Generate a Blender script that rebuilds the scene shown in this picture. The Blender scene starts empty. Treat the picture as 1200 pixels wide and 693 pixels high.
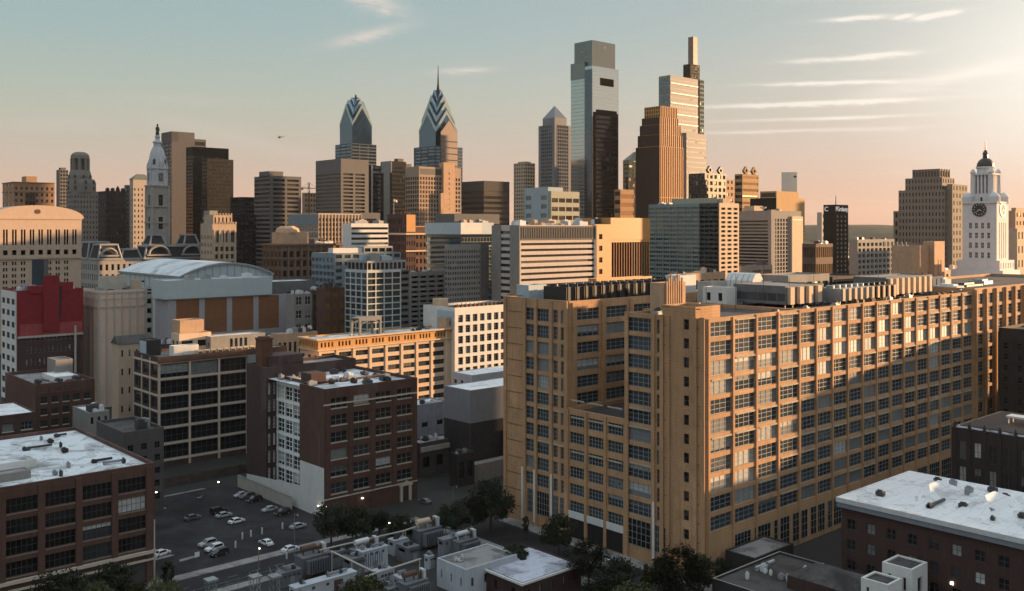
import bpy, math, random
from math import radians, sin, cos, tan, atan2, sqrt, pi
from mathutils import Vector, Matrix
SC = bpy.context.scene
COL = SC.collection
RND = random.Random(7)

# ---------------------------------------------------------------- camera
# World axes follow the street grid: +X runs along the long streets (away, right), +Y along the cross streets (away, left).
F, CX, HY, H, ANG = 1130.0, 600.0, 268.0, 82.0, radians(48)
CA, SA = cos(ANG), sin(ANG)
cam = bpy.data.objects.new('camera', bpy.data.cameras.new('camera'))
COL.objects.link(cam)
cam.location = (0, 0, H)
cam.rotation_euler = (radians(90), 0, ANG - radians(90))
cam.data.sensor_width = 36.0
cam.data.lens = F / 1200.0 * 36.0
cam.data.shift_y = (HY - 346.5) / 1200.0
cam.data.clip_start = 1.0
cam.data.clip_end = 40000.0
SC.camera = cam

# ---------------------------------------------------------------- light
SUN_OFF, SUN_EL = radians(-17), radians(6.0)     # sun bearing from +X, and its height
sun_dir = Vector((cos(SUN_OFF) * cos(SUN_EL), sin(SUN_OFF) * cos(SUN_EL), sin(SUN_EL)))
sl = bpy.data.lights.new('sun', 'SUN')
sl.energy = 5.0
sl.angle = radians(0.9)
sl.color = (1.0, 0.61, 0.31)
so = bpy.data.objects.new('sun', sl)
COL.objects.link(so)
so.rotation_euler = sun_dir.to_track_quat('Z', 'Y').to_euler()
SC.view_settings.view_transform = 'Standard'
SC.view_settings.look = 'None'
SC.view_settings.exposure = 1.6
SC.view_settings.gamma = 1.0
SC.view_settings.use_curve_mapping = False
SC.cycles.max_bounces = 6
SC.cycles.diffuse_bounces = 3
SC.cycles.glossy_bounces = 3
SC.cycles.transmission_bounces = 2
SC.cycles.volume_bounces = 1
SC.cycles.caustics_reflective = False
SC.cycles.caustics_refractive = False
SC.cycles.use_denoising = True
SC.cycles.sample_clamp_indirect = 4.0

W = bpy.data.worlds.new('World')
SC.world = W
W.use_nodes = True
NT = W.node_tree
NT.nodes.clear()


def lin(r, g, b):
    f = lambda c: (c / 255 / 12.92) if c / 255 <= 0.04045 else ((c / 255 + 0.055) / 1.055) ** 2.4
    return (f(r), f(g), f(b), 1.0)


def mth(nt, op, a, b=None, c=None):
    n = nt.nodes.new('ShaderNodeMath')
    n.operation = op
    for i, v in enumerate((a, b, c)):
        if v is None:
            continue
        if isinstance(v, (int, float)):
            n.inputs[i].default_value = v
        else:
            nt.links.new(v, n.inputs[i])
    return n.outputs[0]


def mixc(nt, fac, a, b, mode='MIX'):
    n = nt.nodes.new('ShaderNodeMix')
    n.data_type = 'RGBA'
    n.blend_type = mode
    n.clamp_factor = True
    for s, v in (('Factor', fac), ('A', a), ('B', b)):
        idx = {'Factor': 0, 'A': 6, 'B': 7}[s]
        if isinstance(v, (int, float)):
            n.inputs[idx].default_value = v
        elif isinstance(v, tuple):
            n.inputs[idx].default_value = v
        else:
            nt.links.new(v, n.inputs[idx])
    return n.outputs[2]


def ramp(nt, x, stops):
    n = nt.nodes.new('ShaderNodeValToRGB')
    e = n.color_ramp.elements
    while len(e) < len(stops):
        e.new(0.5)
    for k, (p, c) in zip(e, stops):
        k.position = p
        k.color = c
    nt.links.new(x, n.inputs[0])
    return n.outputs[0]


def noise(nt, vec, scale, detail=4, rough=0.55, dist=0.0):
    n = nt.nodes.new('ShaderNodeTexNoise')
    n.inputs['Scale'].default_value = scale
    n.inputs['Detail'].default_value = detail
    n.inputs['Roughness'].default_value = rough
    n.inputs['Distortion'].default_value = dist
    if vec is not None:
        nt.links.new(vec, n.inputs['Vector'])
    return n.outputs['Fac']


def build_sky():
    nt = NT
    tc = nt.nodes.new('ShaderNodeTexCoord').outputs['Generated']

    def dot(v):
        n = nt.nodes.new('ShaderNodeVectorMath')
        n.operation = 'DOT_PRODUCT'
        nt.links.new(tc, n.inputs[0])
        n.inputs[1].default_value = v
        return n.outputs['Value']
    fx, rx, ux = dot((CA, SA, 0)), dot((SA, -CA, 0)), dot((0, 0, 1))
    az = mth(nt, 'MULTIPLY', mth(nt, 'ARCTAN2', rx, fx), 180 / pi)            # degrees, clockwise from the main view bearing
    el = mth(nt, 'MULTIPLY', mth(nt, 'ARCSINE', mth(nt, 'MINIMUM', mth(nt, 'MAXIMUM', ux, -1.0), 1.0)), 180 / pi)
    t = mth(nt, 'DIVIDE', mth(nt, 'MAXIMUM', el, 0.0), 60.0)
    away = ramp(nt, t, [(0.0, lin(240, 194, 172)), (1.5 / 60, lin(233, 197, 178)), (4 / 60, lin(216, 200, 184)), (7 / 60, lin(196, 203, 188)),
                        (11 / 60, lin(174, 199, 198)), (15 / 60, lin(162, 195, 203)), (26 / 60, (.78, .93, 1.02, 1)), (1.0, (1.02, 1.18, 1.30, 1))])
    near = ramp(nt, t, [(0.0, lin(236, 184, 158)), (2 / 60, lin(242, 196, 174)), (4.5 / 60, lin(238, 208, 196)), (8 / 60, lin(230, 217, 207)),
                        (12 / 60, lin(210, 209, 203)), (17 / 60, lin(196, 199, 198)), (30 / 60, (.84, .97, 1.05, 1)), (1.0, (1.02, 1.18, 1.30, 1))])
    d = mth(nt, 'SUBTRACT', az, 66.0)
    g = mth(nt, 'POWER', 2.718, mth(nt, 'MULTIPLY', mth(nt, 'MULTIPLY', d, d), -1 / (2 * 38.0 ** 2)))
    col = mixc(nt, mth(nt, 'MULTIPLY', g, 1.35), away, near)
    # warm glow round the low sun
    de = mth(nt, 'SUBTRACT', el, 8.6)
    d2 = mth(nt, 'SUBTRACT', az, 33.5)
    gl = mth(nt, 'POWER', 2.718, mth(nt, 'ADD', mth(nt, 'MULTIPLY', mth(nt, 'MULTIPLY', d2, d2), -1 / (2 * 7.4 ** 2)),
                                     mth(nt, 'MULTIPLY', mth(nt, 'MULTIPLY', de, de), -1 / (2 * 4.6 ** 2))))
    col = mixc(nt, mth(nt, 'MULTIPLY', gl, 0.95), col, (1.25, 1.2, 1.1, 1))
    # high thin cloud streaks
    cv = nt.nodes.new('ShaderNodeCombineXYZ')
    nt.links.new(mth(nt, 'MULTIPLY', az, 0.10), cv.inputs[0])
    nt.links.new(mth(nt, 'MULTIPLY', el, 1.0), cv.inputs[1])
    n1 = noise(nt, cv.outputs[0], 1.5, 7, 0.62, 0.5)
    cv2 = nt.nodes.new('ShaderNodeCombineXYZ')
    nt.links.new(mth(nt, 'MULTIPLY', az, 0.35), cv2.inputs[0])
    nt.links.new(mth(nt, 'ADD', mth(nt, 'MULTIPLY', el, 1.3), mth(nt, 'MULTIPLY', az, 0.12)), cv2.inputs[1])
    n2 = noise(nt, cv2.outputs[0], 2.2, 6, 0.65, 0.8)
    tot = None

    def wisp(a0, e0, sa_, se, tilt, amp, src):
        nonlocal tot
        x = mth(nt, 'DIVIDE', mth(nt, 'SUBTRACT', az, a0), sa_)
        y = mth(nt, 'DIVIDE', mth(nt, 'SUBTRACT', mth(nt, 'SUBTRACT', el, e0), mth(nt, 'MULTIPLY', mth(nt, 'SUBTRACT', az, a0), tilt)), se)
        # the noise frays the edge
        y = mth(nt, 'ADD', y, mth(nt, 'MULTIPLY', mth(nt, 'SUBTRACT', src, 0.5), 3.2))
        e = mth(nt, 'POWER', 2.718, mth(nt, 'MULTIPLY', mth(nt, 'ADD', mth(nt, 'MULTIPLY', x, x), mth(nt, 'MULTIPLY', y, y)), -0.7))
        e = mth(nt, 'MULTIPLY', mth(nt, 'MULTIPLY', e, amp), mth(nt, 'MULTIPLY', src, 1.9))
        tot = e if tot is None else mth(nt, 'ADD', tot, e)
    for w_ in WISPS:
        wisp(*w_[:6], n1 if w_[6] else n2)
    hi = mth(nt, 'MULTIPLY', mth(nt, 'MAXIMUM', mth(nt, 'SUBTRACT', n1, 0.55), 0.0), 0.7)
    hi = mth(nt, 'MULTIPLY', hi, mth(nt, 'MINIMUM', mth(nt, 'MAXIMUM', mth(nt, 'DIVIDE', mth(nt, 'ADD', az, 6.0), 25.0), 0.25), 1.2))
    ccol = mixc(nt, mth(nt, 'MINIMUM', mth(nt, 'MAXIMUM', mth(nt, 'DIVIDE', mth(nt, 'ADD', az, 12.0), 34.0), 0.0), 1.0), lin(232, 222, 212), (1.22, 1.12, 1.0, 1))
    col = mixc(nt, mth(nt, 'MINIMUM', mth(nt, 'ADD', tot, hi), 0.9), col, ccol)
    sky = nt.nodes.new('ShaderNodeTexSky')
    sky.sky_type = 'NISHITA'
    sky.sun_disc = False
    sky.sun_elevation = SUN_EL
    sky.sun_rotation = atan2(sun_dir.x, sun_dir.y)
    sky.altitude = 100
    sky.dust_density = 2.0
    k = SKY_GAIN / (2 ** SC.view_settings.exposure * 0.1)
    v = nt.nodes.new('ShaderNodeVectorMath')
    v.operation = 'SCALE'
    nt.links.new(col, v.inputs[0])
    v.inputs['Scale'].default_value = k
    out = mixc(nt, 0.06, v.outputs[0], sky.outputs[0])
    bg = nt.nodes.new('ShaderNodeBackground')
    bg.inputs['Strength'].default_value = 0.1
    nt.links.new(out, bg.inputs['Color'])
    wo = nt.nodes.new('ShaderNodeOutputWorld')
    nt.links.new(bg.outputs[0], wo.inputs['Surface'])


SKY_GAIN = 0.83
HAZE = 1.0e-5
# bearing, height, half length, half thickness (degrees), tilt, strength, long-grained
WISPS = [(17.6, 7.05, 4.6, .10, .0, 1.6, 0), (18.5, 8.15, 2.8, .085, -.02, 1.4, 0), (20.8, 9.5, 1.4, .12, .03, 1.6, 0), (23.3, 11.4, .55, .10, .10, 1.9, 0), (22.1, 11.5, .4, .09, .12, 1.6, 0), (24.3, 11.5, .5, .10, .10, 1.8, 0),
         (19.8, 11.6, 1.3, .10, .0, 1.3, 0), (17.6, 9.45, 1.4, .10, .0, .7, 0), (18.2, 6.2, 4.2, .07, .0, .8, 1), (16.0, 5.55, 5.0, .08, .0, .55, 1), (27.5, 8.6, 5.0, .35, .16, .9, 1),
         (-8.4, 13.2, 1.5, .42, -.25, .95, 0), (-8.6, 11.2, 1.7, .26, .24, .85, 0), (-2.9, 9.3, 1.3, .14, .06, .75, 0),
         (-16.5, 5.3, 4.0, .35, -.22, .28, 1), (-25.5, 5.6, 2.5, .30, .05, .2, 1), (26.5, 13.2, 6.0, .5, .0, .5, 1), (-19., 7.2, 3.0, .25, .0, .18, 1)]
build_sky()

# ---------------------------------------------------------------- image pixels and estimated depths to world coordinates


def P(px, d):
    l = d * (px - CX) / F
    return (d * CA + l * SA, d * SA - l * CA)


def gd(y):
    return F * H / (y - HY)


def G(px, y, z=0.0):
    return P(px, F * (H - z) / (y - HY))


def dep(c):
    return c[0] * CA + c[1] * SA


def lat(c):
    return c[0] * SA - c[1] * CA


def wx(c, px):
    t = (px - CX) / F
    return (t * dep(c) - lat(c)) / (SA - t * CA)


def vy(c, px):
    t = (px - CX) / F
    return (lat(c) - t * dep(c)) / (t * SA + CA)


def zat(y, d):
    return H - (y - HY) * d / F

# ---------------------------------------------------------------- materials


MATS = {}


def newmat(name):
    m = bpy.data.materials.new(name)
    m.use_nodes = True
    return m, m.node_tree, m.node_tree.nodes['Principled BSDF']


def wallm(name, rgb, rough=0.88, var=0.35, streak=0.35, scale=0.35, tint=None, metal=0.0, fine=0.0, spec=0.3):
    """a weathered surface: broad patches, vertical run-off streaks and a fine grain"""
    if name in MATS:
        return MATS[name]
    m, nt, b = newmat(name)
    tc = nt.nodes.new('ShaderNodeTexCoord').outputs['Object']
    n1 = noise(nt, tc, scale, 5, 0.6)
    mp = nt.nodes.new('ShaderNodeMapping')
    mp.inputs['Scale'].default_value = (1.3, 1.3, 0.09)
    nt.links.new(tc, mp.inputs['Vector'])
    n2 = noise(nt, mp.outputs[0], 1.0, 4, 0.6)
    n3 = noise(nt, tc, 3.5 if not fine else fine, 3, 0.7)
    c = (rgb[0], rgb[1], rgb[2], 1)
    dk = tuple(max(0, v * (1 - var)) for v in rgb) + (1,)
    t2 = tint or tuple(v * (1 - streak) for v in rgb)
    col = mixc(nt, mth(nt, 'MULTIPLY', mth(nt, 'SUBTRACT', n1, 0.32), 2.2), dk, c)
    col = mixc(nt, mth(nt, 'MULTIPLY', mth(nt, 'MAXIMUM', mth(nt, 'SUBTRACT', n2, 0.5), 0.0), 2.6), col, tuple(t2[:3]) + (1,))
    col = mixc(nt, 0.45, col, mixc(nt, n3, (0.35, 0.35, 0.35, 1), (1.35, 1.35, 1.35, 1)), 'MULTIPLY') if True else col
    nt.links.new(col, b.inputs['Base Color'])
    b.inputs['Roughness'].default_value = rough
    b.inputs['Metallic'].default_value = metal
    b.inputs['Specular IOR Level'].default_value = spec
    MATS[name] = m
    return m


def brickm(name, rgb, course=0.75, patch=0.16, amt=0.34, rough=.9):
    """brickwork: patched and re-pointed areas, dark courses, run-off below the sills and soot"""
    if name in MATS:
        return MATS[name]
    m, nt, b = newmat(name)
    tc = nt.nodes.new('ShaderNodeTexCoord').outputs['Object']
    mp = nt.nodes.new('ShaderNodeMapping')
    mp.inputs['Scale'].default_value = (1.0, 1.0, 0.45)
    nt.links.new(tc, mp.inputs['Vector'])
    vo = nt.nodes.new('ShaderNodeTexVoronoi')
    vo.inputs['Scale'].default_value = patch
    vo.distance = 'CHEBYCHEV'
    nt.links.new(mp.outputs[0], vo.inputs['Vector'])
    sc_ = nt.nodes.new('ShaderNodeSeparateColor')
    nt.links.new(vo.outputs['Color'], sc_.inputs[0])
    c = tuple(rgb) + (1,)
    col = mixc(nt, mth(nt, 'MULTIPLY', sc_.outputs[0], amt), c, tuple(v * k for v, k in zip(rgb, (.62, .60, .60))) + (1,))
    col = mixc(nt, mth(nt, 'MULTIPLY', mth(nt, 'GREATER_THAN', sc_.outputs[1], .90), .35), col, tuple(min(1, v * 1.3 + .05) for v in rgb) + (1,))
    n1 = noise(nt, tc, .22, 6, .65)
    col = mixc(nt, mth(nt, 'MULTIPLY', mth(nt, 'MAXIMUM', mth(nt, 'SUBTRACT', n1, .5), 0.0), 2.4), col, tuple(v * .52 for v in rgb) + (1,))
    mp2 = nt.nodes.new('ShaderNodeMapping')
    mp2.inputs['Scale'].default_value = (2.2, 2.2, .10)
    nt.links.new(tc, mp2.inputs['Vector'])
    n2 = noise(nt, mp2.outputs[0], 1.0, 5, .65)
    col = mixc(nt, mth(nt, 'MULTIPLY', mth(nt, 'MAXIMUM', mth(nt, 'SUBTRACT', n2, .52), 0.0), 3.0), col, tuple(v * .45 for v in rgb) + (1,))
    col = mixc(nt, mth(nt, 'MULTIPLY', mth(nt, 'MAXIMUM', mth(nt, 'SUBTRACT', .40, n2), 0.0), 2.2), col, tuple(min(1, v * 1.15 + .10) for v in rgb) + (1,))
    sx = nt.nodes.new('ShaderNodeSeparateXYZ')
    nt.links.new(tc, sx.inputs[0])
    co = mth(nt, 'LESS_THAN', mth(nt, 'FRACT', mth(nt, 'DIVIDE', sx.outputs[2], course)), .16)
    col = mixc(nt, mth(nt, 'MULTIPLY', co, .30), col, tuple(v * .5 for v in rgb) + (1,))
    n3 = noise(nt, tc, 2.2, 5, .75)
    col = mixc(nt, .62, col, mixc(nt, n3, (.3, .3, .3, 1), (1.4, 1.4, 1.4, 1)), 'MULTIPLY')
    nt.links.new(col, b.inputs['Base Color'])
    b.inputs['Roughness'].default_value = rough
    b.inputs['Specular IOR Level'].default_value = .2
    MATS[name] = m
    return m


def roofm(name, rgb, stain, amt=0.5, scale=0.12, rough=0.8, tear=0.0):
    """flat membrane or gravel roof: big stained patches, seams and speckle"""
    if name in MATS:
        return MATS[name]
    m, nt, b = newmat(name)
    tc = nt.nodes.new('ShaderNodeTexCoord').outputs['Object']
    n1 = noise(nt, tc, scale, 6, 0.65, 0.6)
    n2 = noise(nt, tc, scale * 7, 4, 0.7)
    f = mth(nt, 'MULTIPLY', mth(nt, 'MAXIMUM', mth(nt, 'SUBTRACT', n1, 0.62 - amt * 0.25), 0.0), 5.0)
    col = mixc(nt, mth(nt, 'MINIMUM', f, 1.0), tuple(rgb) + (1,), tuple(stain) + (1,))
    col = mixc(nt, mth(nt, 'MULTIPLY', mth(nt, 'MAXIMUM', mth(nt, 'SUBTRACT', n2, 0.52), 0.0), 1.6), col, tuple(v * 0.45 for v in rgb) + (1,))
    sx = nt.nodes.new('ShaderNodeSeparateXYZ')
    nt.links.new(tc, sx.inputs[0])
    seam = mth(nt, 'LESS_THAN', mth(nt, 'FRACT', mth(nt, 'MULTIPLY', sx.outputs[1], 0.42)), 0.07)
    col = mixc(nt, mth(nt, 'MULTIPLY', seam, 0.35), col, tuple(v * 0.5 for v in rgb) + (1,))
    n4 = noise(nt, tc, scale * 1.7, 3, 0.5)
    ring = mth(nt, 'LESS_THAN', mth(nt, 'ABSOLUTE', mth(nt, 'SUBTRACT', n4, 0.60)), 0.012)
    col = mixc(nt, mth(nt, 'MULTIPLY', ring, 0.55), col, tuple(v * 0.8 for v in stain) + (1,))
    col = mixc(nt, mth(nt, 'MULTIPLY', mth(nt, 'GREATER_THAN', n4, 0.60), 0.22), col, tuple(v * 0.9 for v in stain) + (1,))
    nt.links.new(col, b.inputs['Base Color'])
    b.inputs['Roughness'].default_value = rough
    b.inputs['Specular IOR Level'].default_value = 0.12
    MATS[name] = m
    return m


def glassm(name, rgb=(0.018, 0.022, 0.026), rough=0.12, blind=0.3, bcol=(0.30, 0.31, 0.30), metal=0.0, spec=0.6, dirt=0.25, lit=0.0, wob=0.0):
    """window glass; a share of the panes shows blinds or grime, picked per window"""
    if name in MATS:
        return MATS[name]
    m, nt, b = newmat(name)
    geo = nt.nodes.new('ShaderNodeNewGeometry')
    oi = nt.nodes.new('ShaderNodeObjectInfo')
    r = mth(nt, 'FRACT', mth(nt, 'ADD', geo.outputs['Random Per Island'], oi.outputs['Random']))
    tc = nt.nodes.new('ShaderNodeTexCoord').outputs['Object']
    nz = noise(nt, tc, 1.1, 3, 0.6)
    pick = mth(nt, 'MULTIPLY', mth(nt, 'MAXIMUM', mth(nt, 'SUBTRACT', r, 1.0 - blind), 0.0), 1.0 / max(blind, 0.01))
    sx = nt.nodes.new('ShaderNodeSeparateXYZ')
    nt.links.new(nt.nodes.new('ShaderNodeTexCoord').outputs['Generated'], sx.inputs[0])
    drop = mth(nt, 'FRACT', mth(nt, 'MULTIPLY', r, 23.7))                          # how far the blind comes down
    low = mth(nt, 'GREATER_THAN', sx.outputs[2], mth(nt, 'SUBTRACT', 1.0, mth(nt, 'ADD', mth(nt, 'MULTIPLY', drop, 1.1), 0.15)))
    pick = mth(nt, 'MULTIPLY', mth(nt, 'MULTIPLY', pick, low), mth(nt, 'ADD', mth(nt, 'MULTIPLY', nz, 1.2), 0.2))
    col = mixc(nt, pick, tuple(rgb) + (1,), tuple(bcol) + (1,))
    r2 = mth(nt, 'FRACT', mth(nt, 'MULTIPLY', r, 7.31))
    col = mixc(nt, mth(nt, 'MULTIPLY', r2, dirt), col, tuple(v * 3.0 + 0.02 for v in rgb) + (1,))
    nt.links.new(col, b.inputs['Base Color'])
    nt.links.new(mth(nt, 'ADD', mth(nt, 'MULTIPLY', pick, 0.4), rough), b.inputs['Roughness'])
    b.inputs['Metallic'].default_value = metal
    b.inputs['Specular IOR Level'].default_value = spec
    wob = wob or 0.06
    if wob:
        bp = nt.nodes.new('ShaderNodeBump')
        bp.inputs['Strength'].default_value = wob
        bp.inputs['Distance'].default_value = 0.3
        nt.links.new(noise(nt, tc, 0.12 if wob > .1 else 0.5, 3, 0.5), bp.inputs['Height'])
        nt.links.new(bp.outputs[0], b.inputs['Normal'])
    MATS[name] = m
    return m


def plain(name, rgb, rough=0.6, metal=0.0, emit=0.0, spec=0.4):
    if name in MATS:
        return MATS[name]
    m, nt, b = newmat(name)
    tc = nt.nodes.new('ShaderNodeTexCoord').outputs['Object']
    n = noise(nt, tc, 1.7, 4, 0.6)
    col = mixc(nt, n, tuple(v * 0.72 for v in rgb) + (1,), tuple(min(1, v * 1.22) for v in rgb) + (1,))
    nt.links.new(col, b.inputs['Base Color'])
    b.inputs['Roughness'].default_value = rough
    b.inputs['Metallic'].default_value = metal
    b.inputs['Specular IOR Level'].default_value = spec
    if emit:
        b.inputs['Emission Color'].default_value = tuple(rgb) + (1,)
        b.inputs['Emission Strength'].default_value = emit
    MATS[name] = m
    return m

# ---------------------------------------------------------------- mesh builder


class MB:
    def __init__(s):
        s.v, s.f, s.m = [], [], []

    def poly(s, pts, mi=0):
        n = len(s.v)
        s.v.extend(pts)
        s.f.append(tuple(range(n, n + len(pts))))
        s.m.append(mi)

    def box(s, x0, x1, y0, y1, z0, z1, mi=0, bottom=True):
        n = len(s.v)
        s.v += [(x0, y0, z0), (x1, y0, z0), (x1, y1, z0), (x0, y1, z0), (x0, y0, z1), (x1, y0, z1), (x1, y1, z1), (x0, y1, z1)]
        fs = [(0, 1, 5, 4), (1, 2, 6, 5), (2, 3, 7, 6), (3, 0, 4, 7), (4, 5, 6, 7)] + ([(3, 2, 1, 0)] if bottom else [])
        for f in fs:
            s.f.append(tuple(n + i for i in f))
            s.m.append(mi)

    def prism(s, pts, z0, z1, mi=0, top=None):
        """vertical prism over a polygon (counter-clockwise); top may be another ring of the same length"""
        n = len(s.v)
        k = len(pts)
        tp = top or pts
        s.v += [(x, y, z0) for x, y in pts] + [(x, y, z1) for x, y in tp]
        for i in range(k):
            j = (i + 1) % k
            s.f.append((n + i, n + j, n + k + j, n + k + i))
            s.m.append(mi)
        s.f.append(tuple(n + k + i for i in range(k)))
        s.m.append(mi)
        s.f.append(tuple(n + i for i in reversed(range(k))))
        s.m.append(mi)

    def loft(s, cx, cy, prof, n=16, mi=0, rot=0.0, sq=False):
        """solid of revolution (or of square rings when n is 4) from (radius, z) pairs"""
        base = len(s.v)
        for r, z in prof:
            for i in range(n):
                a = rot + 2 * pi * i / n
                s.v.append((cx + r * cos(a), cy + r * sin(a), z))
        for k in range(len(prof) - 1):
            for i in range(n):
                j = (i + 1) % n
                s.f.append((base + k * n + i, base + k * n + j, base + (k + 1) * n + j, base + (k + 1) * n + i))
                s.m.append(mi)
        s.f.append(tuple(base + i for i in reversed(range(n))))
        s.m.append(mi)
        t = base + (len(prof) - 1) * n
        s.f.append(tuple(t + i for i in range(n)))
        s.m.append(mi)

    def tube(s, a, b, r0, r1=None, n=6, mi=0):
        r1 = r0 if r1 is None else r1
        a, b = Vector(a), Vector(b)
        q = (b - a).normalized()
        u = q.orthogonal().normalized()
        w = q.cross(u)
        base = len(s.v)
        for p, r in ((a, r0), (b, r1)):
            for i in range(n):
                t = 2 * pi * i / n
                s.v.append(tuple(p + (u * cos(t) + w * sin(t)) * r))
        for i in range(n):
            j = (i + 1) % n
            s.f.append((base + i, base + j, base + n + j, base + n + i))
            s.m.append(mi)
        s.f.append(tuple(base + i for i in reversed(range(n))))
        s.m.append(mi)
        s.f.append(tuple(base + n + i for i in range(n)))
        s.m.append(mi)

    def mesh(s, name, mats, smooth=False):
        me = bpy.data.meshes.new(name)
        me.from_pydata(s.v, [], s.f)
        for m in mats if isinstance(mats, (list, tuple)) else [mats]:
            me.materials.append(m)
        me.polygons.foreach_set('material_index', s.m)
        if smooth:
            me.polygons.foreach_set('use_smooth', [True] * len(s.f))
        me.update()
        return me


def link(name, me, parent=None, loc=None, rz=0.0):
    o = bpy.data.objects.new(name, me)
    COL.objects.link(o)
    if parent is not None:
        o.parent = parent
    if loc is not None:
        o.location = loc
    if rz:
        o.rotation_euler = (0, 0, rz)
    return o


def structure(name, mb, mats, kind='structure', label=None):
    o = link(name, mb.mesh(name, mats))
    o['kind'] = kind
    if label:
        o['label'] = label
    return o


def copy_tree(o, parent=None):
    c = o.copy()
    COL.objects.link(c)
    if parent is not None:
        c.parent = parent
    for ch in list(o.children):
        copy_tree(ch, c)
    return c


WINMESH = {}


def win_geo(mb, w, h, bars, fr, place=None, sill=False):
    """glass sheet with frame bars; x across, z up, outward is -y"""
    t = place or (lambda x, y, z: (x, y, z))

    def q(a, b, c, d, mi):
        mb.poly([t(*a), t(*b), t(*c), t(*d)], mi)
    q((0, 0, 0), (w, 0, 0), (w, 0, h), (0, 0, h), 0)
    if bars:
        nx, nz = bars

        def bar(x0, x1, z0, z1, y=-0.07):
            q((x0, y, z0), (x1, y, z0), (x1, y, z1), (x0, y, z1), 1)
            q((x0, 0, z0), (x0, y, z0), (x0, y, z1), (x0, 0, z1), 1)
            q((x1, y, z0), (x1, 0, z0), (x1, 0, z1), (x1, y, z1), 1)
            q((x0, y, z1), (x1, y, z1), (x1, 0, z1), (x0, 0, z1), 1)
        bar(0, w, 0, fr)
        bar(0, w, h - fr, h)
        for i in range(nx + 1):
            x = i * w / nx
            bar(max(0, x - fr / 2), min(w, x + fr / 2), fr, h - fr, -0.066)
        for j in range(1, nz):
            z = j * h / nz
            bar(0, w, z - fr * 0.4, z + fr * 0.4, -0.06)
    if sill:
        q((-.15, -.5, -.28), (w + .15, -.5, -.28), (w + .15, -.5, 0), (-.15, -.5, 0), 2)
        q((-.15, -.5, 0), (w + .15, -.5, 0), (w + .15, 0, 0), (-.15, 0, 0), 2)
        q((-.15, 0, -.28), (w + .15, 0, -.28), (w + .15, -.5, -.28), (-.15, -.5, -.28), 2)


class FS:
    """a facade: n bays by f storeys, openings w by h of a bay, with margins and window style"""

    def __init__(s, n, f, w=0.6, h=0.6, zb=0.0, zt=0.0, um=0.0, um2=None, sub=1, gap=0.12, bars=None, fr=0.10, g='glass', fm='frame_dark', rec=0.35, v=0.5,
                 pier=None, band=None, pm=None, skip=None, sill=None, name='window', altg=None):
        s.__dict__.update(locals())
        s.um2 = um if um2 is None else um2


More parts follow.
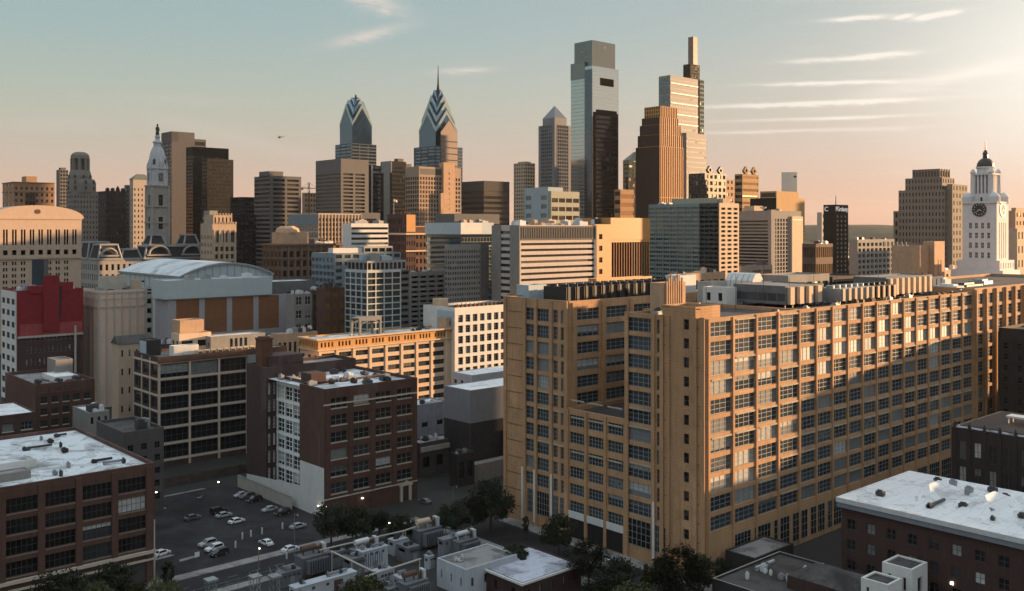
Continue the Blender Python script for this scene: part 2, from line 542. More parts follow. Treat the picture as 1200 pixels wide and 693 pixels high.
class T:
    """a thing: an Empty at its base with parts for children"""

    def __init__(s, name, label, cat, x, y, z=0.0, group=None, rz=0.0):
        e = bpy.data.objects.new(name, None)
        e.empty_display_size = 1
        COL.objects.link(e)
        e.location = (x, y, z)
        e.rotation_euler = (0, 0, rz)
        e['label'] = label
        e['category'] = cat
        if group:
            e['group'] = group
        s.e, s.x, s.y, s.z, s.win, s.panes = e, x, y, z, {}, False

    def part(s, name, mb, mats, parent=None, label=None, kind=None, smooth=False):
        o = link(name, mb.mesh(name, mats, smooth), parent or s.e)
        if label:
            o['label'] = label
        if kind:
            o['kind'] = kind
        return o

    def facade(s, mb, side, x0, y0, x1, y1, z0, z1, fs, pi_=1):
        """one outside wall with recessed openings. side E: plane x0 facing -X; N: plane y0 facing -Y; W: plane x1; S: plane y1"""
        if side == 'E':
            L, t = y1 - y0, (lambda u, d, z: (x0 + d, y1 - u, z))
        elif side == 'N':
            L, t = x1 - x0, (lambda u, d, z: (x0 + u, y0 + d, z))
        elif side == 'W':
            L, t = y1 - y0, (lambda u, d, z: (x1 - d, y0 + u, z))
        else:
            L, t = x1 - x0, (lambda u, d, z: (x1 - u, y1 - d, z))

        def q(u0, u1, za, zb, d=0.0, mi=0):
            mb.poly([t(u0, d, za), t(u1, d, za), t(u1, d, zb), t(u0, d, zb)], mi)
        if fs is None or fs.n == 0:
            q(0, L, z0, z1)
            return
        pu = (L - fs.um - fs.um2) / fs.n
        pz = (z1 - z0 - fs.zb - fs.zt) / fs.f
        ow, oh = pu * fs.w, pz * fs.h
        r = fs.rec
        ou = []                                             # openings across
        for i in range(fs.n):
            a = fs.um + i * pu + (pu - ow) / 2
            sw = (ow - (fs.sub - 1) * fs.gap * pu) / fs.sub
            for k in range(fs.sub):
                ou.append((a + k * (sw + fs.gap * pu), a + k * (sw + fs.gap * pu) + sw, i))
        zprev = z0
        style = (fs.bars, fs.fr, fs.g, fs.fm, fs.sill)
        for j in range(fs.f):
            za = z0 + fs.zb + j * pz + (pz - oh) * fs.v
            zb = za + oh
            q(0, L, zprev, za)
            up = 0.0
            for (a, b, i) in ou:
                if fs.skip and fs.skip(i, j):
                    continue
                q(up, a, za, zb)
                up = b
                mb.poly([t(a, 0, za), t(b, 0, za), t(b, r, za), t(a, r, za)])
                mb.poly([t(a, r, zb), t(b, r, zb), t(b, 0, zb), t(a, 0, zb)])
                mb.poly([t(a, 0, za), t(a, r, za), t(a, r, zb), t(a, 0, zb)])
                mb.poly([t(b, r, za), t(b, 0, za), t(b, 0, zb), t(b, r, zb)])
                p = t(a, r, za)
                st = style
                if fs.altg:
                    st = (fs.bars, fs.fr, fs.altg(i, j) or fs.g, fs.fm, fs.sill)
                s.win.setdefault(fs.name, []).append((p, {'N': 0.0, 'E': -pi / 2, 'W': pi / 2, 'S': pi}[side], b - a, oh, st))
            q(up, L, za, zb)
            zprev = zb
        q(0, L, zprev, z1)

        def bx(u0, u1, za, zb, d0, d1, mi):
            n = len(mb.v)
            mb.v += [t(u0, d0, za), t(u1, d0, za), t(u1, d0, zb), t(u0, d0, zb), t(u0, d1, za), t(u1, d1, za), t(u1, d1, zb), t(u0, d1, zb)]
            for f_ in ((0, 1, 2, 3), (1, 5, 6, 2), (4, 0, 3, 7), (3, 2, 6, 7), (4, 5, 1, 0)):
                mb.f.append(tuple(n + k for k in f_))
                mb.m.append(mi)
        if fs.pier:
            pw, pd = fs.pier
            for i in range(fs.n + 1):
                u = fs.um + i * pu
                bx(max(0.01, u - pw / 2), min(L - 0.01, u + pw / 2), z0, z1 - 0.01 - (fs.zt * 0.3), -pd, 0.05, pi_)
        if fs.band:
            bh, bd = fs.band
            for j in range(fs.f + 1):
                z = z0 + fs.zb + j * pz
                bx(0.012, L - 0.012, max(z0, z - bh / 2), min(z1 - .012, z + bh / 2), -bd, 0.05, pi_)

    def block(s, x0, y0, x1, y1, z0, z1, wall, roof=None, E=None, N=None, Wf=None, Sf=None, par=0.8, name='wall', rname='roof', pm=None, trim=None, cop=None):
        """a rectangular volume with recessed openings, a parapet and a sunk flat roof"""
        mb = MB()
        for side, fs in (('E', E), ('N', N), ('W', Wf), ('S', Sf)):
            s.facade(mb, side, x0, y0, x1, y1, z0, z1, fs)
        k = 0.45 if par > 0 else 0.0
        if par > 0:
            o = [(x0, y0), (x1, y0), (x1, y1), (x0, y1)]
            i_ = [(x0 + k, y0 + k), (x1 - k, y0 + k), (x1 - k, y1 - k), (x0 + k, y1 - k)]
            for a in range(4):
                b = (a + 1) % 4
                mb.poly([(*o[a], z1), (*o[b], z1), (*i_[b], z1), (*i_[a], z1)], 2 if cop else 0)
                mb.poly([(*i_[a], z1), (*i_[b], z1), (*i_[b], z1 - par), (*i_[a], z1 - par)])
        if trim:                                                        # cornice: height, proud
            for (h0, h1, pr) in trim:
                mb.box(x0 - pr, x1 + pr * 0.2, y0 - pr, y0 - 0.002, z1 - h0, z1 - h1, 1)
                mb.box(x0 - pr, x0 - 0.002, y0, y1, z1 - h0, z1 - h1, 1)
        mats = [wall, pm or wall, cop or wall]
        w = s.part(name, mb, mats)
        if roof is not None:
            rb = MB()
            zr = z1 - par
            rb.poly([(x0 + k, y0 + k, zr), (x1 - k, y0 + k, zr), (x1 - k, y1 - k, zr), (x0 + k, y1 - k, zr)])
            s.part(rname, rb, roof)
        return w

    def done(s, cap=100):
        """place the windows: the hundred that show largest one by one, the rest as one part"""
        for nm, lst in s.win.items():
            def size(it):
                p, r, w, h, st = it
                c = (s.x + p[0], s.y + p[1])
                d = max(1.0, dep(c))
                px = CX + F * lat(c) / d
                facing = abs(c[0] if r else c[1]) / max(1.0, sqrt(c[0] ** 2 + c[1] ** 2))
                return w * h * facing / d ** 2 * (0.15 if not -40 < px < 1240 else 1)
            lst.sort(key=size, reverse=True)
            for p, r, w, h, st in lst[:cap]:
                key = (round(w, 2), round(h, 2), st, s.panes)
                me = WINMESH.get(key)
                if me is None:
                    mb = MB()
                    win_geo(mb, w, h, st[0], st[1], None, bool(st[4]))
                    ms = [MATS[st[2]], MATS[st[3]]] + ([MATS[st[4]]] if st[4] else [])
                    if s.panes and st[0]:                               # frame with its glazing as a part of its own
                        a, b = MB(), MB()
                        for q in range(len(mb.f)):
                            (b if mb.m[q] == 0 else a).poly([mb.v[i] for i in mb.f[q]], mb.m[q])
                        me = WINMESH[key] = (a.mesh(nm, ms), b.mesh('pane', ms))
                    else:
                        me = WINMESH[key] = (mb.mesh(nm, ms), None)
                o = bpy.data.objects.new(nm, me[0])
                COL.objects.link(o)
                o.parent = s.e
                o.location = p
                o.rotation_euler = (0, 0, r)
                if me[1]:
                    link('pane', me[1], o)
            rest = lst[cap:]
            by = {}
            for it in rest:
                by.setdefault((it[4][2], it[4][3], it[4][4]), []).append(it)
            if rest:
                mb = MB()
                mats = []
                for (g, fm, sm), its in by.items():
                    off = len(mats)
                    mats += [MATS[g], MATS[fm], MATS[sm or fm]]
                    for p, r, w, h, st in its:
                        c_, s_ = cos(r), sin(r)

                        def place(x, y, z, p=p, c_=c_, s_=s_):
                            return (p[0] + c_ * x - s_ * y, p[1] + s_ * x + c_ * y, p[2] + z)
                        k0 = len(mb.m)
                        win_geo(mb, w, h, st[0], st[1], place, bool(st[4]))
                        for q in range(k0, len(mb.m)):
                            mb.m[q] += off
                o = s.part(nm, mb, mats, kind='stuff')
        s.win = {}
        return s


def tower(name, label, cat, xl, xc, xr, yt, d, group=None, zmin=0.0):
    """a thing with its near corner at image column xc and estimated depth d; returns it with w (X size), l (Y size) and h"""
    c = P(xc, d)
    t = T(name, label, cat, c[0], c[1], zmin, group)
    t.w = wx(c, xr)
    t.l = vy(c, xl)
    t.h = zat(yt, d)
    t.d = d
    return t


def units(t, x0, y0, x1, y1, z, n, seed, mats, lo=1.0, hi=3.5, hh=(0.8, 2.4), name='rooftop_unit'):
    """air handlers, hatches and ducts on a roof, each a part of its building"""
    r = random.Random(seed)
    for i in range(n):
        a, b, h = r.uniform(lo, hi), r.uniform(lo, hi), r.uniform(*hh)
        x, y = r.uniform(x0, max(x0 + .1, x1 - a)), r.uniform(y0, max(y0 + .1, y1 - b))
        mb = MB()
        mb.box(x, x + a, y, y + b, z + 0.25, z + h)
        mb.box(x + .1 * a, x + .9 * a, y + .1 * b, y + .9 * b, z - 0.02, z + 0.25)
        if h < 1.0 and r.random() < .35:
            L_ = r.uniform(3, 8)
            mb.box(x, min(x1, x + L_), y + .2, y + .7, z + .3, z + .8)
        if r.random() < .3 and min(a, b) > 1.2:
            mb.loft(x + a / 2, y + b / 2, [(min(a, b) * .36, z + h), (min(a, b) * .36, z + h + .3), (min(a, b) * .2, z + h + .32)], 10)
        else:
            mb.box(x + a * .15, x + a * .6, y + b * .2, y + b * .8, z + h, z + h + .35)
        t.part(name, mb, r.choice(mats))
# ---------------------------------------------------------------- shared materials
tan_brick = brickm('tan_brick', (0.49, 0.285, 0.155))
tan_pale = wallm('tan_stone', (0.52, 0.34, 0.22), var=0.25, streak=0.3)
red_brick = brickm('red_brick', (0.118, 0.066, 0.053), .6)
brown_brick = brickm('brown_brick', (0.085, 0.054, 0.049), .6)
dark_brick = brickm('dark_brick', (0.066, 0.040, 0.036), .6)
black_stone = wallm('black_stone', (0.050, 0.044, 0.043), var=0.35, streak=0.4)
grey_conc = wallm('grey_concrete', (0.27, 0.255, 0.235), var=0.22, streak=0.3)
pale_conc = wallm('pale_concrete', (0.46, 0.42, 0.37), var=0.18, streak=0.25)
warm_conc = wallm('warm_concrete', (0.50, 0.38, 0.28), var=0.18, streak=0.22)
white_paint = wallm('white_paint', (0.68, 0.66, 0.63), var=0.15, streak=0.22)
cream_wall = wallm('cream_wall', (0.62, 0.47, 0.34), var=0.15, streak=0.2)
white_stone = wallm('white_stone', (0.62, 0.60, 0.58), var=0.15, streak=0.22)
red_paint = wallm('red_paint', (0.23, 0.022, 0.030), var=0.2, streak=0.2)
pink_paint = wallm('faded_red_paint', (0.38, 0.075, 0.080), var=0.3, streak=0.4)
dark_metal = plain('dark_metal', (0.045, 0.045, 0.048), 0.5)
grey_metal = plain('grey_metal', (0.26, 0.27, 0.28), 0.5, 0.3)
pale_metal = plain('pale_metal', (0.55, 0.56, 0.57), 0.5, 0.2)
blue_metal = wallm('pale_blue_metal', (0.40, 0.47, 0.52), var=0.12, streak=0.2, rough=0.6)
rust = wallm('rusty_metal', (0.15, 0.085, 0.06), var=0.4, streak=0.4)
frame_dark = plain('frame_dark', (0.05, 0.05, 0.05), 0.6)
frame_white = plain('frame_white', (0.62, 0.62, 0.60), 0.6)
frame_mid = plain('frame_mid', (.10, .10, .10), .6)
frame_grey = plain('frame_grey', (0.20, 0.21, 0.21), 0.6)
sill_dull = plain('sill_dull', (.22, .16, .13), .8)
sill_stone = plain('sill_stone', (0.50, 0.42, 0.34), 0.8)
roof_white = roofm('roof_white', (0.62, 0.64, 0.66), (0.16, 0.15, 0.14), 0.55)
roof_grey = roofm('roof_grey', (0.26, 0.25, 0.245), (0.10, 0.09, 0.085), 0.6)
roof_dark = roofm('roof_dark', (0.085, 0.078, 0.076), (0.035, 0.033, 0.033), 0.6)
roof_clean = roofm('roof_clean_white', (0.70, 0.70, 0.70), (0.40, 0.39, 0.38), 0.3)
glassm('glass', blind=0.22)
glassm('glass_dark', (0.010, 0.012, 0.014), blind=0.08, dirt=0.12)
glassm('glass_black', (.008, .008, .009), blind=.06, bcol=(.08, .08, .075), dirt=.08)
glassm('glass_loft', (0.020, 0.028, 0.036), rough=0.18, blind=0.3, bcol=(0.34, 0.34, 0.33), dirt=0.45)
glassm('glass_pale', (0.10, 0.11, 0.115), rough=0.35, blind=0.85, bcol=(0.50, 0.50, 0.48), dirt=0.3)
glassm('glass_blue', (0.11, 0.15, 0.18), rough=0.08, blind=0.18, metal=0.75, bcol=(0.12, 0.15, 0.16), dirt=.1)
glassm('glass_green', (0.075, 0.105, 0.10), rough=0.08, blind=0.25, metal=0.7, bcol=(0.13, 0.16, 0.15), dirt=.12)
glassm('glass_amber', (.12, .065, .03), rough=.2, blind=.3, bcol=(.3, .18, .09))
glassm('glass_deep2', (.035, .042, .046), rough=.12, blind=.1)
glassm('glass_white_blind', (0.025, 0.028, 0.032), rough=0.2, blind=0.5, bcol=(0.62, 0.62, 0.60), dirt=0.2)

# ---------------------------------------------------------------- the big tan loft warehouse
c0 = P(828, 224)
t = loft = T('loft_warehouse', 'huge tan brick loft warehouse with rows of gridded windows, its long right side lit orange', 'warehouse', c0[0], c0[1])
FP, Z1 = 4.55, 61.0
Lw = 70.5
v1, v2 = vy(c0, 735), vy(c0, 667)
r_ = random.Random(11)
_pale = {}


def loft_alt(seed, p=0.06):
    rr = random.Random(seed)
    d = {}

    def f(i, j):
        k = (i, j)
        if k not in d:
            x = rr.random()
            d[k] = 'glass_pale' if (x < p or (j == 8 and x < 0.75) or (j == 2 and x < 0.3)) else None
        return d[k]
    return f


def rows(zlo, zhi):
    """storey range of the window grid inside a wall from zlo to zhi"""
    return zlo, zhi


zgrid0 = 59.8 - 3.05 - 10 * FP - (FP - 3.05) * 0.5           # bottom of the lowest full storey
NF = dict(zb=zgrid0, zt=Z1 - (zgrid0 + 11 * FP), h=3.5 / FP, v=0.5, bars=(4, 3), fr=0.16, g='glass_loft', fm='frame_grey', rec=0.45)
# right wing: near corner, stair bay and two window bays towards the court; then the long side
xA = wx(c0, 937)
xB = wx(c0, 1140)
X_END = 262.0
ya, yb = vy(c0, 808), vy(c0, 777)
# long side in three stretches: four wide bays, thirteen bays, then the narrow-piered end
t.block(0, 0, xA, v1, 0, Z1, tan_brick, roof_dark, E=None, N=FS(4, 11, 0.89, um=0.8, um2=0.1, pier=(.75, 0.26), altg=loft_alt(1), **NF), par=1.0, cop=tan_pale)
t.block(xA, 0.004, xB, 40, 0, Z1 - .01, tan_brick, roof_dark, N=FS(13, 11, 0.90, um=0.05, um2=0.05, pier=(.62, 0.26), altg=loft_alt(2, .12), **NF), par=1.0, cop=tan_pale)
NF2 = dict(NF)
NF2['zt'] += 1.0
t.block(xB, -0.6, X_END, 40, 0, Z1 + 1.0, tan_brick, roof_dark, N=FS(14, 11, 0.6, um=0.6, pier=(1.1, .7), **{**NF2, 'bars': (2, 3)}), par=1.0, cop=tan_pale)
# short (east) side: window bays in front of the right wing, each a thin front layer of the wall
eb = dict(NF)


def efront(u0, u1, z1, fs, z0=0.0, x0=-0.60):
    t.block(x0, u0, 0.02, u1, z0, z1, tan_brick, None, E=fs, par=0)


efront(0.3, ya * 0.55, Z1 - .3, None)
mbx = MB()
mbx.box(-0.9, -0.61, 0.0, 1.3, 0, Z1 + 0.3)
for k in range(14):
    mbx.box(-0.66, -0.61, 1.35, ya * 0.55 - 0.1, 4 + k * FP - 0.12, 4 + k * FP + 0.12, 1)
    mbx.box(-0.66, -0.61, yb * 1.0, v1 * 0.42, 4 + k * FP - 0.12, 4 + k * FP + 0.12, 1)
    mbx.box(-0.66, -0.61, Lw - 8.4, Lw - 1.6, 4 + k * FP - 0.12, 4 + k * FP + 0.12, 1)
for u in (ya * 0.55, v1 * 0.44, v1 - 0.5, v1 * .63, v2 + 0.5, Lw - 9.0, Lw - 0.9, v2 + 6.2, v2 + 12.2, yb * .98):
    mbx.box(-1.0, -0.615, u - 0.55, u + 0.55, 0, (Z1 + 0.2 if u < v1 else Z1 + 1.6))
t.part('pier', mbx, [tan_brick, wallm('brick_course', (0.25, 0.13, 0.065))], label='tan brick corner piers and stair bays with dark course lines')
eS = dict(NF)
# stair tower with a slot of small dark openings
t.block(-0.62, ya * 0.55, 9.0, yb * 0.98, 0, Z1 + 2.6, tan_brick, roof_dark, E=FS(2, 13, 0.34, 0.55, um=0.4, zb=3.0, zt=2.0, bars=(1, 2), g='glass_dark', rec=.4, skip=lambda i, j: i == 0), par=0.9, name='stair_tower')
# narrow then wide bay beside the court
efront(yb * 0.98, v1 * 0.44, Z1 - .2, None)
efront(v1 * 0.62, v1 - .02, Z1 - .1, FS(1, 11, 0.88, altg=loft_alt(4, .14), **{**eb, 'bars': (5, 3)}))
efront(v1 * 0.44, v1 * 0.62, Z1 - .15, FS(1, 11, 0.66, **{**eb, 'bars': (2, 3)}))
# the low block that fills the front of the court
zc = 34.2
t.block(-0.58, v1, 30, v2, 0, zc, tan_brick, roof_dark, E=FS(3, 6, 0.78, 3.05 / FP, zb=zgrid0 - FP * 0 + 0.0 - 4.4, zt=zc - (zgrid0 - 4.4 + 6 * FP), bars=(5, 3), fr=.16, g='glass_loft', fm='frame_grey', rec=.45,
        pier=(0.9, 0.4), altg=lambda i, j: 'glass_white_blind' if j == 4 else None), par=1.1, cop=tan_pale)
# the left wing, lit on its court side
zL = 62.6
t.block(0, v2, 60, Lw, 0, zL, tan_brick, roof_dark, E=None, N=FS(5, 6, 0.74, 3.2 / FP, um=1.6, um2=.5, zb=zL - 1.5 - 6 * FP, zt=1.5, bars=(4, 3), fr=.16, g='glass_loft', fm='frame_grey', rec=.45, pier=(1.2, .4), altg=loft_alt(6, .1)), par=1.0, cop=tan_pale)
efront(Lw - 8.6, Lw - .02, zL - .3, None)
eL = {**eb, 'zt': zL - .2 - (zgrid0 + 11 * FP)}
efront(v2 + 12.4, Lw - 8.6, zL - .2, FS(1, 11, 0.72, **{**eL, 'bars': (2, 3)}))
efront(v2 + 6.2, v2 + 12.4, zL - .22, FS(1, 11, 0.86, altg=loft_alt(7, .06), **{**eL, 'bars': (5, 3)}))
efront(v2 + 3.2, v2 + 6.2, zL - .2, FS(1, 11, 0.60, **{**eL, 'bars': (2, 3)}))
efront(v2 + 0.1, v2 + 3.2, zL - .22, FS(1, 11, 0.60, **{**eL, 'bars': (2, 3)}))
# back of the court
t.block(30, v1 + .01, 60, v2 - .01, 0, Z1 - 2, tan_brick, roof_dark, E=FS(2, 11, .7, **{**NF, 'zt': Z1 - 2 - (zgrid0 + 11 * FP) if Z1 - 2 > zgrid0 + 11 * FP else 0.1}), par=.8)
# loading openings at street level on both sides
TALL = ((5, 4), .15, 'glass_black', 'frame_grey', None)
for k in range(15):
    u = xA * .27 + k * 8.6
    t.win.setdefault('tall_window', []).append(((u, -.05, 1.2), 0.0, 6.9, 7.4, TALL))
for u, wd in ((v1 * .63 + .9, v1 * .30), (v1 * .44 + .9, v1 * .13), (v2 + 6.9, 4.8), (v2 + 13.0, 2.6), (v2 + 3.6, 2.0), (v2 + .9, 1.8)):
    t.win.setdefault('tall_window', []).append(((-.66, u + wd, 3.4), -pi / 2, wd, 6.6, TALL))
mb = MB()
mb.box(-.9, -.59, v1 + .2, v2 - .2, 5.4, 7.2)
for u in (v2 + 5.9, v2 + 12.6, v1 * .62, Lw - 8.3):
    mb.box(-1.06, -1.005, u - .35, u + .35, 1, 15.5)
t.part('canopy', mb, white_paint, label='white entrance canopy and painted pier feet')
mb = MB()
rl = random.Random(23)
for j in range(11):
    z_ = zgrid0 + j * FP + (FP + 3.05) * .5 + .08
    for k in range(4):
        if rl.random() < (.9 if j in (4, 5) else .28):
            u = .9 + k * (xA - .9) / 4
            mb.box(u + 1.0, u + (xA - .9) / 4 - .8, -.16, -.01, z_, z_ + .42)
    for k in range(13):
        if rl.random() < (.8 if j in (3, 4) else .25):
            u = xA + k * (xB - xA) / 13
            mb.box(u + .9, u + (xB - xA) / 13 - .7, -.16, -.01, z_, z_ + .42)
for j in (2, 4, 5):
    z_ = zgrid0 + j * FP + (FP + 3.05) * .5 + .08
    for a_, b_ in ((v1 * .63 + .5, v1 - 1.2), (v2 + 6.9, v2 + 11.6), (v2 + 1, v2 + 5.4), (v1 + 1, v1 + 6), (v1 + 7.6, v1 + 12.6), (v1 + 14.2, v1 + 19)):
        mb.box(-.76, -.605, a_, b_, z_ - (0 if a_ < v1 or a_ > v2 else .75), z_ + .4 - (0 if a_ < v1 or a_ > v2 else .75))
t.part('lintel', mb, wallm('lintel_cream', (.50, .44, .34), var=.4, streak=.4), kind='stuff')
mb = MB()
for k in range(3):
    u = v1 + 1.0 + k * 6.6
    mb.box(-0.66, -0.59, u, u + 5.4, 0.3, 5.3)
t.part('loading_door', mb, plain('opening_dark', (0.010, 0.010, 0.011), 0.9), kind='stuff')
# court boxes and roof plant
mb = MB()
mb.box(12, 19, v1 + 2.5, v1 + 9, zc - 1.1, zc + 8)
mb.box(20, 24, v1 + 1.0, v1 + 3.5, zc - 1.1, zc + 6)
t.part('penthouse', mb, grey_metal, label='grey metal stair heads in the court', kind='stuff')
t.block(8, 19.6, 17.4, 23.6, Z1 - 1.0, Z1 + 7.2, tan_pale, roof_dark, par=.5, name='penthouse')
mb = MB()
for k in range(8):
    mb.box(9 + k * .9, 9.4 + k * .9, 19.0, 19.5, Z1 - 1, Z1 + 7.6 + (k % 3) * .8)
t.part('pipe', mb, tan_pale)
# cooling plant on the left wing: long black lattice with a pale hut
mb = MB()
for k in range(13):
    x = 4 + k * 3.5
    mb.box(x, x + 3.1, v2 + 5, v2 + 14, zL - .9, zL + 3.3)
    mb.loft(x + 1.5, v2 + 7.4, [(1.2, zL + 3.3), (1.2, zL + 4.0), (.5, zL + 4.02)], 12)
    mb.loft(x + 1.5, v2 + 11.4, [(1.2, zL + 3.3), (1.2, zL + 4.0), (.5, zL + 4.02)], 12)
    mb.box(x + .1, x + .3, v2 + 4.4, v2 + 4.9, zL - .9, zL + 4.4)
t.part('cooling_unit', mb, plain('soot_metal', (0.022, 0.021, 0.021), .6), kind='stuff', label='long row of black rooftop cooling fans')
t.block(49, v2 + 1.5, 57, v2 + 7, zL - .9, zL + 5.2, white_paint, roof_grey, E=FS(1, 1, .35, .4, g='glass_dark'), par=.3, name='roof_hut', rname='hut_roof')
t.block(2, v2 + 18, 9, v2 + 23, zL - .9, zL + 3.4, blue_metal, roof_grey, par=.3, name='roof_hut', rname='hut_roof')
# white two-window hut, long glazed plant rooms and pale tower hoods on the long roof
t.block(42, 24.5, 47, 32.5, Z1 - 1, Z1 + 4.4, white_paint, roof_grey, E=FS(2, 1, .35, .42, g='glass_dark'), par=.3, name='roof_hut', rname='hut_roof')
for k in range(0):
    x = 24 + 5.4 * k
    mb = MB()
    mb.box(x, x + 5.0, 5, 12, Z1 + 0.2, Z1 + 3.0)
    mb.box(x - .1, x + 5.1, 4.9, 12.1, Z1 + 3.0, Z1 + 4.6, 1)
    mb.box(x + .2, x + .5, 5.2, 5.5, Z1 - 1, Z1 + .2)
    mb.box(x + 4.5, x + 4.8, 5.2, 5.5, Z1 - 1, Z1 + .2)
    mb.box(x + .2, x + .5, 11.2, 11.5, Z1 - 1, Z1 + .2)
    if k > 3:
        for q in range(3):
            mb.box(x + .4 + q * 1.6, x + 1.2 + q * 1.6, 4.7, 4.99, Z1 + .3, Z1 + 4.4, 2)
    t.part('cooling_unit', mb, [plain('louver_dark', (0.06, 0.065, 0.07), .5), blue_metal, cream_wall])
for k in range(10):
    x = 71 + 3.4 * k
    mb = MB()
    mb.box(x, x + 2.9, 6, 14, Z1 + .2, Z1 + 3.7)
    mb.box(x + .9, x + 2.1, 5.6, 5.99, Z1 + .2, Z1 + 3.7, 1)
    mb.loft(x + 1.4, 10, [(1.2, Z1 + 3.7), (1.2, Z1 + 4.5), (.6, Z1 + 4.52)], 12)
    mb.box(x + .2, x + .5, 6.2, 6.5, Z1 - 1, Z1 + .2)
    mb.box(x + 2.3, x + 2.6, 13.2, 13.5, Z1 - 1, Z1 + .2)
    t.part('cooling_unit', mb, [grey_metal if k < 6 else plain('louver_dark', (0, 0, 0)), cream_wall])
for k in range(5):
    mb = MB()
    y = 29 + 2.0 * k
    pts = [(61, Z1 - 1), (67, Z1 - 1), (67, Z1 + 5.6), (65.5, Z1 + 7.6), (63, Z1 + 7.3), (61.6, Z1 + 5.4)]
    n = len(mb.v)
    mb.v += [(a, y, z) for a, z in pts] + [(a, y + 1.75, z) for a, z in pts]
    for i in range(6):
        j = (i + 1) % 6
        mb.f.append((n + i, n + j, n + 6 + j, n + 6 + i))
        mb.m.append(0)
    mb.f += [tuple(n + i for i in reversed(range(6))), tuple(n + 6 + i for i in range(6))]
    mb.m += [0, 0]
    t.part('vent_hood', mb, white_paint)
t.block(76, 26, 100, 38, Z1 - 1, Z1 + 6.6, grey_conc, roof_grey, E=FS(1, 1, .9, .3, g='glass_dark'), N=FS(5, 1, .7, .4, g='glass_dark'), par=.4, name='penthouse')
t.block(102, 26, 122, 38, Z1 - 1, Z1 + 5.4, black_stone, roof_dark, N=FS(1, 2, .95, .4, g='glass_dark'), par=.4, name='penthouse')
t.block(48, 34, 56, 39, Z1 - 1, Z1 + 5.4, pale_conc, roof_grey, par=.4, name='penthouse')
t.block(139, 16, 160, 20, Z1 - 1, Z1 + 4.2, wallm('blue_sheet', (0.05, 0.09, 0.17)), roof_dark, N=FS(6, 1, .2, .7, g='glass_pale'), par=.3, name='roof_screen')
for (x, y, a, b, h, m) in ((166, 18, 5, 5, 3.6, white_paint), (150, 7, 6, 8, 2.2, white_paint), (170, 12, 14, 10, 1.6, dark_metal), (128, 24, 9, 7, 4, cream_wall), (104, 10, 5, 4, 2.5, rust), (190, 14, 8, 6, 2.2, grey_metal)):
    mb = MB()
    mb.box(x, x + a, y, y + b, Z1 - 1.02, Z1 - 1 + h)
    mb.box(x + a * .2, x + a * .8, y + b * .2, y + b * .8, Z1 - 1 + h, Z1 - .4 + h)
    t.part('rooftop_unit', mb, m)
units(t, 1, 15, 24, 23.5, Z1 - 1, 14, 5, [dark_metal, grey_metal, dark_metal, pale_metal], .8, 2.4)
units(t, 30, 1.5, 150, 4.5, Z1 - 1, 16, 6, [dark_metal, grey_metal, rust], .8, 2.2, (.6, 1.6))
units(t, 70, 15, 160, 26, Z1 - 1, 14, 8, [dark_metal, grey_metal, pale_metal, cream_wall], 1.2, 4.5)
mb = MB()
for k in range(9):
    mb.tube((20 + k * 13, 15, Z1 - 1), (20 + k * 13, 15, Z1 + 7 + (k % 3) * 2), .09, .05)
t.part('antenna', mb, dark_metal)
# glazed plant rooms: long dark glass to the east, cream fins to the north
for (px0, px1, py0, py1, h, nf, gl) in ((49, 69, 10, 27, 5.2, 4, 'louver_glass'), (106, 138, 10, 21, 5.6, 8, 'louver_glass')):
    MATS.setdefault('louver_glass', plain('louver_dark', (0, 0, 0)))
    n_ = int((py1 - py0) / 2.6)
    t.block(px0, py0, px1, py1, Z1 + .1, Z1 + h, wallm('plant_grey', (.17, .18, .185)), roof_grey, par=.3, E=FS(n_, 1, .92, .62, zb=.2, zt=1.5, g='glass_deep2', rec=.15), name='plant_room', rname='plant_roof')
    for k in range(nf):
        mb = MB()
        x = px0 + 1 + k * (px1 - px0 - 1) / nf
        mb.box(x, x + (px1 - px0) / nf * .42, py0 - 1.0, py0 - .01, Z1 + .1, Z1 + h - .4)
        t.part('plant_fin', mb, cream_wall)
    mb = MB()
    for k in range(6):
        for y_ in (py0 + .4, py1 - .8):
            x = px0 + .4 + k * (px1 - px0 - 1) / 5
            mb.box(x, x + .35, y_, y_ + .35, Z1 - 1.02, Z1 + .1)
    t.part('plant_legs', mb, dark_metal, kind='stuff')
loft.panes = True
loft.done()

# ---------------------------------------------------------------- red-brown office block in the middle
t = tower('brick_office_block', 'dark red brick office block with a tall white-framed light court and chimney', 'office block', 289, 380, 489, 457, 272)
BH = t.h
yA, yB = vy((t.x, t.y), 351), vy((t.x, t.y), 312)
sp = dict(g='glass', fm='frame_white', sill='sill_stone')
rt = random.Random(3)
t.block(0, 0, t.w, yA, 0, BH, red_brick, None, E=None, par=0,
        N=FS(4, 6, .70, .60, um=1.0, um2=1.0, zb=5.6, zt=1.7, sub=1, bars=(3, 2), fr=.10, band=None, pier=(1.1, .22), altg=lambda i, j: 'glass_white_blind' if rt.random() < .30 else 'glass_dark', **{**{k: v for k, v in sp.items() if k != 'g'}, 'fm': 'frame_grey'}))
t.block(3.6, yA + .004, t.w - .01, yB - .004, 0, BH - .9, brown_brick, None, par=0,
        E=FS(4, 6, .86, .84, zb=3.6, zt=1.4, um=.5, sub=1, bars=(2, 3), fr=.22, rec=.2, g='glass_white_blind', fm='frame_bright', band=(.8, .15), pier=(.6, .16)), pm=plain('frame_bright', (0.80, 0.80, 0.78), .6))
t.block(0, yB, t.w, t.l, 0, BH + 2.6, brown_brick, roof_grey, E=None, N=FS(2, 6, .5, .7, um=.2, um2=t.w - 3.6, zb=3.6, zt=4.0, bars=(2, 3), fr=.2, g='glass_white_blind', fm='frame_white'), par=1.0)
mb = MB()
mb.poly([(.5, .5, BH - .8), (t.w - .5, .5, BH - .8), (t.w - .5, yB, BH - .8), (.5, yB, BH - .8)])
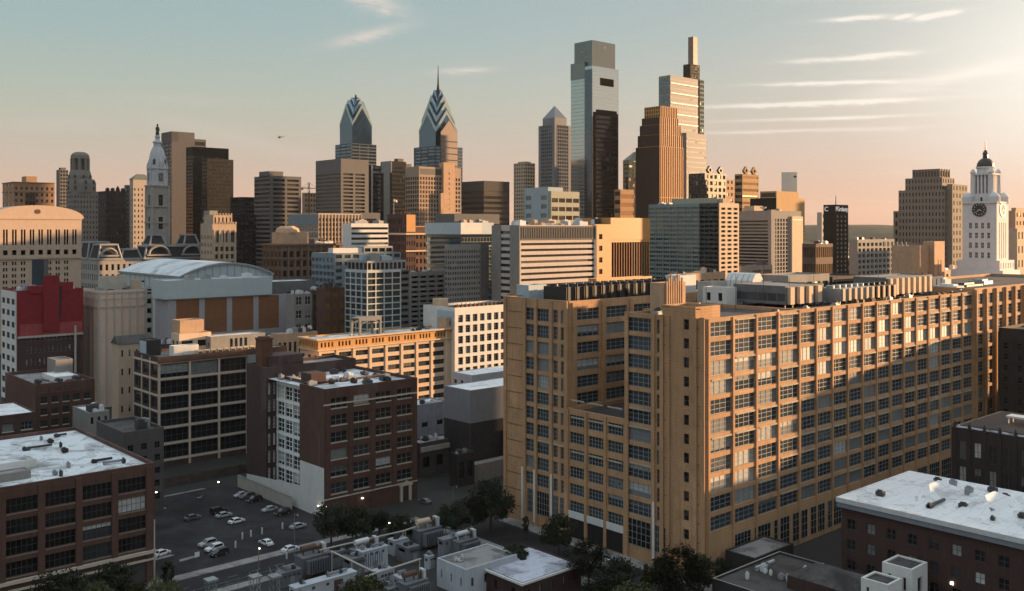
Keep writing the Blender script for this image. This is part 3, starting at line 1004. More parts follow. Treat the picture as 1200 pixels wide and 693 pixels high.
t.part('roof', mb, roof_white)
mb = MB()
for a, b in (((0, 0), (t.w, .45)), ((0, .45), (.45, yA)), ((t.w - .45, .45), (t.w, yB)), ((3.6, yA), (4.0, yB))):
    mb.box(a[0] - .01, b[0] + .01, a[1] - .01, b[1], BH - .9, BH + .12)
t.part('parapet', mb, red_brick)
for za_, zb_ in ((BH - 4.6, BH - 4.2), (5.2, 5.5)):
    mb = MB()
    mb.box(-.28, t.w * .995, -.3, -.012, za_, zb_)
    t.part('stone_band', mb, sill_stone)
mb = MB()
mb.box(-.06, -.004, .1, yA - .3, 0, 14.3)
mb.poly([(-.05, yA - .3, 0), (-.05, t.l - .2, 0), (-.05, t.l - .2, 4.0), (-.05, yA - .3, 7.0)])
t.part('painted_panel', mb, white_paint, label='white painted lower part of the side wall')
mb = MB()
mb.box(.8, 4.6, t.l - 8.4, t.l - 4.6, BH, BH + 10.5)
mb.box(.6, 4.8, t.l - 8.6, t.l - 4.4, BH + 10.5, BH + 11.1)
mb.box(1.3, 4.1, t.l - 7.9, t.l - 5.1, BH + 11.1, BH + 11.5)
t.part('chimney', mb, wallm('chimney_brick', (0.16, 0.07, 0.045), var=.4))
mb = MB()
mb.box(3, 14, yB + 2, yB + 10, BH + 1.6, BH + 5.6)
t.part('penthouse', mb, brown_brick)
mb = MB()
mb.box(4, 9, 14, 20, BH - .8, BH + 2.4)
t.part('penthouse', mb, brown_brick)
units(t, 1.5, 1.5, t.w - 2, yB - 2, BH - .8, 26, 21, [pale_metal, grey_metal, dark_metal, dark_metal, black_stone], .7, 3.0, (.6, 1.7))
t.panes = True
# doorway with a small pediment at the far end of the street side
mb = MB()
mb.box(t.w * .80, t.w * .82, -.7, -.01, 0, 5.0)
mb.box(t.w * .90, t.w * .92, -.7, -.01, 0, 5.0)
mb.poly([(t.w * .785, -.8, 5.0), (t.w * .935, -.8, 5.0), (t.w * .86, -.8, 6.3)])
mb.box(t.w * .785, t.w * .935, -.8, -.01, 4.7, 5.0)
mb.box(t.w * .825, t.w * .895, -.06, -.012, 0, 4.4, 1)
t.part('doorway', mb, [sill_stone, dark_metal], label='stone doorway with a pediment')
t.done()

# ---------------------------------------------------------------- framed block with pale beams
t = tower('framed_warehouse', 'dark warehouse with a pale concrete frame and wide dark window bays above the car park', 'warehouse', 157, 186, 304, 419, 330)
pf = wallm('frame_concrete', (0.58, 0.46, 0.37), var=.2)
t.block(0, 0, t.w + 6, t.l, 0, t.h, brown_brick, roof_grey, par=1.0, cop=None,
        N=FS(4, 6, .92, .80, um=.1, zb=2.2, zt=2.2, bars=(5, 2), fr=.09, g='glass_dark', fm='frame_mid', sill='sill_stone', pier=(.75, .3), band=(.5, .25)),
        E=FS(3, 6, .62, .62, zb=2.8, zt=2.2, bars=(2, 2), g='glass', fm='frame_dark', pier=(.5, .25), band=(.7, .22)), pm=pf)
mb = MB()
mb.box(-.5, t.w + 6, -.5, -.01, t.h - 2.1, t.h - .2)
t.part('cornice', mb, rust)
t.block(1, 13, 6, 20, t.h - 1, t.h + 4.6, black_stone, roof_dark, par=.3, name='penthouse')
mb = MB()
mb.box(.92, .99, 13.5, 19.5, t.h - .9, t.h + 4.2)
t.part('roof_hatch', mb, blue_metal)
t.block(11, 9, 23, 16, t.h - 1, t.h + 6.4, cream_wall, roof_grey, E=FS(2, 1, .5, .3, g='glass_dark'), N=FS(2, 1, .7, .3, g='glass_dark'), par=.5, name='penthouse')
t.block(13, 13, 22, 20, t.h + 6.0, t.h + 10.8, tan_pale, roof_grey, par=.4, name='penthouse')
t.block(7, 4, 16, 8, t.h - 1, t.h + 2.8, white_paint, roof_white, par=.2, name='roof_hut', rname='hut_roof')
t.block(21, 5, t.w + 5, 12, t.h - 1, t.h + 5.0, grey_conc, roof_white, E=FS(2, 1, .3, .3), N=FS(4, 1, .6, .6, um=7, g='glass_blue'), par=.3, name='penthouse')
for k in range(10):
    mb = MB()
    x = 14.5 + k * 2.5
    mb.box(x, x + 1.9, 1.2, 3.2, t.h - 1.02, t.h + 1.0)
    mb.box(x + .3, x + 1.6, 1.1, 1.19, t.h - .7, t.h + .6, 1)
    t.part('skylight', mb, [cream_wall, dark_metal])
t.done()

# ---------------------------------------------------------------- lower left brick factory with white roof
fx, fy = 24.0, 223.0
t = T('brick_factory', 'red brick factory with wide dark window bays and a stained white roof', 'factory', fx, fy)
fw_, fl_, fh_ = 64.6, 55.0, 27.4
ra = random.Random(5)
t.block(0, 0, fw_, fl_, 0, fh_, red_brick, roof_white, par=.9,
        N=FS(8, 4, .82, .70, um=1.0, um2=1.4, zb=7.2, zt=2.2, v=.62, bars=(6, 2), fr=.10, g='glass_dark', fm='frame_dark', sill='sill_dull', pier=(1.4, .4),
             altg=lambda i, j: 'glass_white_blind' if (i, j) in ((6, 0), (6, 1), (7, 2)) else 'glass_black'))
mb = MB()
for z0_, z1_, pr in ((6.6, 7.3, .8), (5.0, 5.4, .65)):
    mb.box(-.2, fw_ + .1, -pr, -.012, z0_, z1_)
t.part('stone_band', mb, sill_stone, label='two pale stone bands above the ground floor')
mb = MB()
for k in range(8):
    x = 1.6 + k * 8.0
    mb.box(x, x + 5.4, -.06, -.012, .6, 4.6)
t.part('loading_door', mb, frame_dark, kind='stuff')
t.block(14, 22, 34, 34, fh_ - .9, fh_ + 3.2, white_paint, roof_grey, par=.2, name='penthouse')
t.block(36, 18, 44, 23, fh_ - .9, fh_ + 1.0, white_paint, roof_white, par=.2, name='roof_hatch')
t.block(30, 8, 40, 12, fh_ - .9, fh_ + .9, grey_conc, roof_grey, par=.2, name='roof_hatch')
units(t, 42, 2, 63, 50, fh_ - .9, 15, 31, [dark_metal, grey_metal, dark_metal, black_stone], .5, 1.4, (.4, 1.2))
units(t, 5, 2, 36, 20, fh_ - .9, 8, 33, [dark_metal, grey_metal, pale_metal], .6, 1.6, (.4, 1.2))
t.panes = True
t.done()

# ---------------------------------------------------------------- blocks at the left edge
t = tower('brick_loft_block', 'dark red brick loft block with a grey roof and a white skylight', 'loft block', 6, 42, 111, 451, 330)
t.block(0, 0, t.w, t.l, 0, t.h, red_brick, roof_grey, par=1.2, N=FS(5, 6, .58, .56, um=.8, zb=1.0, zt=3.6, bars=(2, 2), g='glass', fm='frame_dark', sill='sill_stone', pier=(.7, .2)))
mb = MB()
mb.box(-.2, t.w, -.3, -.012, t.h - 3.4, t.h - 3.0)
t.part('stone_band', mb, rust)
t.block(9, 10, 17, 24, t.h - 1.2, t.h + .5, white_paint, roof_clean, par=.2, name='skylight')
t.block(13, 22, 19, 32, t.h - 1.2, t.h + 5.0, grey_conc, roof_grey, par=.4, name='penthouse')
units(t, 1, 1, t.w - 1, 12, t.h - 1.2, 9, 41, [dark_metal, grey_metal, rust])
t.done()
cx1, cy1 = P(42, 302)
t = T('brick_shed', 'low brick workshop with a pale blue-white roof at the left edge', 'workshop', cx1 - 48, cy1)
t.block(0, 0, 48, 24, 0, 24.6, brown_brick, roof_clean, par=.3, N=FS(9, 4, .6, .5, zb=4, zt=1.5, bars=(3, 2), g='glass', fm='frame_grey', sill='sill_stone'))
t.done()
t = tower('dark_brick_house', 'plain dark grey building with a black roof between the factory and the framed warehouse', 'building', 113, 145, 192, 507, 272)
t.block(0, 0, t.w, t.l, 0, t.h, wallm('slate_wall', (0.10, 0.092, 0.09), var=.2), roof_dark, par=.9, N=FS(3, 5, .4, .5, zb=3, zt=3, bars=(2, 2), g='glass_dark', fm='frame_dark'))
units(t, 5, 3, t.w - 1, 12, t.h - .9, 4, 44, [dark_metal, grey_metal], 1.5, 3.0, (1.5, 3.2))
t.done()
t = tower('grey_brick_annex', 'small grey annex behind the plain dark building, pale roofed', 'annex', 92, 104, 128, 484, 315)
t.block(0, 0, t.w, t.l + 6, 0, t.h, grey_conc, roof_white, par=.5, N=FS(3, 4, .4, .4, g='glass_dark'))
units(t, 1, 1, t.w - 1, t.l, t.h - .5, 6, 45, [dark_metal, pale_metal])
t.done()

# ---------------------------------------------------------------- cornice loft (orange top) and its white neighbour
t = tower('cornice_loft', 'cream loft building with an orange arcaded attic under a heavy cornice', 'loft block', 340, 373, 533, 398, 376)
t.block(0, 0, t.w, 14, 0, t.h - 4.4, cream_wall, None, par=0,
        N=FS(8, 9, .76, .56, um=.6, um2=5.0, zb=1.0, zt=.6, bars=(4, 2), fr=.14, g='glass', fm='frame_dark', rec=.45, pier=(.9, .25)),
        E=FS(3, 8, .5, .5, g='glass', zb=1, zt=1))
t.block(-.2, -.2, t.w, 14.2, t.h - 4.4, t.h, wallm('orange_terracotta', (0.60, 0.33, 0.13), var=.2), roof_white, par=.6,
        N=FS(39, 1, .55, .62, um=.8, um2=5.2, zb=.5, zt=.9, bars=(1, 2), g='glass_amber', fm='frame_dark', rec=.5, skip=lambda i, j: i % 5 == 4), E=FS(8, 1, .5, .6, zb=.5, zt=.9, g='glass_dark'), name='attic')
mb = MB()
mb.box(-1.3, t.w, -1.3, -.22, t.h - .5, t.h + .1)
mb.box(-1.3, -.22, -.22, 14.2, t.h - .5, t.h + .1)
mb.box(-.8, t.w, -.8, -.22, t.h - 4.6, t.h - 4.1)
mb.box(-.8, -.22, -.22, 14.2, t.h - 4.6, t.h - 4.1)
t.part('cornice', mb, cream_wall)
# arched steel frame on the roof
mb = MB()
for (x, y) in ((21, 3), (31, 3), (31, 9), (21, 9)):
    mb.box(x - .4, x + .4, y - .4, y + .4, t.h - .6, t.h + 5.6)
for y in (3, 9):
    for k in range(8):
        a0, a1 = pi * k / 8, pi * (k + 1) / 8
        mb.tube((26 - 4.6 * cos(a0), y, t.h + 3.4 + 2.2 * sin(a0)), (26 - 4.6 * cos(a1), y, t.h + 3.4 + 2.2 * sin(a1)), .28)
    mb.box(20.5, 31.5, y - .35, y + .35, t.h + 5.6, t.h + 6.8)
mb.box(20.5, 31.5, 3.36, 8.64, t.h + 6.4, t.h + 6.78)
t.part('tank_frame', mb, grey_conc, label='arched frame of an old water tank')
mb = MB()
mb.box(t.w - 5.5, t.w - 4.6, -.5, -.21, 0, t.h + .1)
t.part('pier', mb, cream_wall)
units(t, 2, 2, t.w - 8, 13, t.h - .6, 10, 51, [grey_metal, dark_metal, pale_metal], .8, 2.2, (.5, 1.4))
t.block(t.w - 5, -.24, t.w + .2, 6, t.h - .6, t.h + 4.6, tan_pale, roof_grey, N=FS(1, 1, .3, .3), par=.3, name='stair_head')
lowx, lowy = t.x, t.y
t.done()
# lower cream wing in front of it (left), seen over the roofs
t = tower('cream_roof_wing', 'low cream wing with a dark window strip in front of the cornice loft', 'building', 315, 318, 372, 428, 350)
t.block(0, 0, t.w + 2, 12, 0, t.h, cream_wall, roof_grey, par=.5, N=FS(3, 7, .86, .5, zt=1.5, bars=(3, 2), g='glass_dark', fm='frame_dark'))
t.block(1, 3, 8, 9, t.h - .5, t.h + 6, brown_brick, roof_grey, par=.3, name='penthouse')
t.block(-6, 6, 1, 10, t.h - 8, t.h + 3.5, grey_metal, roof_grey, par=.3, name='penthouse')
t.done()
t = tower('white_loft', 'white loft building with a regular grid of square windows', 'loft block', 496, 533, 600, 361, 418)
t.block(0, 0, t.w + 6, t.l, 0, t.h, white_paint, roof_dark, par=1.0, E=None,
        N=FS(9, 9, .66, .70, um=1.2, zb=3.5, zt=2.6, sub=1, bars=(2, 3), fr=.12, g='glass', fm='frame_grey', rec=.5))
mb = MB()
for k in range(16):
    mb.box(3 + k * 2.4, 4.3 + k * 2.4, 2, 4, t.h - 1.02, t.h + .9)
    mb.box(3.2 + k * 2.4, 3.5 + k * 2.4, 2.2, 2.5, t.h + .9, t.h + 1.5)
t.part('rooftop_unit', mb, rust, kind='stuff')
mb = MB()
mb.box(-.14, -.01, .4, t.l * .55, t.h - 9, t.h - 1.5)
t.part('painted_panel', mb, blue_metal)
t.block(3, t.l - 8, 8, t.l - 3, t.h - 1, t.h + 3, cream_wall, roof_grey, par=.3, name='penthouse')
t.done()

# ---------------------------------------------------------------- sheds and small blocks by the cross street
sx_, sy_ = P(551, 322)
t = tower('grey_metal_shed', 'tall grey metal shed with a white roof beside the tan loft', 'shed', 548, 551, 640, 458, 318)
gm = wallm('grey_sheet', (0.24, 0.245, 0.265), var=.1, rough=.6)
t.block(0, 0, 30, 14, 0, t.h, gm, roof_clean, par=.2)
mb = MB()
mb.box(-.06, -.01, .1, 13.9, 0, t.h * .62)
mb.box(0, 18, -.07, -.01, 0, t.h * .62)
t.part('dark_panel', mb, wallm('dark_sheet', (0.055, 0.05, 0.052)), label='dark lower cladding')
mb = MB()
mb.box(14, 29, -3.0, -.08, 0, t.h * .48)
t.part('annex', mb, dark_brick)
mb = MB()
mb.box(-6, 13, -6, -2.5, 0, 5.6)
t.part('low_wall', mb, grey_conc)
t.done()
t = tower('grey_windowed_shed', 'grey shed with a row of dark windows below its white roof, behind the taller shed', 'shed', 548, 553, 640, 440, 372)
t.block(0, 0, 30, 12, 0, t.h, wallm('pale_sheet', (0.40, 0.40, 0.43), var=.1), roof_clean, par=.2, N=FS(8, 1, .42, .42, zb=t.h - 5.5, zt=1.5, g='glass_dark', bars=(1, 1)), E=FS(3, 1, .4, .4, zb=t.h - 5.5, zt=1.5, g='glass_dark'))
t.done()
for (nm, lb, xl, xc, xr, yt, d, m, rf, E_, N_, sd) in (
        ('garage', 'pale blue rendered garage with purple graffiti stains next to the brick office block', 470, 489, 524, 475, 345, wallm('stained_render', (0.30, 0.31, 0.34), var=.35, tint=(0.20, 0.12, 0.18)), roof_white, None, FS(2, 1, .4, .25, zb=8, zt=4, g='glass_dark'), 61),
        ('brick_house', 'dark gabled brick warehouse with a rust-stained wall behind the garage', 505, 520, 549, 478, 362, rust, roof_dark, None, FS(5, 2, .6, .5, g='glass_dark'), 62),
        ('workshop', 'low grey workshop with a flat roof and a pale fascia facing the cross street', 478, 492, 538, 520, 318, wallm('slate_wall', (0, 0, 0)), roof_grey, None, FS(3, 1, .5, .5, zb=1, zt=3, g='glass_dark'), 63),
        ('workshop', 'small dark workshop with a rolling door at the street corner', 527, 536, 556, 533, 305, black_stone, roof_grey, None, FS(2, 1, .5, .5, g='glass_dark'), 64)):
    t = tower(nm, lb, nm.replace('_', ' '), xl, xc, xr, yt, d)
    t.block(0, 0, t.w, t.l, 0, max(3.5, t.h), m, rf, E=E_, N=N_, par=.4)
    units(t, .5, .5, t.w - 1, t.l - 1, max(3.5, t.h) - .4, 7, sd, [pale_metal, grey_metal, dark_metal], .6, 2.0, (.5, 1.5))
    if sd == 63:
        mb = MB()
        mb.box(0.2, t.w, -.5, -.02, max(3.5, t.h) - 3.0, max(3.5, t.h) - 1.4)
        t.part('fascia', mb, pale_conc)
    t.done()

# ---------------------------------------------------------------- right edge: white-roofed hall, dark gothic block and tower
gx, gy = P(986, 212)
t = T('brick_hall', 'dark brick hall with a broad white membrane roof and blue-grey eaves', 'hall', gx, gy - 100)
GH = 22.0
rb_ = random.Random(9)
t.block(0, 0, 33, 100, 0, GH, dark_brick, None, par=0, E=FS(22, 4, .42, .5, zb=2.0, zt=2.4, bars=(2, 2), g='glass_dark', fm='frame_dark', altg=lambda i, j: 'glass_white_blind' if rb_.random() < .22 else None))
mb = MB()
mb.box(-1.0, 33.6, -1, 100.8, GH + .02, GH + 1.0, 0)
mb.box(-.8, 33.4, -.8, 100.6, GH - 1.1, GH, 1)
t.part('eaves', mb, [pale_metal, wallm('eaves_paint', (0.20, 0.22, 0.25), var=.2)], label='blue-grey eaves board')
mb = MB()
mb.poly([(-.95, -.9, GH + 1.03), (33.5, -.9, GH + 1.03), (33.5, 100.7, GH + 1.03), (-.95, 100.7, GH + 1.03)])
t.part('roof', mb, roof_clean)
for y in (72, 84):
    mb = MB()
    mb.prism([(9, y), (26, y), (26, y + 7), (9, y + 7)], GH + 1.0, GH + 3.6, 0, [(15, y + 3.4), (20, y + 3.4), (20, y + 3.6), (15, y + 3.6)])
    t.part('skylight', mb, roof_clean)
t.block(8, 54, 16, 64, GH + 1, GH + 4.4, red_brick, roof_grey, par=.3, name='penthouse')
units(t, 4, 66, 30, 98, GH + 1.02, 14, 71, [dark_metal, grey_metal, dark_metal], .7, 2.0, (.6, 1.6))
mb = MB()
mb.box(-1.8, -.01, 60, 74, 4.2, 4.5)
for k in range(16):
    mb.box(-1.75, -1.68, 60 + k * .9, 60.08 + k * .9, 4.5, 5.6)
mb.box(-1.78, -1.66, 60, 74, 5.6, 5.7)
t.part('balcony', mb, grey_metal)
mb = MB()
mb.box(-.25, -.012, 75.6, 76.1, 10.4, 10.9)
t.part('wall_lamp', mb, plain('lamp_glow', (1.0, 0.86, 0.66), emit=5.0), label='lit lamp')
t.done()
hx, hy = P(1115, 254)
t = T('gothic_block', 'dark stone block with tall pointed windows and a striped pale roof at the right edge', 'building', hx, hy - 70)
gh = zat(500, 254)
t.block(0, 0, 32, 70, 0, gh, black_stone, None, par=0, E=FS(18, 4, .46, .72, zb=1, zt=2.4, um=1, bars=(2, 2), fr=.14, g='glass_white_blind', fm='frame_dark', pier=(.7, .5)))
mb = MB()
rm = roofm('roof_striped', (0.40, 0.40, 0.44), (0.07, 0.065, 0.065), .9, .25)
mb.poly([(.3, .3, gh + .01), (31.7, .3, gh + .01), (31.7, 69.7, gh + .01), (.3, 69.7, gh + .01)])
t.part('roof', mb, rm)
mb = MB()
for k in range(26):
    mb.box(3 + k * 1.1, 3.45 + k * 1.1, 1, 69, gh + .02, gh + .3)
t.part('roof_batten', mb, dark_metal, kind='stuff')
mb = MB()
for k in range(18):
    for dx in (0,):
        y = 1 + k * 68 / 18 + 1.9
        mb.loft(-.25, y + 1.9, [(.5, gh - .2), (.4, gh + .7), (.05, gh + 1.8)], 4)
t.part('pinnacle', mb, black_stone, kind='stuff')
mb = MB()
for q in (0, 5):
    mb.box(14.0, 14.4, 56 + q, 56.4 + q, gh, gh + 1.8)
    mb.box(17.0, 17.4, 56 + q, 56.4 + q, gh, gh + 1.8)
mb.box(13.8, 17.6, 55.8, 61.6, gh + 1.8, gh + 2.3, 1)
t.part('roof_platform', mb, [grey_metal, pale_metal])
t.done()
ux, uy = P(1170, 318)
t = T('gothic_tower', 'tall dark stone tower with slit windows at the right edge, in shade', 'tower', ux, uy - 26)
uh = zat(384, 318)
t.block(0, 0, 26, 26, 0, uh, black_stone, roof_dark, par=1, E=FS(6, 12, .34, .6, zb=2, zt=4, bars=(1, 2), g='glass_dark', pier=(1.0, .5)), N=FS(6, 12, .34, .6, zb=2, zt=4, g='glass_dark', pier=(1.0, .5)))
mb = MB()
mb.loft(-.34, 22, [(.3, uh * .42), (.3, uh * .42 + .5)], 8)
t.part('wall_lamp', mb, plain('lamp_glow', (1, 1, 1)), label='lit lamp')
t.done()
# unseen row added along the shaded side of that street, outside the picture: it shades the loft's lower floors
for k, (dx, ww, hh_) in enumerate(((34, 26, 38), (64, 34, 28), (104, 30, 36), (140, 40, 28), (190, 36, 36), (240, 70, 28))):
    t = T('shading_block', 'unseen shading block in the row beyond the dark gothic tower, ' + ('second', 'third', 'fourth', 'fifth', 'sixth', 'seventh')[k] + ' along the street', 'office block', ux + dx, uy - 70)
    t.block(0, -60 if k == 0 else 0, ww, 52, 0, hh_, grey_conc, roof_dark, par=1, E=FS(8, 11, .5, .5, g='glass_dark'), N=None, Wf=FS(8, 11, .5, .5, g='glass_dark'))
    t.done(0)
# ---------------------------------------------------------------- middle distance and skyline
grey_tower = wallm('grey_tower_concrete', (0.135, 0.130, 0.128), var=.15, streak=.2)
bronze = wallm('bronze_cladding', (0.022, 0.024, 0.022), var=.2, streak=.1, rough=.7, spec=.15)
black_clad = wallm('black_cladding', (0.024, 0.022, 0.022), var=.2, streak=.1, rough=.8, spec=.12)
gold_stone = wallm('gold_granite', (0.52, 0.25, 0.085), var=.12, streak=.15, rough=.5)
glassm('glass_tower', (0.17, 0.21, 0.24), rough=.07, blind=.12, metal=.8, bcol=(.12, .13, .13), dirt=.08)
glassm('glass_sky', (0.42, 0.48, 0.50), rough=.05, blind=.05, metal=.9, bcol=(.4, .45, .46), dirt=.05, wob=.12)
glassm('glass_deep', (0.085, 0.12, 0.155), rough=.07, blind=.1, metal=.8, bcol=(.06, .08, .1), dirt=.08)
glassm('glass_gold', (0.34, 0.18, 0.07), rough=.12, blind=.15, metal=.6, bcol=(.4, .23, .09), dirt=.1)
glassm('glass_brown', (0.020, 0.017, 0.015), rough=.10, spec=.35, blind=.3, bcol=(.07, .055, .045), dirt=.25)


def simple(name, label, cat, xl, xc, xr, yt, d, wall, E=None, N=None, roof=None, group=None, ph=None, seed=0, par=1.0, pm=None, nu=0, minw=6.0, trim=None, cop=None, fin=True):
    t = tower(name, label, cat, xl, xc, xr, yt, d, group)
    t.w, t.l = max(t.w, minw), max(t.l, minw)
    roof = roof or roof_grey
    t.block(0, 0, t.w, t.l, 0, t.h, wall, roof, E=E, N=N, par=par, pm=pm, trim=trim, cop=cop)
    for p in ph or ():                                       # penthouses as shares of the plan: x0 x1 y0 y1 height material
        t.block(t.w * p[0], t.l * p[2], t.w * p[1], t.l * p[3], t.h - par, t.h + p[4], p[5] if len(p) > 5 else wall, roof, par=.3, name='penthouse')
    if nu:
        units(t, 1, 1, t.w - 1, t.l - 1, t.h - par, nu, seed or 100, [grey_metal, dark_metal, pale_metal, rust], 1.2, 4.0, (1.0, 3.0))
    return t.done() if fin else t


# --- left: courthouse with the arched attic
t = tower('courthouse', 'broad cream courthouse with an arched attic lit orange, behind the red painted wall', 'courthouse', -60, -24, 95, 255, 620)
cream2 = wallm('courthouse_stone', (0.52, 0.39, 0.30), var=.12, streak=.15)
w = t.w
t.block(0, 0, w, 40, 0, t.h, cream2, roof_grey, par=1.0, N=FS(10, 13, .50, .56, um=1.5, um2=7, zb=8, zt=28.0, sub=2, gap=.10, g='glass_dark', rec=.6, skip=lambda i, j: i in (5, 6)))
t.block(-.35, -.4, w + .2, .0, t.h - 26.5, t.h - 19.5, cream2, None, par=0, N=FS(11, 1, .5, .46, um=2.0, g='glass_dark', rec=.8), name='attic')
t.block(-.35, -.4, w + .2, .0, t.h - 19.5, t.h - .01, cream2, None, par=0, N=FS(11, 1, .52, .60, um=2.0, zb=.5, zt=2, v=.15, sub=2, g='glass_dark', bars=(2, 4), fr=.3, fm='frame_grey', rec=.8), name='attic')
mb = MB()
mb.box(-.8, w + .6, -1.0, -.41, t.h - 27.4, t.h - 26.6)
mb.box(-.8, w + .6, -1.0, -.41, t.h - 1.0, t.h + .3)
n0 = len(mb.v)
K = 24
cxm = w * .56
pts = [(cxm + (w * .47) * cos(pi * (1 - k / K)), t.h - .2 + 8.6 * sin(pi * k / K) ** 1.0) for k in range(K + 1)]
for y in (-.3, 30):
    mb.v += [(a, y, z) for a, z in pts]
for k in range(K):
    mb.f.append((n0 + k, n0 + k + 1, n0 + K + 1 + k + 1, n0 + K + 1 + k))
    mb.m.append(1)
mb.f.append(tuple(n0 + k for k in range(K + 1)))
mb.m.append(0)
mb.f.append(tuple(n0 + K + 1 + k for k in reversed(range(K + 1))))
mb.m.append(0)
t.part('arched_roof', mb, [cream2, pale_conc])
mb = MB()
mb.loft(cxm, 0, [(1.5, 0), (1.5, .3)], 14)
mb.v = [(x, -.35 - z, t.h + 4.2 + y) for x, y, z in mb.v]
t.part('medallion', mb, rust)
mb = MB()
mb.box(w * .50, w * .615, -.3, -.05, 4, t.h - 28)
mb.box(w * .615, w * .66, -.2, -.05, 4, t.h - 28, 1)
t.part('glass_stair', mb, [MATS['glass_deep'], grey_tower])
t.done()

# --- red painted wall block
t = tower('red_wall_building', 'old loft block with a huge dark red painted side wall and white striped front', 'building', 3, 20, 97, 345, 420)
t.block(0, 0, t.w, t.l, 0, t.h - 13, brown_brick, None, par=0, E=None, N=FS(12, 5, .36, .5, um=3, zb=10, zt=4, bars=(1, 2), g='glass_white_blind', fm='frame_white'))
t.block(-.05, -.4, t.w + .05, t.l, t.h - 18.5, t.h + 1.5, red_paint, roof_grey, par=.8, name='painted_wall')
mb = MB()
mb.box(1.0, t.w * .98, -.46, -.405, t.h - 18.5, t.h - 13.4)
t.part('faded_panel', mb, pink_paint, label='faded pink strip along the foot of the red wall')
mb = MB()
mb.box(t.w * .38, t.w * .62, -1.2, -.41, t.h - 17, t.h + 7.8)
mb.box(t.w * .62, t.w * .66, -.6, -.41, t.h - 11, t.h + 3, 1)
mb.box(t.w * .18, t.w * .38, -.9, 3, t.h, t.h + 3.4)
mb.box(t.w * .66, t.w * .84, -.9, 3, t.h, t.h + 4.6)
mb.box(t.w * .0, t.w, -.8, -.41, t.h - 19.4, t.h - 18.5, 2)
t.part('stepped_gable', mb, [red_paint, black_stone, pale_conc])
t.block(-.55, .3, -.06, t.l, 6, t.h + 1, white_paint, None, E=FS(3, 9, .6, .5, zb=1, zt=2, g='glass_dark', bars=(1, 1), rec=.2), par=0, name='striped_front')
units(t, 2, 3, t.w - 2, t.l - 2, t.h + .7, 9, 81, [white_paint, grey_metal, pale_metal], 1.5, 4, (1, 2.6))
mb = MB()
mb.tube((t.w * .86, -2, 0), (t.w * .86, -2, t.h - 15), .5, .5, 8)
t.part('vent_pipe', mb, pale_conc)
t.done()
t = tower('panelled_warehouse', 'tan warehouse with blank pilastered walls next to the red wall block', 'warehouse', 97, 115, 178, 341, 440)
t.block(0, 0, t.w, t.l, 0, t.h, wallm('panel_tan', (0.68, 0.50, 0.40), var=.12), roof_grey, par=1.2,
        N=FS(6, 1, .78, .90, um=.3, um2=3.4, zb=0, zt=1.5, rec=.25, name='blind_panel', g='panel_tan', fm='frame_dark', pier=(.7, .22)), E=FS(4, 1, .8, .9, zb=0, zt=1.5, rec=.25, name='blind_panel', g='panel_tan', fm='frame_dark', pier=(.6, .2)), pm=pale_conc, trim=((1.6, .9, .25), (8.0, 7.5, .2)))
t.block(t.w - 3, -.3, t.w + .3, 0, 0, t.h + 1, pale_conc, None, par=0, N=FS(1, 12, .6, .5, g='glass_dark'), name='stair_bay')
t.block(5, 8, 16, 15, t.h - 1, t.h + 6, pale_conc, roof_grey, par=.3, name='penthouse')
t.block(17, 3, 21, 7, t.h - 1, t.h + 4.4, warm_conc, roof_grey, par=.3, name='penthouse')
units(t, 1, 1, t.w - 2, t.l - 1, t.h - 1.2, 8, 82, [dark_metal, grey_metal])
t.done()
t = tower('gabled_house', 'small tan gabled house with a dark roof beside the tan panelled warehouse', 'house', 131, 139, 181, 404, 400)
t.block(0, 0, t.w, t.l, 0, t.h, warm_conc, None, par=0, N=FS(5, 4, .25, .35, g='glass_dark', zb=3))
mb = MB()
n = len(mb.v)
mb.v += [(-.4, -.4, t.h), (t.w, -.4, t.h), (t.w, t.l + .4, t.h), (-.4, t.l + .4, t.h), (-.4, t.l / 2, t.h + 3.2), (t.w, t.l / 2, t.h + 3.2)]
for f in ((0, 1, 5, 4), (2, 3, 4, 5), (3, 0, 4), (1, 2, 5)):
    mb.f.append(f)
    mb.m.append(0)
t.part('roof', mb, roof_dark)
t.done()

# --- exhibition hall with the arched shed roof
t = tower('exhibition_hall', 'huge exhibition hall with a shallow arched pale roof, blue-grey side and rust brick panels below', 'exhibition hall', 140, 209, 320, 324, 470)
hw, hl, hz = t.w, t.l, t.h
mb = MB()
t.facade(mb, 'E', 0, 0, hw, hl, 0, hz, FS(6, 1, .5, .12, zb=hz - 8, zt=0.5, name='louver', g='glass_dark', rec=.1, skip=lambda i, j: i in (1, 3)))
mb.poly([(0, 0, 0), (hw, 0, 0), (hw, 0, hz), (0, 0, hz)])
K = 20
ar = [(hw * k / K, hz + 6.2 * (1 - (2 * k / K - 1) ** 2)) for k in range(K + 1)]
mb.poly([(x, 0, z) for x, z in ar])
mb.poly([(hw, hl, 0), (0, hl, 0)] + [(x, hl, z) for x, z in ar])
mb.poly([(hw, 0, 0), (hw, hl, 0), (hw, hl, hz), (hw, 0, hz)])
t.part('wall', mb, wallm('hall_cladding', (0.42, 0.48, 0.50), var=.08, streak=.12, rough=.6))
mb = MB()
for k in range(K):
    (a, za), (b, zb) = ar[k], ar[k + 1]
    mb.poly([(a, -1.2, za + .05), (b, -1.2, zb + .05), (b, hl + 1, zb + .05), (a, hl + 1, za + .05)])
    mb.poly([(a, -1.2, za - .9), (b, -1.2, zb - .9), (b, -1.2, zb + .05), (a, -1.2, za + .05)], 1)
mb.box(-.6, -.02, -1.2, hl + 1, hz - .9, hz + .04, 1)
ribs = MB()
for k in range(13):
    x = (k + .5) * hw / 13
    ribs.box(x - .12, x + .12, -.18, -.01, hz - 14, hz + 5.9 * (1 - (2 * x / hw - 1) ** 2))
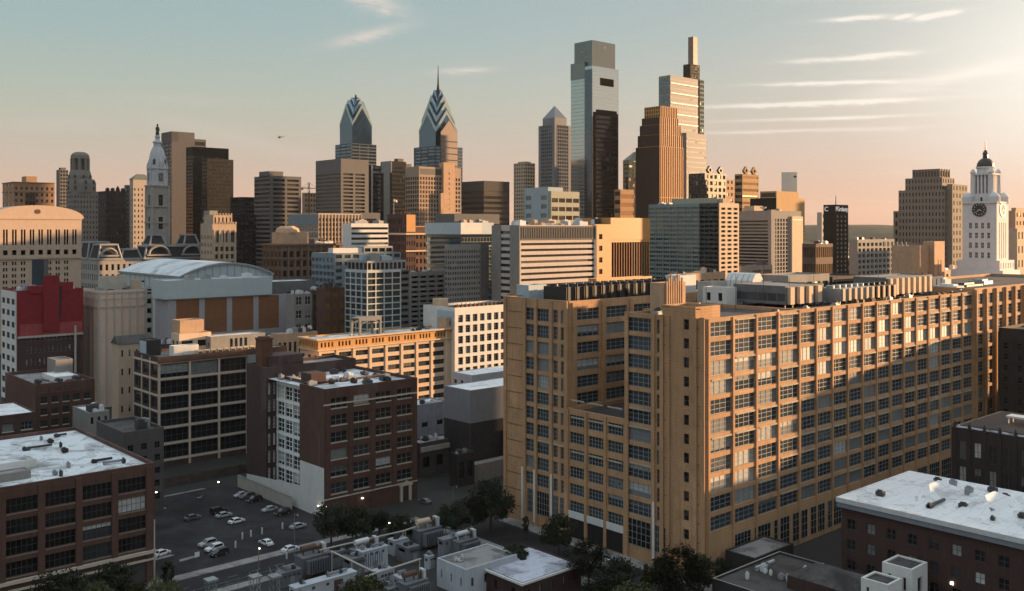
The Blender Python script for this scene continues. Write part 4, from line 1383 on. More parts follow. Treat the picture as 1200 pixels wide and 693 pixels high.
for k in range(12):
    y = (k + .5) * hl / 12
    ribs.box(-.16, -.01, y - .12, y + .12, hz - 14, hz - 1)
t.part('cladding_rib', ribs, grey_metal, kind='stuff')
t.part('roof', mb, [roofm('hall_roof', (0.56, 0.58, 0.60), (0.30, 0.30, 0.30), .5, .05), grey_metal])
t.done()
t = tower('exhibition_wing', 'long low wing of the exhibition hall with rust-brown brick panels between pale pilasters', 'exhibition wing', 180, 197, 335, 351, 440)
wh = t.h
t.block(0, 0, t.w, 15, 0, wh, wallm('wing_pale', (0.36, 0.34, 0.36), var=.12), None, par=0,
        N=FS(4, 1, .80, .96, um=2.4, zb=wh - 17, zt=.3, rec=.25, name='brick_panel', g='rust_panel', fm='frame_dark')) if wallm('rust_panel', (0.26, 0.115, 0.058), var=.3, streak=.3) else None
t.block(-2, -1.0, t.w - 8, 14, wh, wh + 8.6, wallm('hall_cladding', (0, 0, 0)), roof_white, par=.5, name='upper_wall')
t.block(t.w - 8, 2, t.w + 18, 20, 0, wh + 6, wallm('wing_grey', (0.16, 0.165, 0.17)), roof_white, par=.4, N=FS(1, 1, .4, .8, um=4, g='glass_dark', zb=2), name='end_block')
units(t, 0, 1, t.w - 9, 12, wh + 8.1, 5, 83, [grey_metal, pale_metal], 2, 5, (1, 2.4))
t.done()
# strip of roofs in front of the hall
for (lb, xl, xc, xr, yt, d, m, rf, sd) in (
        ('low dark roof with skylights in front of the exhibition wing, long and flat', 215, 225, 345, 407, 405, black_stone, roof_white, 91),
        ('low brick roofed block between the gabled house and the exhibition wing', 182, 190, 232, 404, 400, brown_brick, roof_dark, 92),
        ('low cream block with a small water tank near the end of the exhibition wing', 318, 325, 372, 392, 408, tan_pale, roof_white, 93)):
    t = tower('low_block', lb, 'building', xl, xc, xr, yt, d)
    t.block(0, 0, t.w, max(6, t.l), 0, t.h, m, rf, par=.5, N=FS(8, 3, .5, .4, g='glass_dark'))
    units(t, 1, 1, t.w - 1, max(5, t.l - 1), t.h - .5, 9, sd, [grey_metal, pale_metal, dark_metal, rust], 1, 3.4, (.8, 2.6))
    t.done()

# --- masonry hall tower far left, art deco tower, dark slabs
stone_h = wallm('hotel_stone', (0.40, 0.235, 0.14), var=.25, streak=.2)
t = simple('old_hotel', 'ornate tan stone hotel with a small roof pavilion, behind the courthouse', 'hotel', 3, 16, 64, 213, 1150, stone_h, N=FS(8, 18, .42, .5, zt=4, g='glass_brown'), E=FS(3, 18, .4, .5, g='glass_dark'),
           ph=[(.36, .62, .2, .6, 7.5)], trim=((1.0, 0, .9), (12, 11, .8)), fin=False)
t.block(t.w * .28, -1.2, t.w * .52, 0, 0, t.h - 13, wallm('hotel_brick', (.13, .075, .05)), None, N=FS(3, 15, .5, .5, g='glass_dark'), par=0, name='front_bay_or_reflection')
t.done()
simple('dark_slab_tower', 'plain dark grey slab behind the art deco tower', 'tower', 66, 70, 80, 199, 1250, grey_tower, N=FS(3, 34, .6, .5, g='glass_dark'), ph=[(.2, .8, .2, .8, 3)])
deco = wallm('deco_stone', (0.22, 0.20, 0.18), var=.2, streak=.25)
t = tower('art_deco_tower', 'grey stone art deco tower stepping up to a rounded open crown', 'tower', 78, 86, 115, 224, 960)
t.block(0, 0, t.w, t.l, 0, t.h, deco, roof_grey, par=1, N=FS(8, 22, .42, .5, zb=4, zt=3, g='glass_dark'), E=FS(4, 22, .4, .5, zb=4, zt=3, g='glass_dark'))
cxm, cym = t.w * .42, t.l * .5 + 1
r1 = 9.0
z1, z2, z3, z4 = t.h, zat(210, 970), zat(200, 970), zat(179, 970)
mb = MB()
mb.loft(cxm + 1.5, cym, [(13.5, z1 - 1), (13.5, z2 - 4), (12.0, z2)], 8, rot=pi / 8)
mb.loft(cxm, cym, [(11.0, z2 - 1), (11.0, z2 + 3), (9.4, z3), (8.2, z3 + .5)], 8, rot=pi / 8)
for k in range(8):
    a = pi / 8 + k * pi / 4
    mb.box(cxm + 7.6 * cos(a) - 1.2, cxm + 7.6 * cos(a) + 1.2, cym + 7.6 * sin(a) - 1.2, cym + 7.6 * sin(a) + 1.2, z3, z4 - 6)
mb.loft(cxm, cym, [(9.0, z4 - 6.2), (8.6, z4 - 2.5), (7.0, z4 - .5), (4.5, z4 + .8), (.5, z4 + 1.1)], 8, rot=pi / 8)
mb.loft(cxm, cym, [(4.2, z3), (4.2, z4 - 6)], 8, rot=pi / 8)
t.part('crown', mb, deco, label='rounded open crown')
mb = MB()
for k in range(8):
    a = k * pi / 4
    for q in range(3):
        rr_ = 12.6 if q < 2 else 10.4
        z = z1 + 2 + q * (z2 - z1) / 2.2
        p = (cxm + 1.5 * (q < 2) + rr_ * cos(a), cym + rr_ * sin(a))
        mb.box(p[0] - .8, p[0] + .8, p[1] - .8, p[1] + .8, z, z + 3)
t.part('crown_window', mb, dark_metal, kind='stuff')
t.done()
t = simple('mansard_block', 'dark block with a jagged mansard roofline between the art deco tower and the clock tower', 'building', 115, 124, 148, 224, 1060, black_stone, N=FS(8, 20, .4, .5, g='glass_dark'), E=FS(4, 20, .4, .5, g='glass_dark'), fin=False)
for k in range(4):
    mb = MB()
    x = t.w * (k + .15) / 4
    mb.loft(x + 2, 3, [(2.6, t.h), (2.2, t.h + 3), (.3, t.h + (6 if k == 2 else 4))], 4, rot=pi / 4)
    t.part('turret', mb, black_stone)
t.done()
simple('grey_slab', 'narrow pale grey slab left of the pyramid-roofed stone tower', 'tower', 146, 148, 158, 217, 1090, grey_tower, N=FS(3, 26, .5, .5, g='glass_brown'))
t = simple('pyramid_roof_tower', 'pale stone tower with a low green pyramid roof just left of the clock tower', 'tower', 152, 156, 177, 210, 1010, wallm('pnb_stone', (.44, .37, .31), var=.15), N=FS(5, 22, .34, .45, zb=2, zt=8, g='glass_dark'), E=FS(3, 22, .34, .45, zt=8, g='glass_dark'), fin=False)
mb = MB()
mb.prism([(-.8, -.8), (t.w + .8, -.8), (t.w + .8, t.l + .8), (-.8, t.l + .8)], t.h, t.h + 5.5, 0, [(t.w * .3, t.l * .4), (t.w * .7, t.l * .4), (t.w * .7, t.l * .6), (t.w * .3, t.l * .6)])
t.part('pyramid_roof', mb, plain('copper_green', (.10, .12, .10), .7))
t.done()

# --- city hall with its statue-topped clock tower
d_ = 970
p0 = P(115, 905)
t = T('city_hall', 'white stone city hall with mansard roofs and a clock tower topped by a statue', 'city hall', p0[0], p0[1])
ch_stone = wallm('city_hall_stone', (0.36, 0.33, 0.30), var=.25, streak=.35)
ch_white = wallm('city_hall_iron', (0.50, 0.52, 0.56), var=.2, streak=.3)
slate = plain('slate_roof', (.035, .036, .040), .8, spec=.1)
t.block(0, 0, 140, 60, 0, 52, ch_stone, roof_grey, par=.6, N=FS(26, 5, .45, .6, zb=3, zt=2, g='glass_dark', rec=.8), E=FS(10, 5, .45, .6, zb=3, zt=2, g='glass_dark', rec=.8))
mb = MB()
trim = MB()


def mansard(x0, y0, w, l, z, h, ins=3.0):
    mb.prism([(x0, y0), (x0 + w, y0), (x0 + w, y0 + l), (x0, y0 + l)], z, z + h, 0, [(x0 + ins, y0 + ins), (x0 + w - ins, y0 + ins), (x0 + w - ins, y0 + l - ins), (x0 + ins, y0 + l - ins)])
    e = .9
    trim.box(x0 - e, x0 + w + e, y0 - e, y0 + .1, z - .8, z + 1.0)
    trim.box(x0 - e, x0 + .1, y0, y0 + l, z - .8, z + 1.0)
    trim.box(x0 + ins - e, x0 + w - ins + e, y0 + ins - e, y0 + l - ins + e, z + h, z + h + 1.5)
    for cx_, cy_, tx, ty in ((x0, y0, x0 + ins, y0 + ins), (x0 + w, y0, x0 + w - ins, y0 + ins), (x0, y0 + l, x0 + ins, y0 + l - ins)):
        trim.tube((cx_, cy_, z), (tx, ty, z + h), .9, .9, 5)


def dormer(x0, y, w, z, h):
    for k in range(10):
        a0, a1 = pi * k / 10, pi * (k + 1) / 10
        trim.tube((x0 + w / 2 - w / 2 * cos(a0), y, z + h * sin(a0)), (x0 + w / 2 - w / 2 * cos(a1), y, z + h * sin(a1)), 1.1, 1.1, 5)
    trim.box(x0 - 2, x0 + w + 2, y - .6, y + .6, z - 1.6, z)


mansard(0, 0, 22, 24, 53, 13)
mansard(22, 2, 20, 20, 53, 8)
mansard(42, -4, 58, 26, 53, 11)
mansard(48, -2, 16, 18, 66, 9)
mansard(82, -2, 16, 18, 66, 9)
mansard(100, 2, 20, 20, 53, 8)
mansard(118, 0, 22, 24, 53, 13)
dormer(46, -5.2, 20, 57, 8)
dormer(80, -5.2, 20, 57, 8)
mansard(0, 30, 24, 24, 53, 15)
dormer(3, -1.0, 14, 57, 6)
dormer(121, -1.0, 14, 57, 6)
t.part('mansard_roof', mb, slate)
t.part('roof_trim', trim, wallm('trim_stone', (.34, .335, .34), var=.2))
tx, ty = P(184.5, d_ + 6)
tx, ty = tx - t.x, ty - t.y
zt_ = lambda y: zat(y, d_)
a = 8.6
t.block(tx - a, ty - a, tx + a, ty + a, 52, zt_(219), ch_stone, None, par=0, name='tower_shaft',
        N=FS(1, 3, .26, .55, zb=2, zt=3, g='glass_dark', rec=1.2, bars=(2, 3), fr=.4, pier=(3.2, .6)), E=FS(1, 3, .26, .55, zb=2, zt=3, g='glass_dark', rec=1.2, bars=(2, 3), fr=.4, pier=(3.2, .6)))
mb = MB()
for z in (219, 243, 262):
    mb.box(tx - a - 1.1, tx + a + 1.1, ty - a - 1.1, ty + a + 1.1, zt_(z), zt_(z) + 1.6)
for sx in (-1, 1):
    for sy in (-1, 1):
        mb.loft(tx + sx * (a - .6), ty + sy * (a - .6), [(1.7, 54), (1.7, zt_(222)), (1.2, zt_(219))], 8)
t.part('cornice', mb, ch_stone)
mb = MB()
r8 = a * 1.06
mb.loft(tx, ty, [(r8 * 1.05, zt_(217.2)), (r8, zt_(216)), (r8, zt_(199)), (r8 * 1.16, zt_(198)), (r8 * 1.16, zt_(196.6)), (r8 * .95, zt_(196))], 8, rot=pi / 8)
for k in range(8):
    an = pi / 8 + k * pi / 4
    mb.loft(tx + r8 * 1.0 * cos(an), ty + r8 * 1.0 * sin(an), [(1.2, zt_(217)), (1.0, zt_(199)), (1.5, zt_(197)), (.9, zt_(192)), (.1, zt_(190))], 8)
t.part('clock_stage', mb, ch_white)
for k, (ux_, uy_) in enumerate(((0, -1), (-1, 0))):
    mb = MB()
    rr_ = r8 * cos(pi / 8) + .15
    ring = [(4.1 * cos(2 * pi * i / 24), 4.1 * sin(2 * pi * i / 24)) for i in range(24)]
    q = lambda u, v, o: (tx + (u if ux_ == 0 else ux_ * (rr_ + o)), ty + (u if uy_ == 0 else uy_ * (rr_ + o)), zt_(207.8) + v)
    mb.poly([q(u, v, .1) for u, v in (ring if k == 0 else [(-u, v) for u, v in ring])], 0)
    for i in range(24):
        (u0, v0), (u1, v1) = ring[i], ring[(i + 1) % 24]
        mb.poly([q(u0, v0, .25), q(u1, v1, .25), q(u1 * 1.2, v1 * 1.2, .25), q(u0 * 1.2, v0 * 1.2, .25)], 1)
    for an, ln in ((2.2, 3.4), (.4, 2.4)):
        mb.poly([q(-.25 * sin(an), .25 * cos(an), .3), q(.25 * sin(an), -.25 * cos(an), .3), q(ln * cos(an), ln * sin(an), .3)], 1)
    t.part('clock_face', mb, [plain('clock_dial', (.12, .11, .09), .5), plain('clock_rim', (.30, .30, .31), .5)])
mb = MB()
mb.loft(tx, ty, [(r8 * .98, zt_(196.2)), (r8 * .93, zt_(190)), (r8 * .84, zt_(183)), (r8 * .70, zt_(177)), (r8 * .52, zt_(172.4))], 8, rot=pi / 8)
mb.loft(tx, ty, [(r8 * .44, zt_(172.6)), (r8 * .40, zt_(168)), (r8 * .52, zt_(167)), (r8 * .5, zt_(165.5)), (r8 * .26, zt_(164)), (r8 * .22, zt_(161.5)), (r8 * .30, zt_(160.5)), (r8 * .26, zt_(158.6)), (1.2, zt_(157.6))], 8, rot=pi / 8)
for k in range(4):
    an = k * pi / 2
    mb.loft(tx + r8 * .82 * cos(an), ty + r8 * .82 * sin(an), [(2.0, zt_(196)), (2.0, zt_(189)), (1.2, zt_(186)), (.1, zt_(184))], 8)
t.part('dome', mb, ch_white)
mb = MB()
for k in range(8):
    an = k * pi / 4
    p = (tx + r8 * .85 * cos(an), ty + r8 * .85 * sin(an))
    mb.loft(p[0], p[1], [(1.35, zt_(192.5)), (1.35, zt_(187.5)), (.3, zt_(186))], 8)
t.part('dome_window', mb, dark_metal)
mb = MB()
zb = zt_(157.8)
mb.loft(tx, ty, [(1.9, zb), (1.8, zb + 2.2), (1.5, zb + 4.5), (1.7, zb + 6.4), (1.9, zb + 7.6), (.8, zb + 8.6), (.7, zb + 8.9)], 10)
mb.loft(tx, ty, [(.5, zb + 8.8), (.85, zb + 9.3), (.85, zb + 10.2), (1.3, zb + 10.3), (1.2, zb + 10.5), (.7, zb + 10.6), (.6, zb + 11.2)], 10)
mb.tube((tx - 1.2, ty, zb + 7.2), (tx - 2.4, ty - 1.6, zb + 5.4), .55, .4)
mb.tube((tx + 1.2, ty, zb + 7.2), (tx + 1.9, ty - .8, zb + 4.6), .55, .45)
t.part('statue', mb, plain('bronze_dark', (.035, .035, .030), .5), label='dark bronze statue in a broad hat')
t.done()

# --- towers right of the clock tower
t = tower('concrete_slab_tower', 'tall grey-mauve concrete slab just behind the clock tower', 'tower', 189, 201, 228, 154, 1160)
t.block(0, 0, t.w, t.l, 0, t.h, wallm('mauve_concrete', (.105, .10, .105), var=.1), roof_grey, par=1, E=FS(3, 40, .8, .5, zt=14, g='glass_dark'), N=FS(14, 40, .4, .6, zt=35, um2=t.w * .8, g='glass_dark', skip=lambda i, j: i > 0))
t.block(t.w, 3, t.w + 16, t.l, 0, zat(161, 1160), wallm('mauve_concrete', (0, 0, 0)), roof_dark, par=1, N=FS(1, 1, .8, .5, zb=zat(171, 1160), zt=1, g='glass_dark'), name='rear_wing')
mb = MB()
mb.box(0.5, t.w * .3, -.06, -.01, t.h - 12, t.h - 1.2)
mb.box(-.06, -.01, 1, t.l - 1, t.h - 12, t.h - .5)
t.part('plant_louver', mb, dark_metal)
t.done()
t = tower('bronze_tower', 'dark bronze twin slab tower, the front slab lower, right of the concrete slab', 'tower', 218, 226, 268, 172, 1100)
t.block(0, 0, t.w, t.l, 0, t.h, bronze, roof_dark, par=1, N=FS(16, 42, .66, .6, zt=10, zb=2, g='glass_brown', rec=.2), E=FS(6, 42, .7, .6, zt=10, g='glass_brown', rec=.2))
c = P(243, 1060)
c = (c[0] - t.x, c[1] - t.y)
x1 = wx(P(243, 1060), 273.5)
t.block(c[0], c[1], c[0] + x1, min(-.1, c[1] + 14), 0, zat(186, 1060), bronze, roof_dark, par=1, N=FS(14, 38, .66, .6, zb=2, zt=2, g='glass_brown', rec=.2), E=FS(5, 38, .7, .6, zt=2, g='glass_brown', rec=.2), name='front_slab')
t.done()
simple('black_tower', 'narrow black glass tower with a stepped top left of the banded grey tower', 'tower', 270, 283, 300, 231, 1000, black_clad, N=FS(6, 26, .7, .6, g='glass_deep'), E=FS(5, 26, .7, .6, g='glass_deep'), roof=roof_dark, ph=[(.0, .5, .3, .9, -5)])
simple('black_low_tower', 'low black block filling the gap behind the gothic stone tower', 'building', 236, 262, 300, 252, 900, black_clad, N=FS(8, 18, .7, .5, g='glass_deep'), E=FS(6, 18, .7, .5, g='glass_deep'), roof=roof_dark)
simple('banded_tower', 'grey concrete tower with strong horizontal window bands and a centre rooftop block', 'tower', 298, 317, 353, 206, 900, grey_tower, N=FS(2, 31, .84, .52, um=1.5, zt=2, g='glass_brown', rec=.9, bars=(10, 1)), E=FS(1, 31, .95, .52, zt=2, g='glass_brown', rec=.9, bars=(12, 1)), ph=[(.0, .46, .1, .7, 4.4)])
t = simple('unfinished_tower', 'small pale tower under a construction crane', 'tower', 354, 357, 370, 226, 1200, wallm('raw_conc', (.42, .27, .18)), N=FS(4, 20, .6, .5, g='glass_brown'), fin=True)
c = P(362, 1150)
t = T('tower_crane', 'construction crane standing up behind the small pale tower', 'crane', c[0], c[1])
z0, zt0 = 60, zat(214, 1150)
mb = MB()
for k in range(9):
    za, zb = z0 + (zt0 - z0) * k / 9, z0 + (zt0 - z0) * (k + 1) / 9
    for sx in (-1, 1):
        mb.tube((sx, 0, za), (sx, 0, zb), .35, .35, 4)
    mb.tube((-1, 0, za), (1, 0, zb), .25, .25, 4)
mb.box(-1.4, 1.4, -1.4, 1.4, 0, z0)
t.part('mast', mb, rust)
mb = MB()
zj = zat(221, 1150)
mb.tube((-11, 0, zj), (13, 0, zj), .45, .3, 4)
mb.tube((-11, 0, zj + 1.4), (13, 0, zj), .3, .2, 4)
mb.tube((0, 0, zt0), (12, 0, zj), .15, .15, 4)
mb.tube((0, 0, zt0), (-10, 0, zj), .15, .15, 4)
mb.box(-11, -8, -1, 1, zj - 2, zj)
t.part('jib', mb, rust)
t.done()
simple('striped_office_tower', 'wide grey office tower with fine horizontal bands, in front of the blunt blue glass spire', 'office tower', 370, 399.5, 432, 186, 850, wallm('taupe_concrete', (.155, .145, .14), var=.1),
       N=FS(2, 40, .82, .56, um=1.4, um2=3, zt=12, g='glass_brown', rec=.9, bars=(12, 1)), E=FS(1, 40, .98, .5, zt=12, g='glass_brown', rec=.5, bars=(24, 1)), fin=True)
t = tower('black_box_tower', 'black glass tower with one pale vertical stripe left of the grey fin tower', 'tower', 430, 434, 452, 194, 960)
t.block(0, 0, t.w, t.l + 8, 0, t.h, black_clad, roof_dark, par=1, N=FS(8, 34, .8, .6, g='glass_deep', rec=.15))
mb = MB()
mb.box(t.w * .05, t.w * .15, -.5, -.01, 0, t.h)
t.part('stripe', mb, pale_conc)
t.done()
t = tower('fin_tower', 'black tower with a pale grey flared fin wall on its left side', 'tower', 446, 459, 476, 189, 930)
t.block(0, 0, t.w, t.l, 0, t.h, black_clad, roof_dark, par=1, N=FS(10, 34, .8, .6, zt=4, g='glass_deep', rec=.15), E=None)
mb = MB()
mb.box(-.8, -.01, -.4, t.l * .86, t.h - 11, t.h + .2)
mb.box(-.8, -.01, t.l * .12, t.l * .66, 0, t.h - 11)
t.part('fin_wall', mb, wallm('fin_concrete', (.29, .28, .26)))
mb = MB()
mb.box(t.w * .5, t.w * .9, 2, 8, t.h - 1, t.h + 3)
mb.box(t.w * .9, t.w * 1.5, 3, 9, t.h - 6, t.h - 1.5)
t.part('penthouse', mb, dark_metal)
t.done()
c = P(461.5, 700)
t = T('flagpole', 'white flagpole with a flag in front of the black fin tower', 'flagpole', c[0], c[1])
mb = MB()
mb.tube((0, 0, 0), (0, 0, zat(233, 700)), .45, .22, 6)
t.part('pole', mb, pale_conc)
mb = MB()
zf = zat(233.5, 700)
for k in range(5):
    x0_, x1_ = k * .6, (k + 1) * .6
    y0_, y1_ = .2 * sin(k * 1.3), .2 * sin((k + 1) * 1.3)
    mb.poly([(x0_, y0_, zf - 1.5 - .2 * k), (x1_, y1_, zf - 1.5 - .2 * (k + 1)), (x1_, y1_, zf - .15 * (k + 1)), (x0_, y0_, zf - .15 * k)])
    mb.poly([(x0_, y0_ + .05, zf - .15 * k), (x1_, y1_ + .05, zf - .15 * (k + 1)), (x1_, y1_ + .05, zf - 1.5 - .2 * (k + 1)), (x0_, y0_ + .05, zf - 1.5 - .2 * k)])
t.part('flag', mb, white_paint)
t.done()
t = tower('grid_tower', 'concrete grid tower with painted gold reflections and a tan blank shaft, before the needle spire', 'office tower', 475, 491, 540, 195, 900)
t.block(0, 0, t.w, t.l, 0, t.h, wallm('grid_tan', (.36, .265, .20), var=.12), roof_grey, par=1,
        N=FS(15, 31, .62, .66, zt=9, um=.4, g='glass_gold', rec=.8, name='window', altg=lambda i, j: 'glass_gold' if i < 4 and j > 13 else 'glass_brown'), E=FS(6, 31, .7, .66, zt=9, g='glass_deep', rec=.8))  # gold reflection put into the colour of the upper left panes
x0_ = wx((t.x, t.y), 514)
x1_ = wx((t.x, t.y), 531)
t.block(x0_ + 4, -2.5, x1_, 4, 0, zat(190, 912), tan_pale, None, N=FS(3, 24, .22, .5, zt=8, zb=20, g='glass_brown', skip=lambda i, j: i != 1), par=0, name='blank_shaft')
t.block(x0_, -3.5, x0_ + 10, 0, 0, zat(226, 905), tan_pale, None, par=0, name='low_shaft')
mb = MB()
mb.box(1, x0_ + 3, -.05, -.01, t.h - 7.5, t.h - 2)
t.part('plant_louver', mb, dark_metal)
t.done()


# --- the two blue glass spires
def spire_tower(name, label, pxc, d, a, ysh, tiers, yap, ytip, gl, pale, seed):
    """square glass shaft with notched corners; the crown is a stack of crossed gables. tiers: (half-width in pixels, eave y, apex y)"""
    m = d / F / 1.02
    cc = P(pxc, d + a * .7)
    t = T(name, label, 'skyscraper', cc[0] - a / 2, cc[1] - a / 2)
    zs = zat(ysh, d)
    t.block(0, 0, a, a, 0, zs, pale, roof_grey, par=.5, N=FS(3, 44, .92, .62, g=gl, rec=.25), E=FS(3, 44, .92, .62, g=gl, rec=.25))
    h_ = a / 2
    dark, lite = MB(), MB()

    def cross(mb, s, z0, ze, za, k=.0):
        for ax in (0, 1):
            pts = [(-s, z0), (s, z0), (s, ze), (0, za), (-s, ze)]
            L = s + .06
            n = len(mb.v)
            for q in (-L, L):
                for u, z in pts:
                    mb.v.append((h_ + q, h_ + u, z) if ax == 0 else (h_ + u, h_ + q, z))
            for i in range(5):
                j = (i + 1) % 5
                mb.f.append((n + i, n + j, n + 5 + j, n + 5 + i))
                mb.m.append(0)
            mb.f.append(tuple(n + i for i in range(5)))
            mb.f.append(tuple(n + 5 + i for i in reversed(range(5))))
            mb.m += [0, 0]
    zp = zs - .5
    for i, (hwp, ye, ya) in enumerate(tiers):
        s = hwp * m / 1.412
        ze, za = zat(ye, d), zat(ya, d)
        cross(dark, s, zp, ze, za)
        # pale chevron band along each gable edge
        b = 4.2 if i < len(tiers) - 1 else 1.6
        for ax in (0, 1):
            for sg in (-1, 1):
                for q0 in (-1, 1):
                    o = s * 1.012 + .15
                    pts = [(q0 * s * 1.01, ze - b), (q0 * s * 1.01, ze + .3), (0, za + .3), (0, za - b * 1.4)]
                    n = len(lite.v)
                    for dd in (o, o - 1.0):
                        for u, z in pts:
                            lite.v.append((h_ + sg * dd, h_ + u, z) if ax == 0 else (h_ + u, h_ + sg * dd, z))
                    for f in ((0, 1, 2, 3), (7, 6, 5, 4), (0, 4, 5, 1), (1, 5, 6, 2), (2, 6, 7, 3), (3, 7, 4, 0)):
                        lite.f.append(tuple(n + k for k in f))
                        lite.m.append(0)
        zp = ze - 6
    t.part('crown', dark, MATS[gl], label='stacked gables of dark blue glass')
    t.part('crown_band', lite, pale_glass, label='pale chevron bands')
    mb = MB()
    za = zat(yap, d)
    mb.loft(h_, h_, [(4.2 * m, za - 8), (2.0 * m, za), (1.1 * m, za + 8), (.7 * m, za + (zat(ytip, d) - za) * .6), (.25 * m, zat(ytip, d))], 8)
    t.part('spire', mb, plain('spire_metal', (.05, .055, .06), .7, spec=.2))
    return t


glassm('glass_navy', (0.09, 0.15, 0.21), rough=.09, blind=.1, metal=.85, bcol=(.06, .09, .11), dirt=.1, wob=.15)
pale_glass = plain('pale_teal_glass', (.34, .42, .42), .2, .5)
t = spire_tower('glass_spire_tower', 'tall blue glass skyscraper with chevron gables narrowing to a needle spire', 513.5, 1235, 45.5, 171,
                [(23.4, 150, 127), (20.2, 138, 117.5), (15.5, 126.5, 109), (9.4, 116, 102)], 101, 72, 'glass_navy', wallm('spire_cladding', (.075, .095, .115), rough=.5, spec=.2), 1)
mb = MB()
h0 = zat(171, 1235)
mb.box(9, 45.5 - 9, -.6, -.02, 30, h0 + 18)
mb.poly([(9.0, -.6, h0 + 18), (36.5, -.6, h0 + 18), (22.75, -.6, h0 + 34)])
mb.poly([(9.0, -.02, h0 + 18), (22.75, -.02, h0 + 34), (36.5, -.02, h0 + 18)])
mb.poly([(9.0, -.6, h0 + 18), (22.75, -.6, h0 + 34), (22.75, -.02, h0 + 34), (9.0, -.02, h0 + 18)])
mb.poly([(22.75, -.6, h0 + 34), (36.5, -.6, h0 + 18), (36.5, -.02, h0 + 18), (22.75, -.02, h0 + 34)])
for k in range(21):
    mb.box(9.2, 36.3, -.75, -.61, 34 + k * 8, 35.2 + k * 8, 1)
t.part('front_bay_or_reflection', mb, [plain('warm_reflection_paint', (.21, .165, .14), .4, .3), MATS['glass_deep']], label='flat gabled sheet painted as a warm reflection')  # warm reflection on the glass, put into the sheet's colour
t.done()
t = spire_tower('blunt_glass_spire', 'blue-green glass skyscraper with a blunt gabled crown, left of the needle spire tower', 417, 1285, 40.0, 168,
                [(19.7, 143, 120), (15.6, 130, 115), (9.0, 121.5, 111.5)], 115, 110, 'glass_navy', wallm('spire_cladding', (0, 0, 0)), 2)
t.done()

# --- between the spires and the tall glass tower
simple('dark_flat_tower', 'squat dark office tower with a plain grey top band', 'office tower', 541, 567, 597, 212, 1000, wallm('dark_taupe', (.06, .056, .055), var=.1), N=FS(1, 22, .98, .55, zt=9, g='glass_brown', rec=.6, bars=(14, 1)), E=FS(1, 22, .98, .55, zt=9, g='glass_brown', rec=.6, bars=(14, 1)))
simple('slim_tower', 'slim tan tower with balconies, its right side lit orange', 'tower', 602, 615.5, 627, 191, 1150, warm_conc, N=FS(4, 36, .7, .5, g='glass_brown', rec=.8), E=FS(5, 36, .55, .5, g='glass_brown', rec=.8), ph=[(.2, .8, .2, .8, 2)])
t = tower('pyramid_top_tower', 'dark blue glass tower with pale ribs and a pyramid roof', 'skyscraper', 631, 650, 669, 146, 1270)
t.block(0, 0, t.w, t.l, 0, t.h, wallm('rib_grey', (.22, .225, .235), var=.1), roof_grey, par=.5, N=FS(6, 46, .74, .66, um=5, g='glass_tower', rec=.3, pier=(.6, .4)), E=FS(6, 46, .74, .66, um=5, g='glass_deep', rec=.3, pier=(.5, .4)))
mb = MB()
q = .13
mb.box(t.w * q, t.w * (1 - q), t.l * q, t.l * (1 - q), t.h - .5, t.h + 10)
mb.prism([(t.w * q, t.l * q), (t.w * (1 - q), t.l * q), (t.w * (1 - q), t.l * (1 - q)), (t.w * q, t.l * (1 - q))], t.h + 10, t.h + 27, 1, [(t.w * .49, t.l * .49), (t.w * .51, t.l * .49), (t.w * .51, t.l * .51), (t.w * .49, t.l * .51)])
t.part('pyramid_roof', mb, [wallm('rib_grey', (0, 0, 0)), plain('pyramid_glass', (.16, .17, .18), .25, .5)])
t.done()
t = tower('pale_blue_block', 'pale blue-grey stepped office block at the foot of the pyramid-topped tower', 'office block', 615, 646, 679, 224, 800)
pb = wallm('powder_blue', (.36, .43, .46), var=.1)
t.block(0, 0, t.w, t.l * .55, 0, t.h, wallm('sage_panel', (.36, .36, .29), var=.1), roof_grey, par=.8, N=FS(4, 15, .86, .5, zt=4, g='glass_brown', bars=(6, 1)), E=None)
t.block(-.5, t.l * .1, t.w * .5, t.l, 0, t.h + 3.4, pb, roof_grey, par=.8, E=FS(3, 15, .72, .48, zt=5, um=.5, g='glass_deep', skip=lambda i, j: i == 1), name='blue_wing')
t.done()

# --- the tallest glass tower
t = tower('tall_glass_tower', 'very tall pale mirror-glass tower with a recessed grey glass crown', 'skyscraper', 669, 694, 725, 77, 1143)
gw = plain('joint_white', (.50, .50, .50), .4)
sky_wall = MATS['glass_sky']
t.block(0, 0, t.w, t.l, 0, t.h, sky_wall, None, par=0, N=None, E=None)
mb = MB()
for k in range(56):
    z = 20 + k * (t.h - 24) / 56
    mb.box(-.10, t.w - .1, -.10, -.005, z, z + .35)
    mb.box(-.10, -.005, 0, t.l - .1, z, z + .35)
t.part('floor_joint', mb, wallm('joint_grey', (.38, .43, .45)), kind='stuff')
mb = MB()
mb.box(-.5, -.11, 0.2, t.l * .34, 0, t.h - 4)
t.part('corner_notch', mb, MATS['glass_deep'], label='dark blue notched corner')
mb = MB()
mb.box(t.w * .30, t.w * .80, -.4, -.12, t.h - 22, t.h - 13)
t.part('sky_opening', mb, wallm('matt_black', (.012, .012, .012), spec=.0))
zc0 = zat(47.5, 1150)
glassm('glass_crown', (.17, .19, .19), rough=.14, blind=.01, metal=.7, dirt=.05)
t.block(3, 3, t.w - 3, t.l - 3, t.h, zc0, MATS['glass_crown'], None, N=FS(10, 12, .86, .8, g='glass_crown', rec=.1), E=FS(8, 12, .86, .8, g='glass_crown', rec=.1), par=0, name='crown')
t.block(-.3, t.l * .34, 4, t.l + .2, t.h - 14, t.h + 6, MATS['glass_crown'], None, par=0, name='crown_shoulder')
t.done()
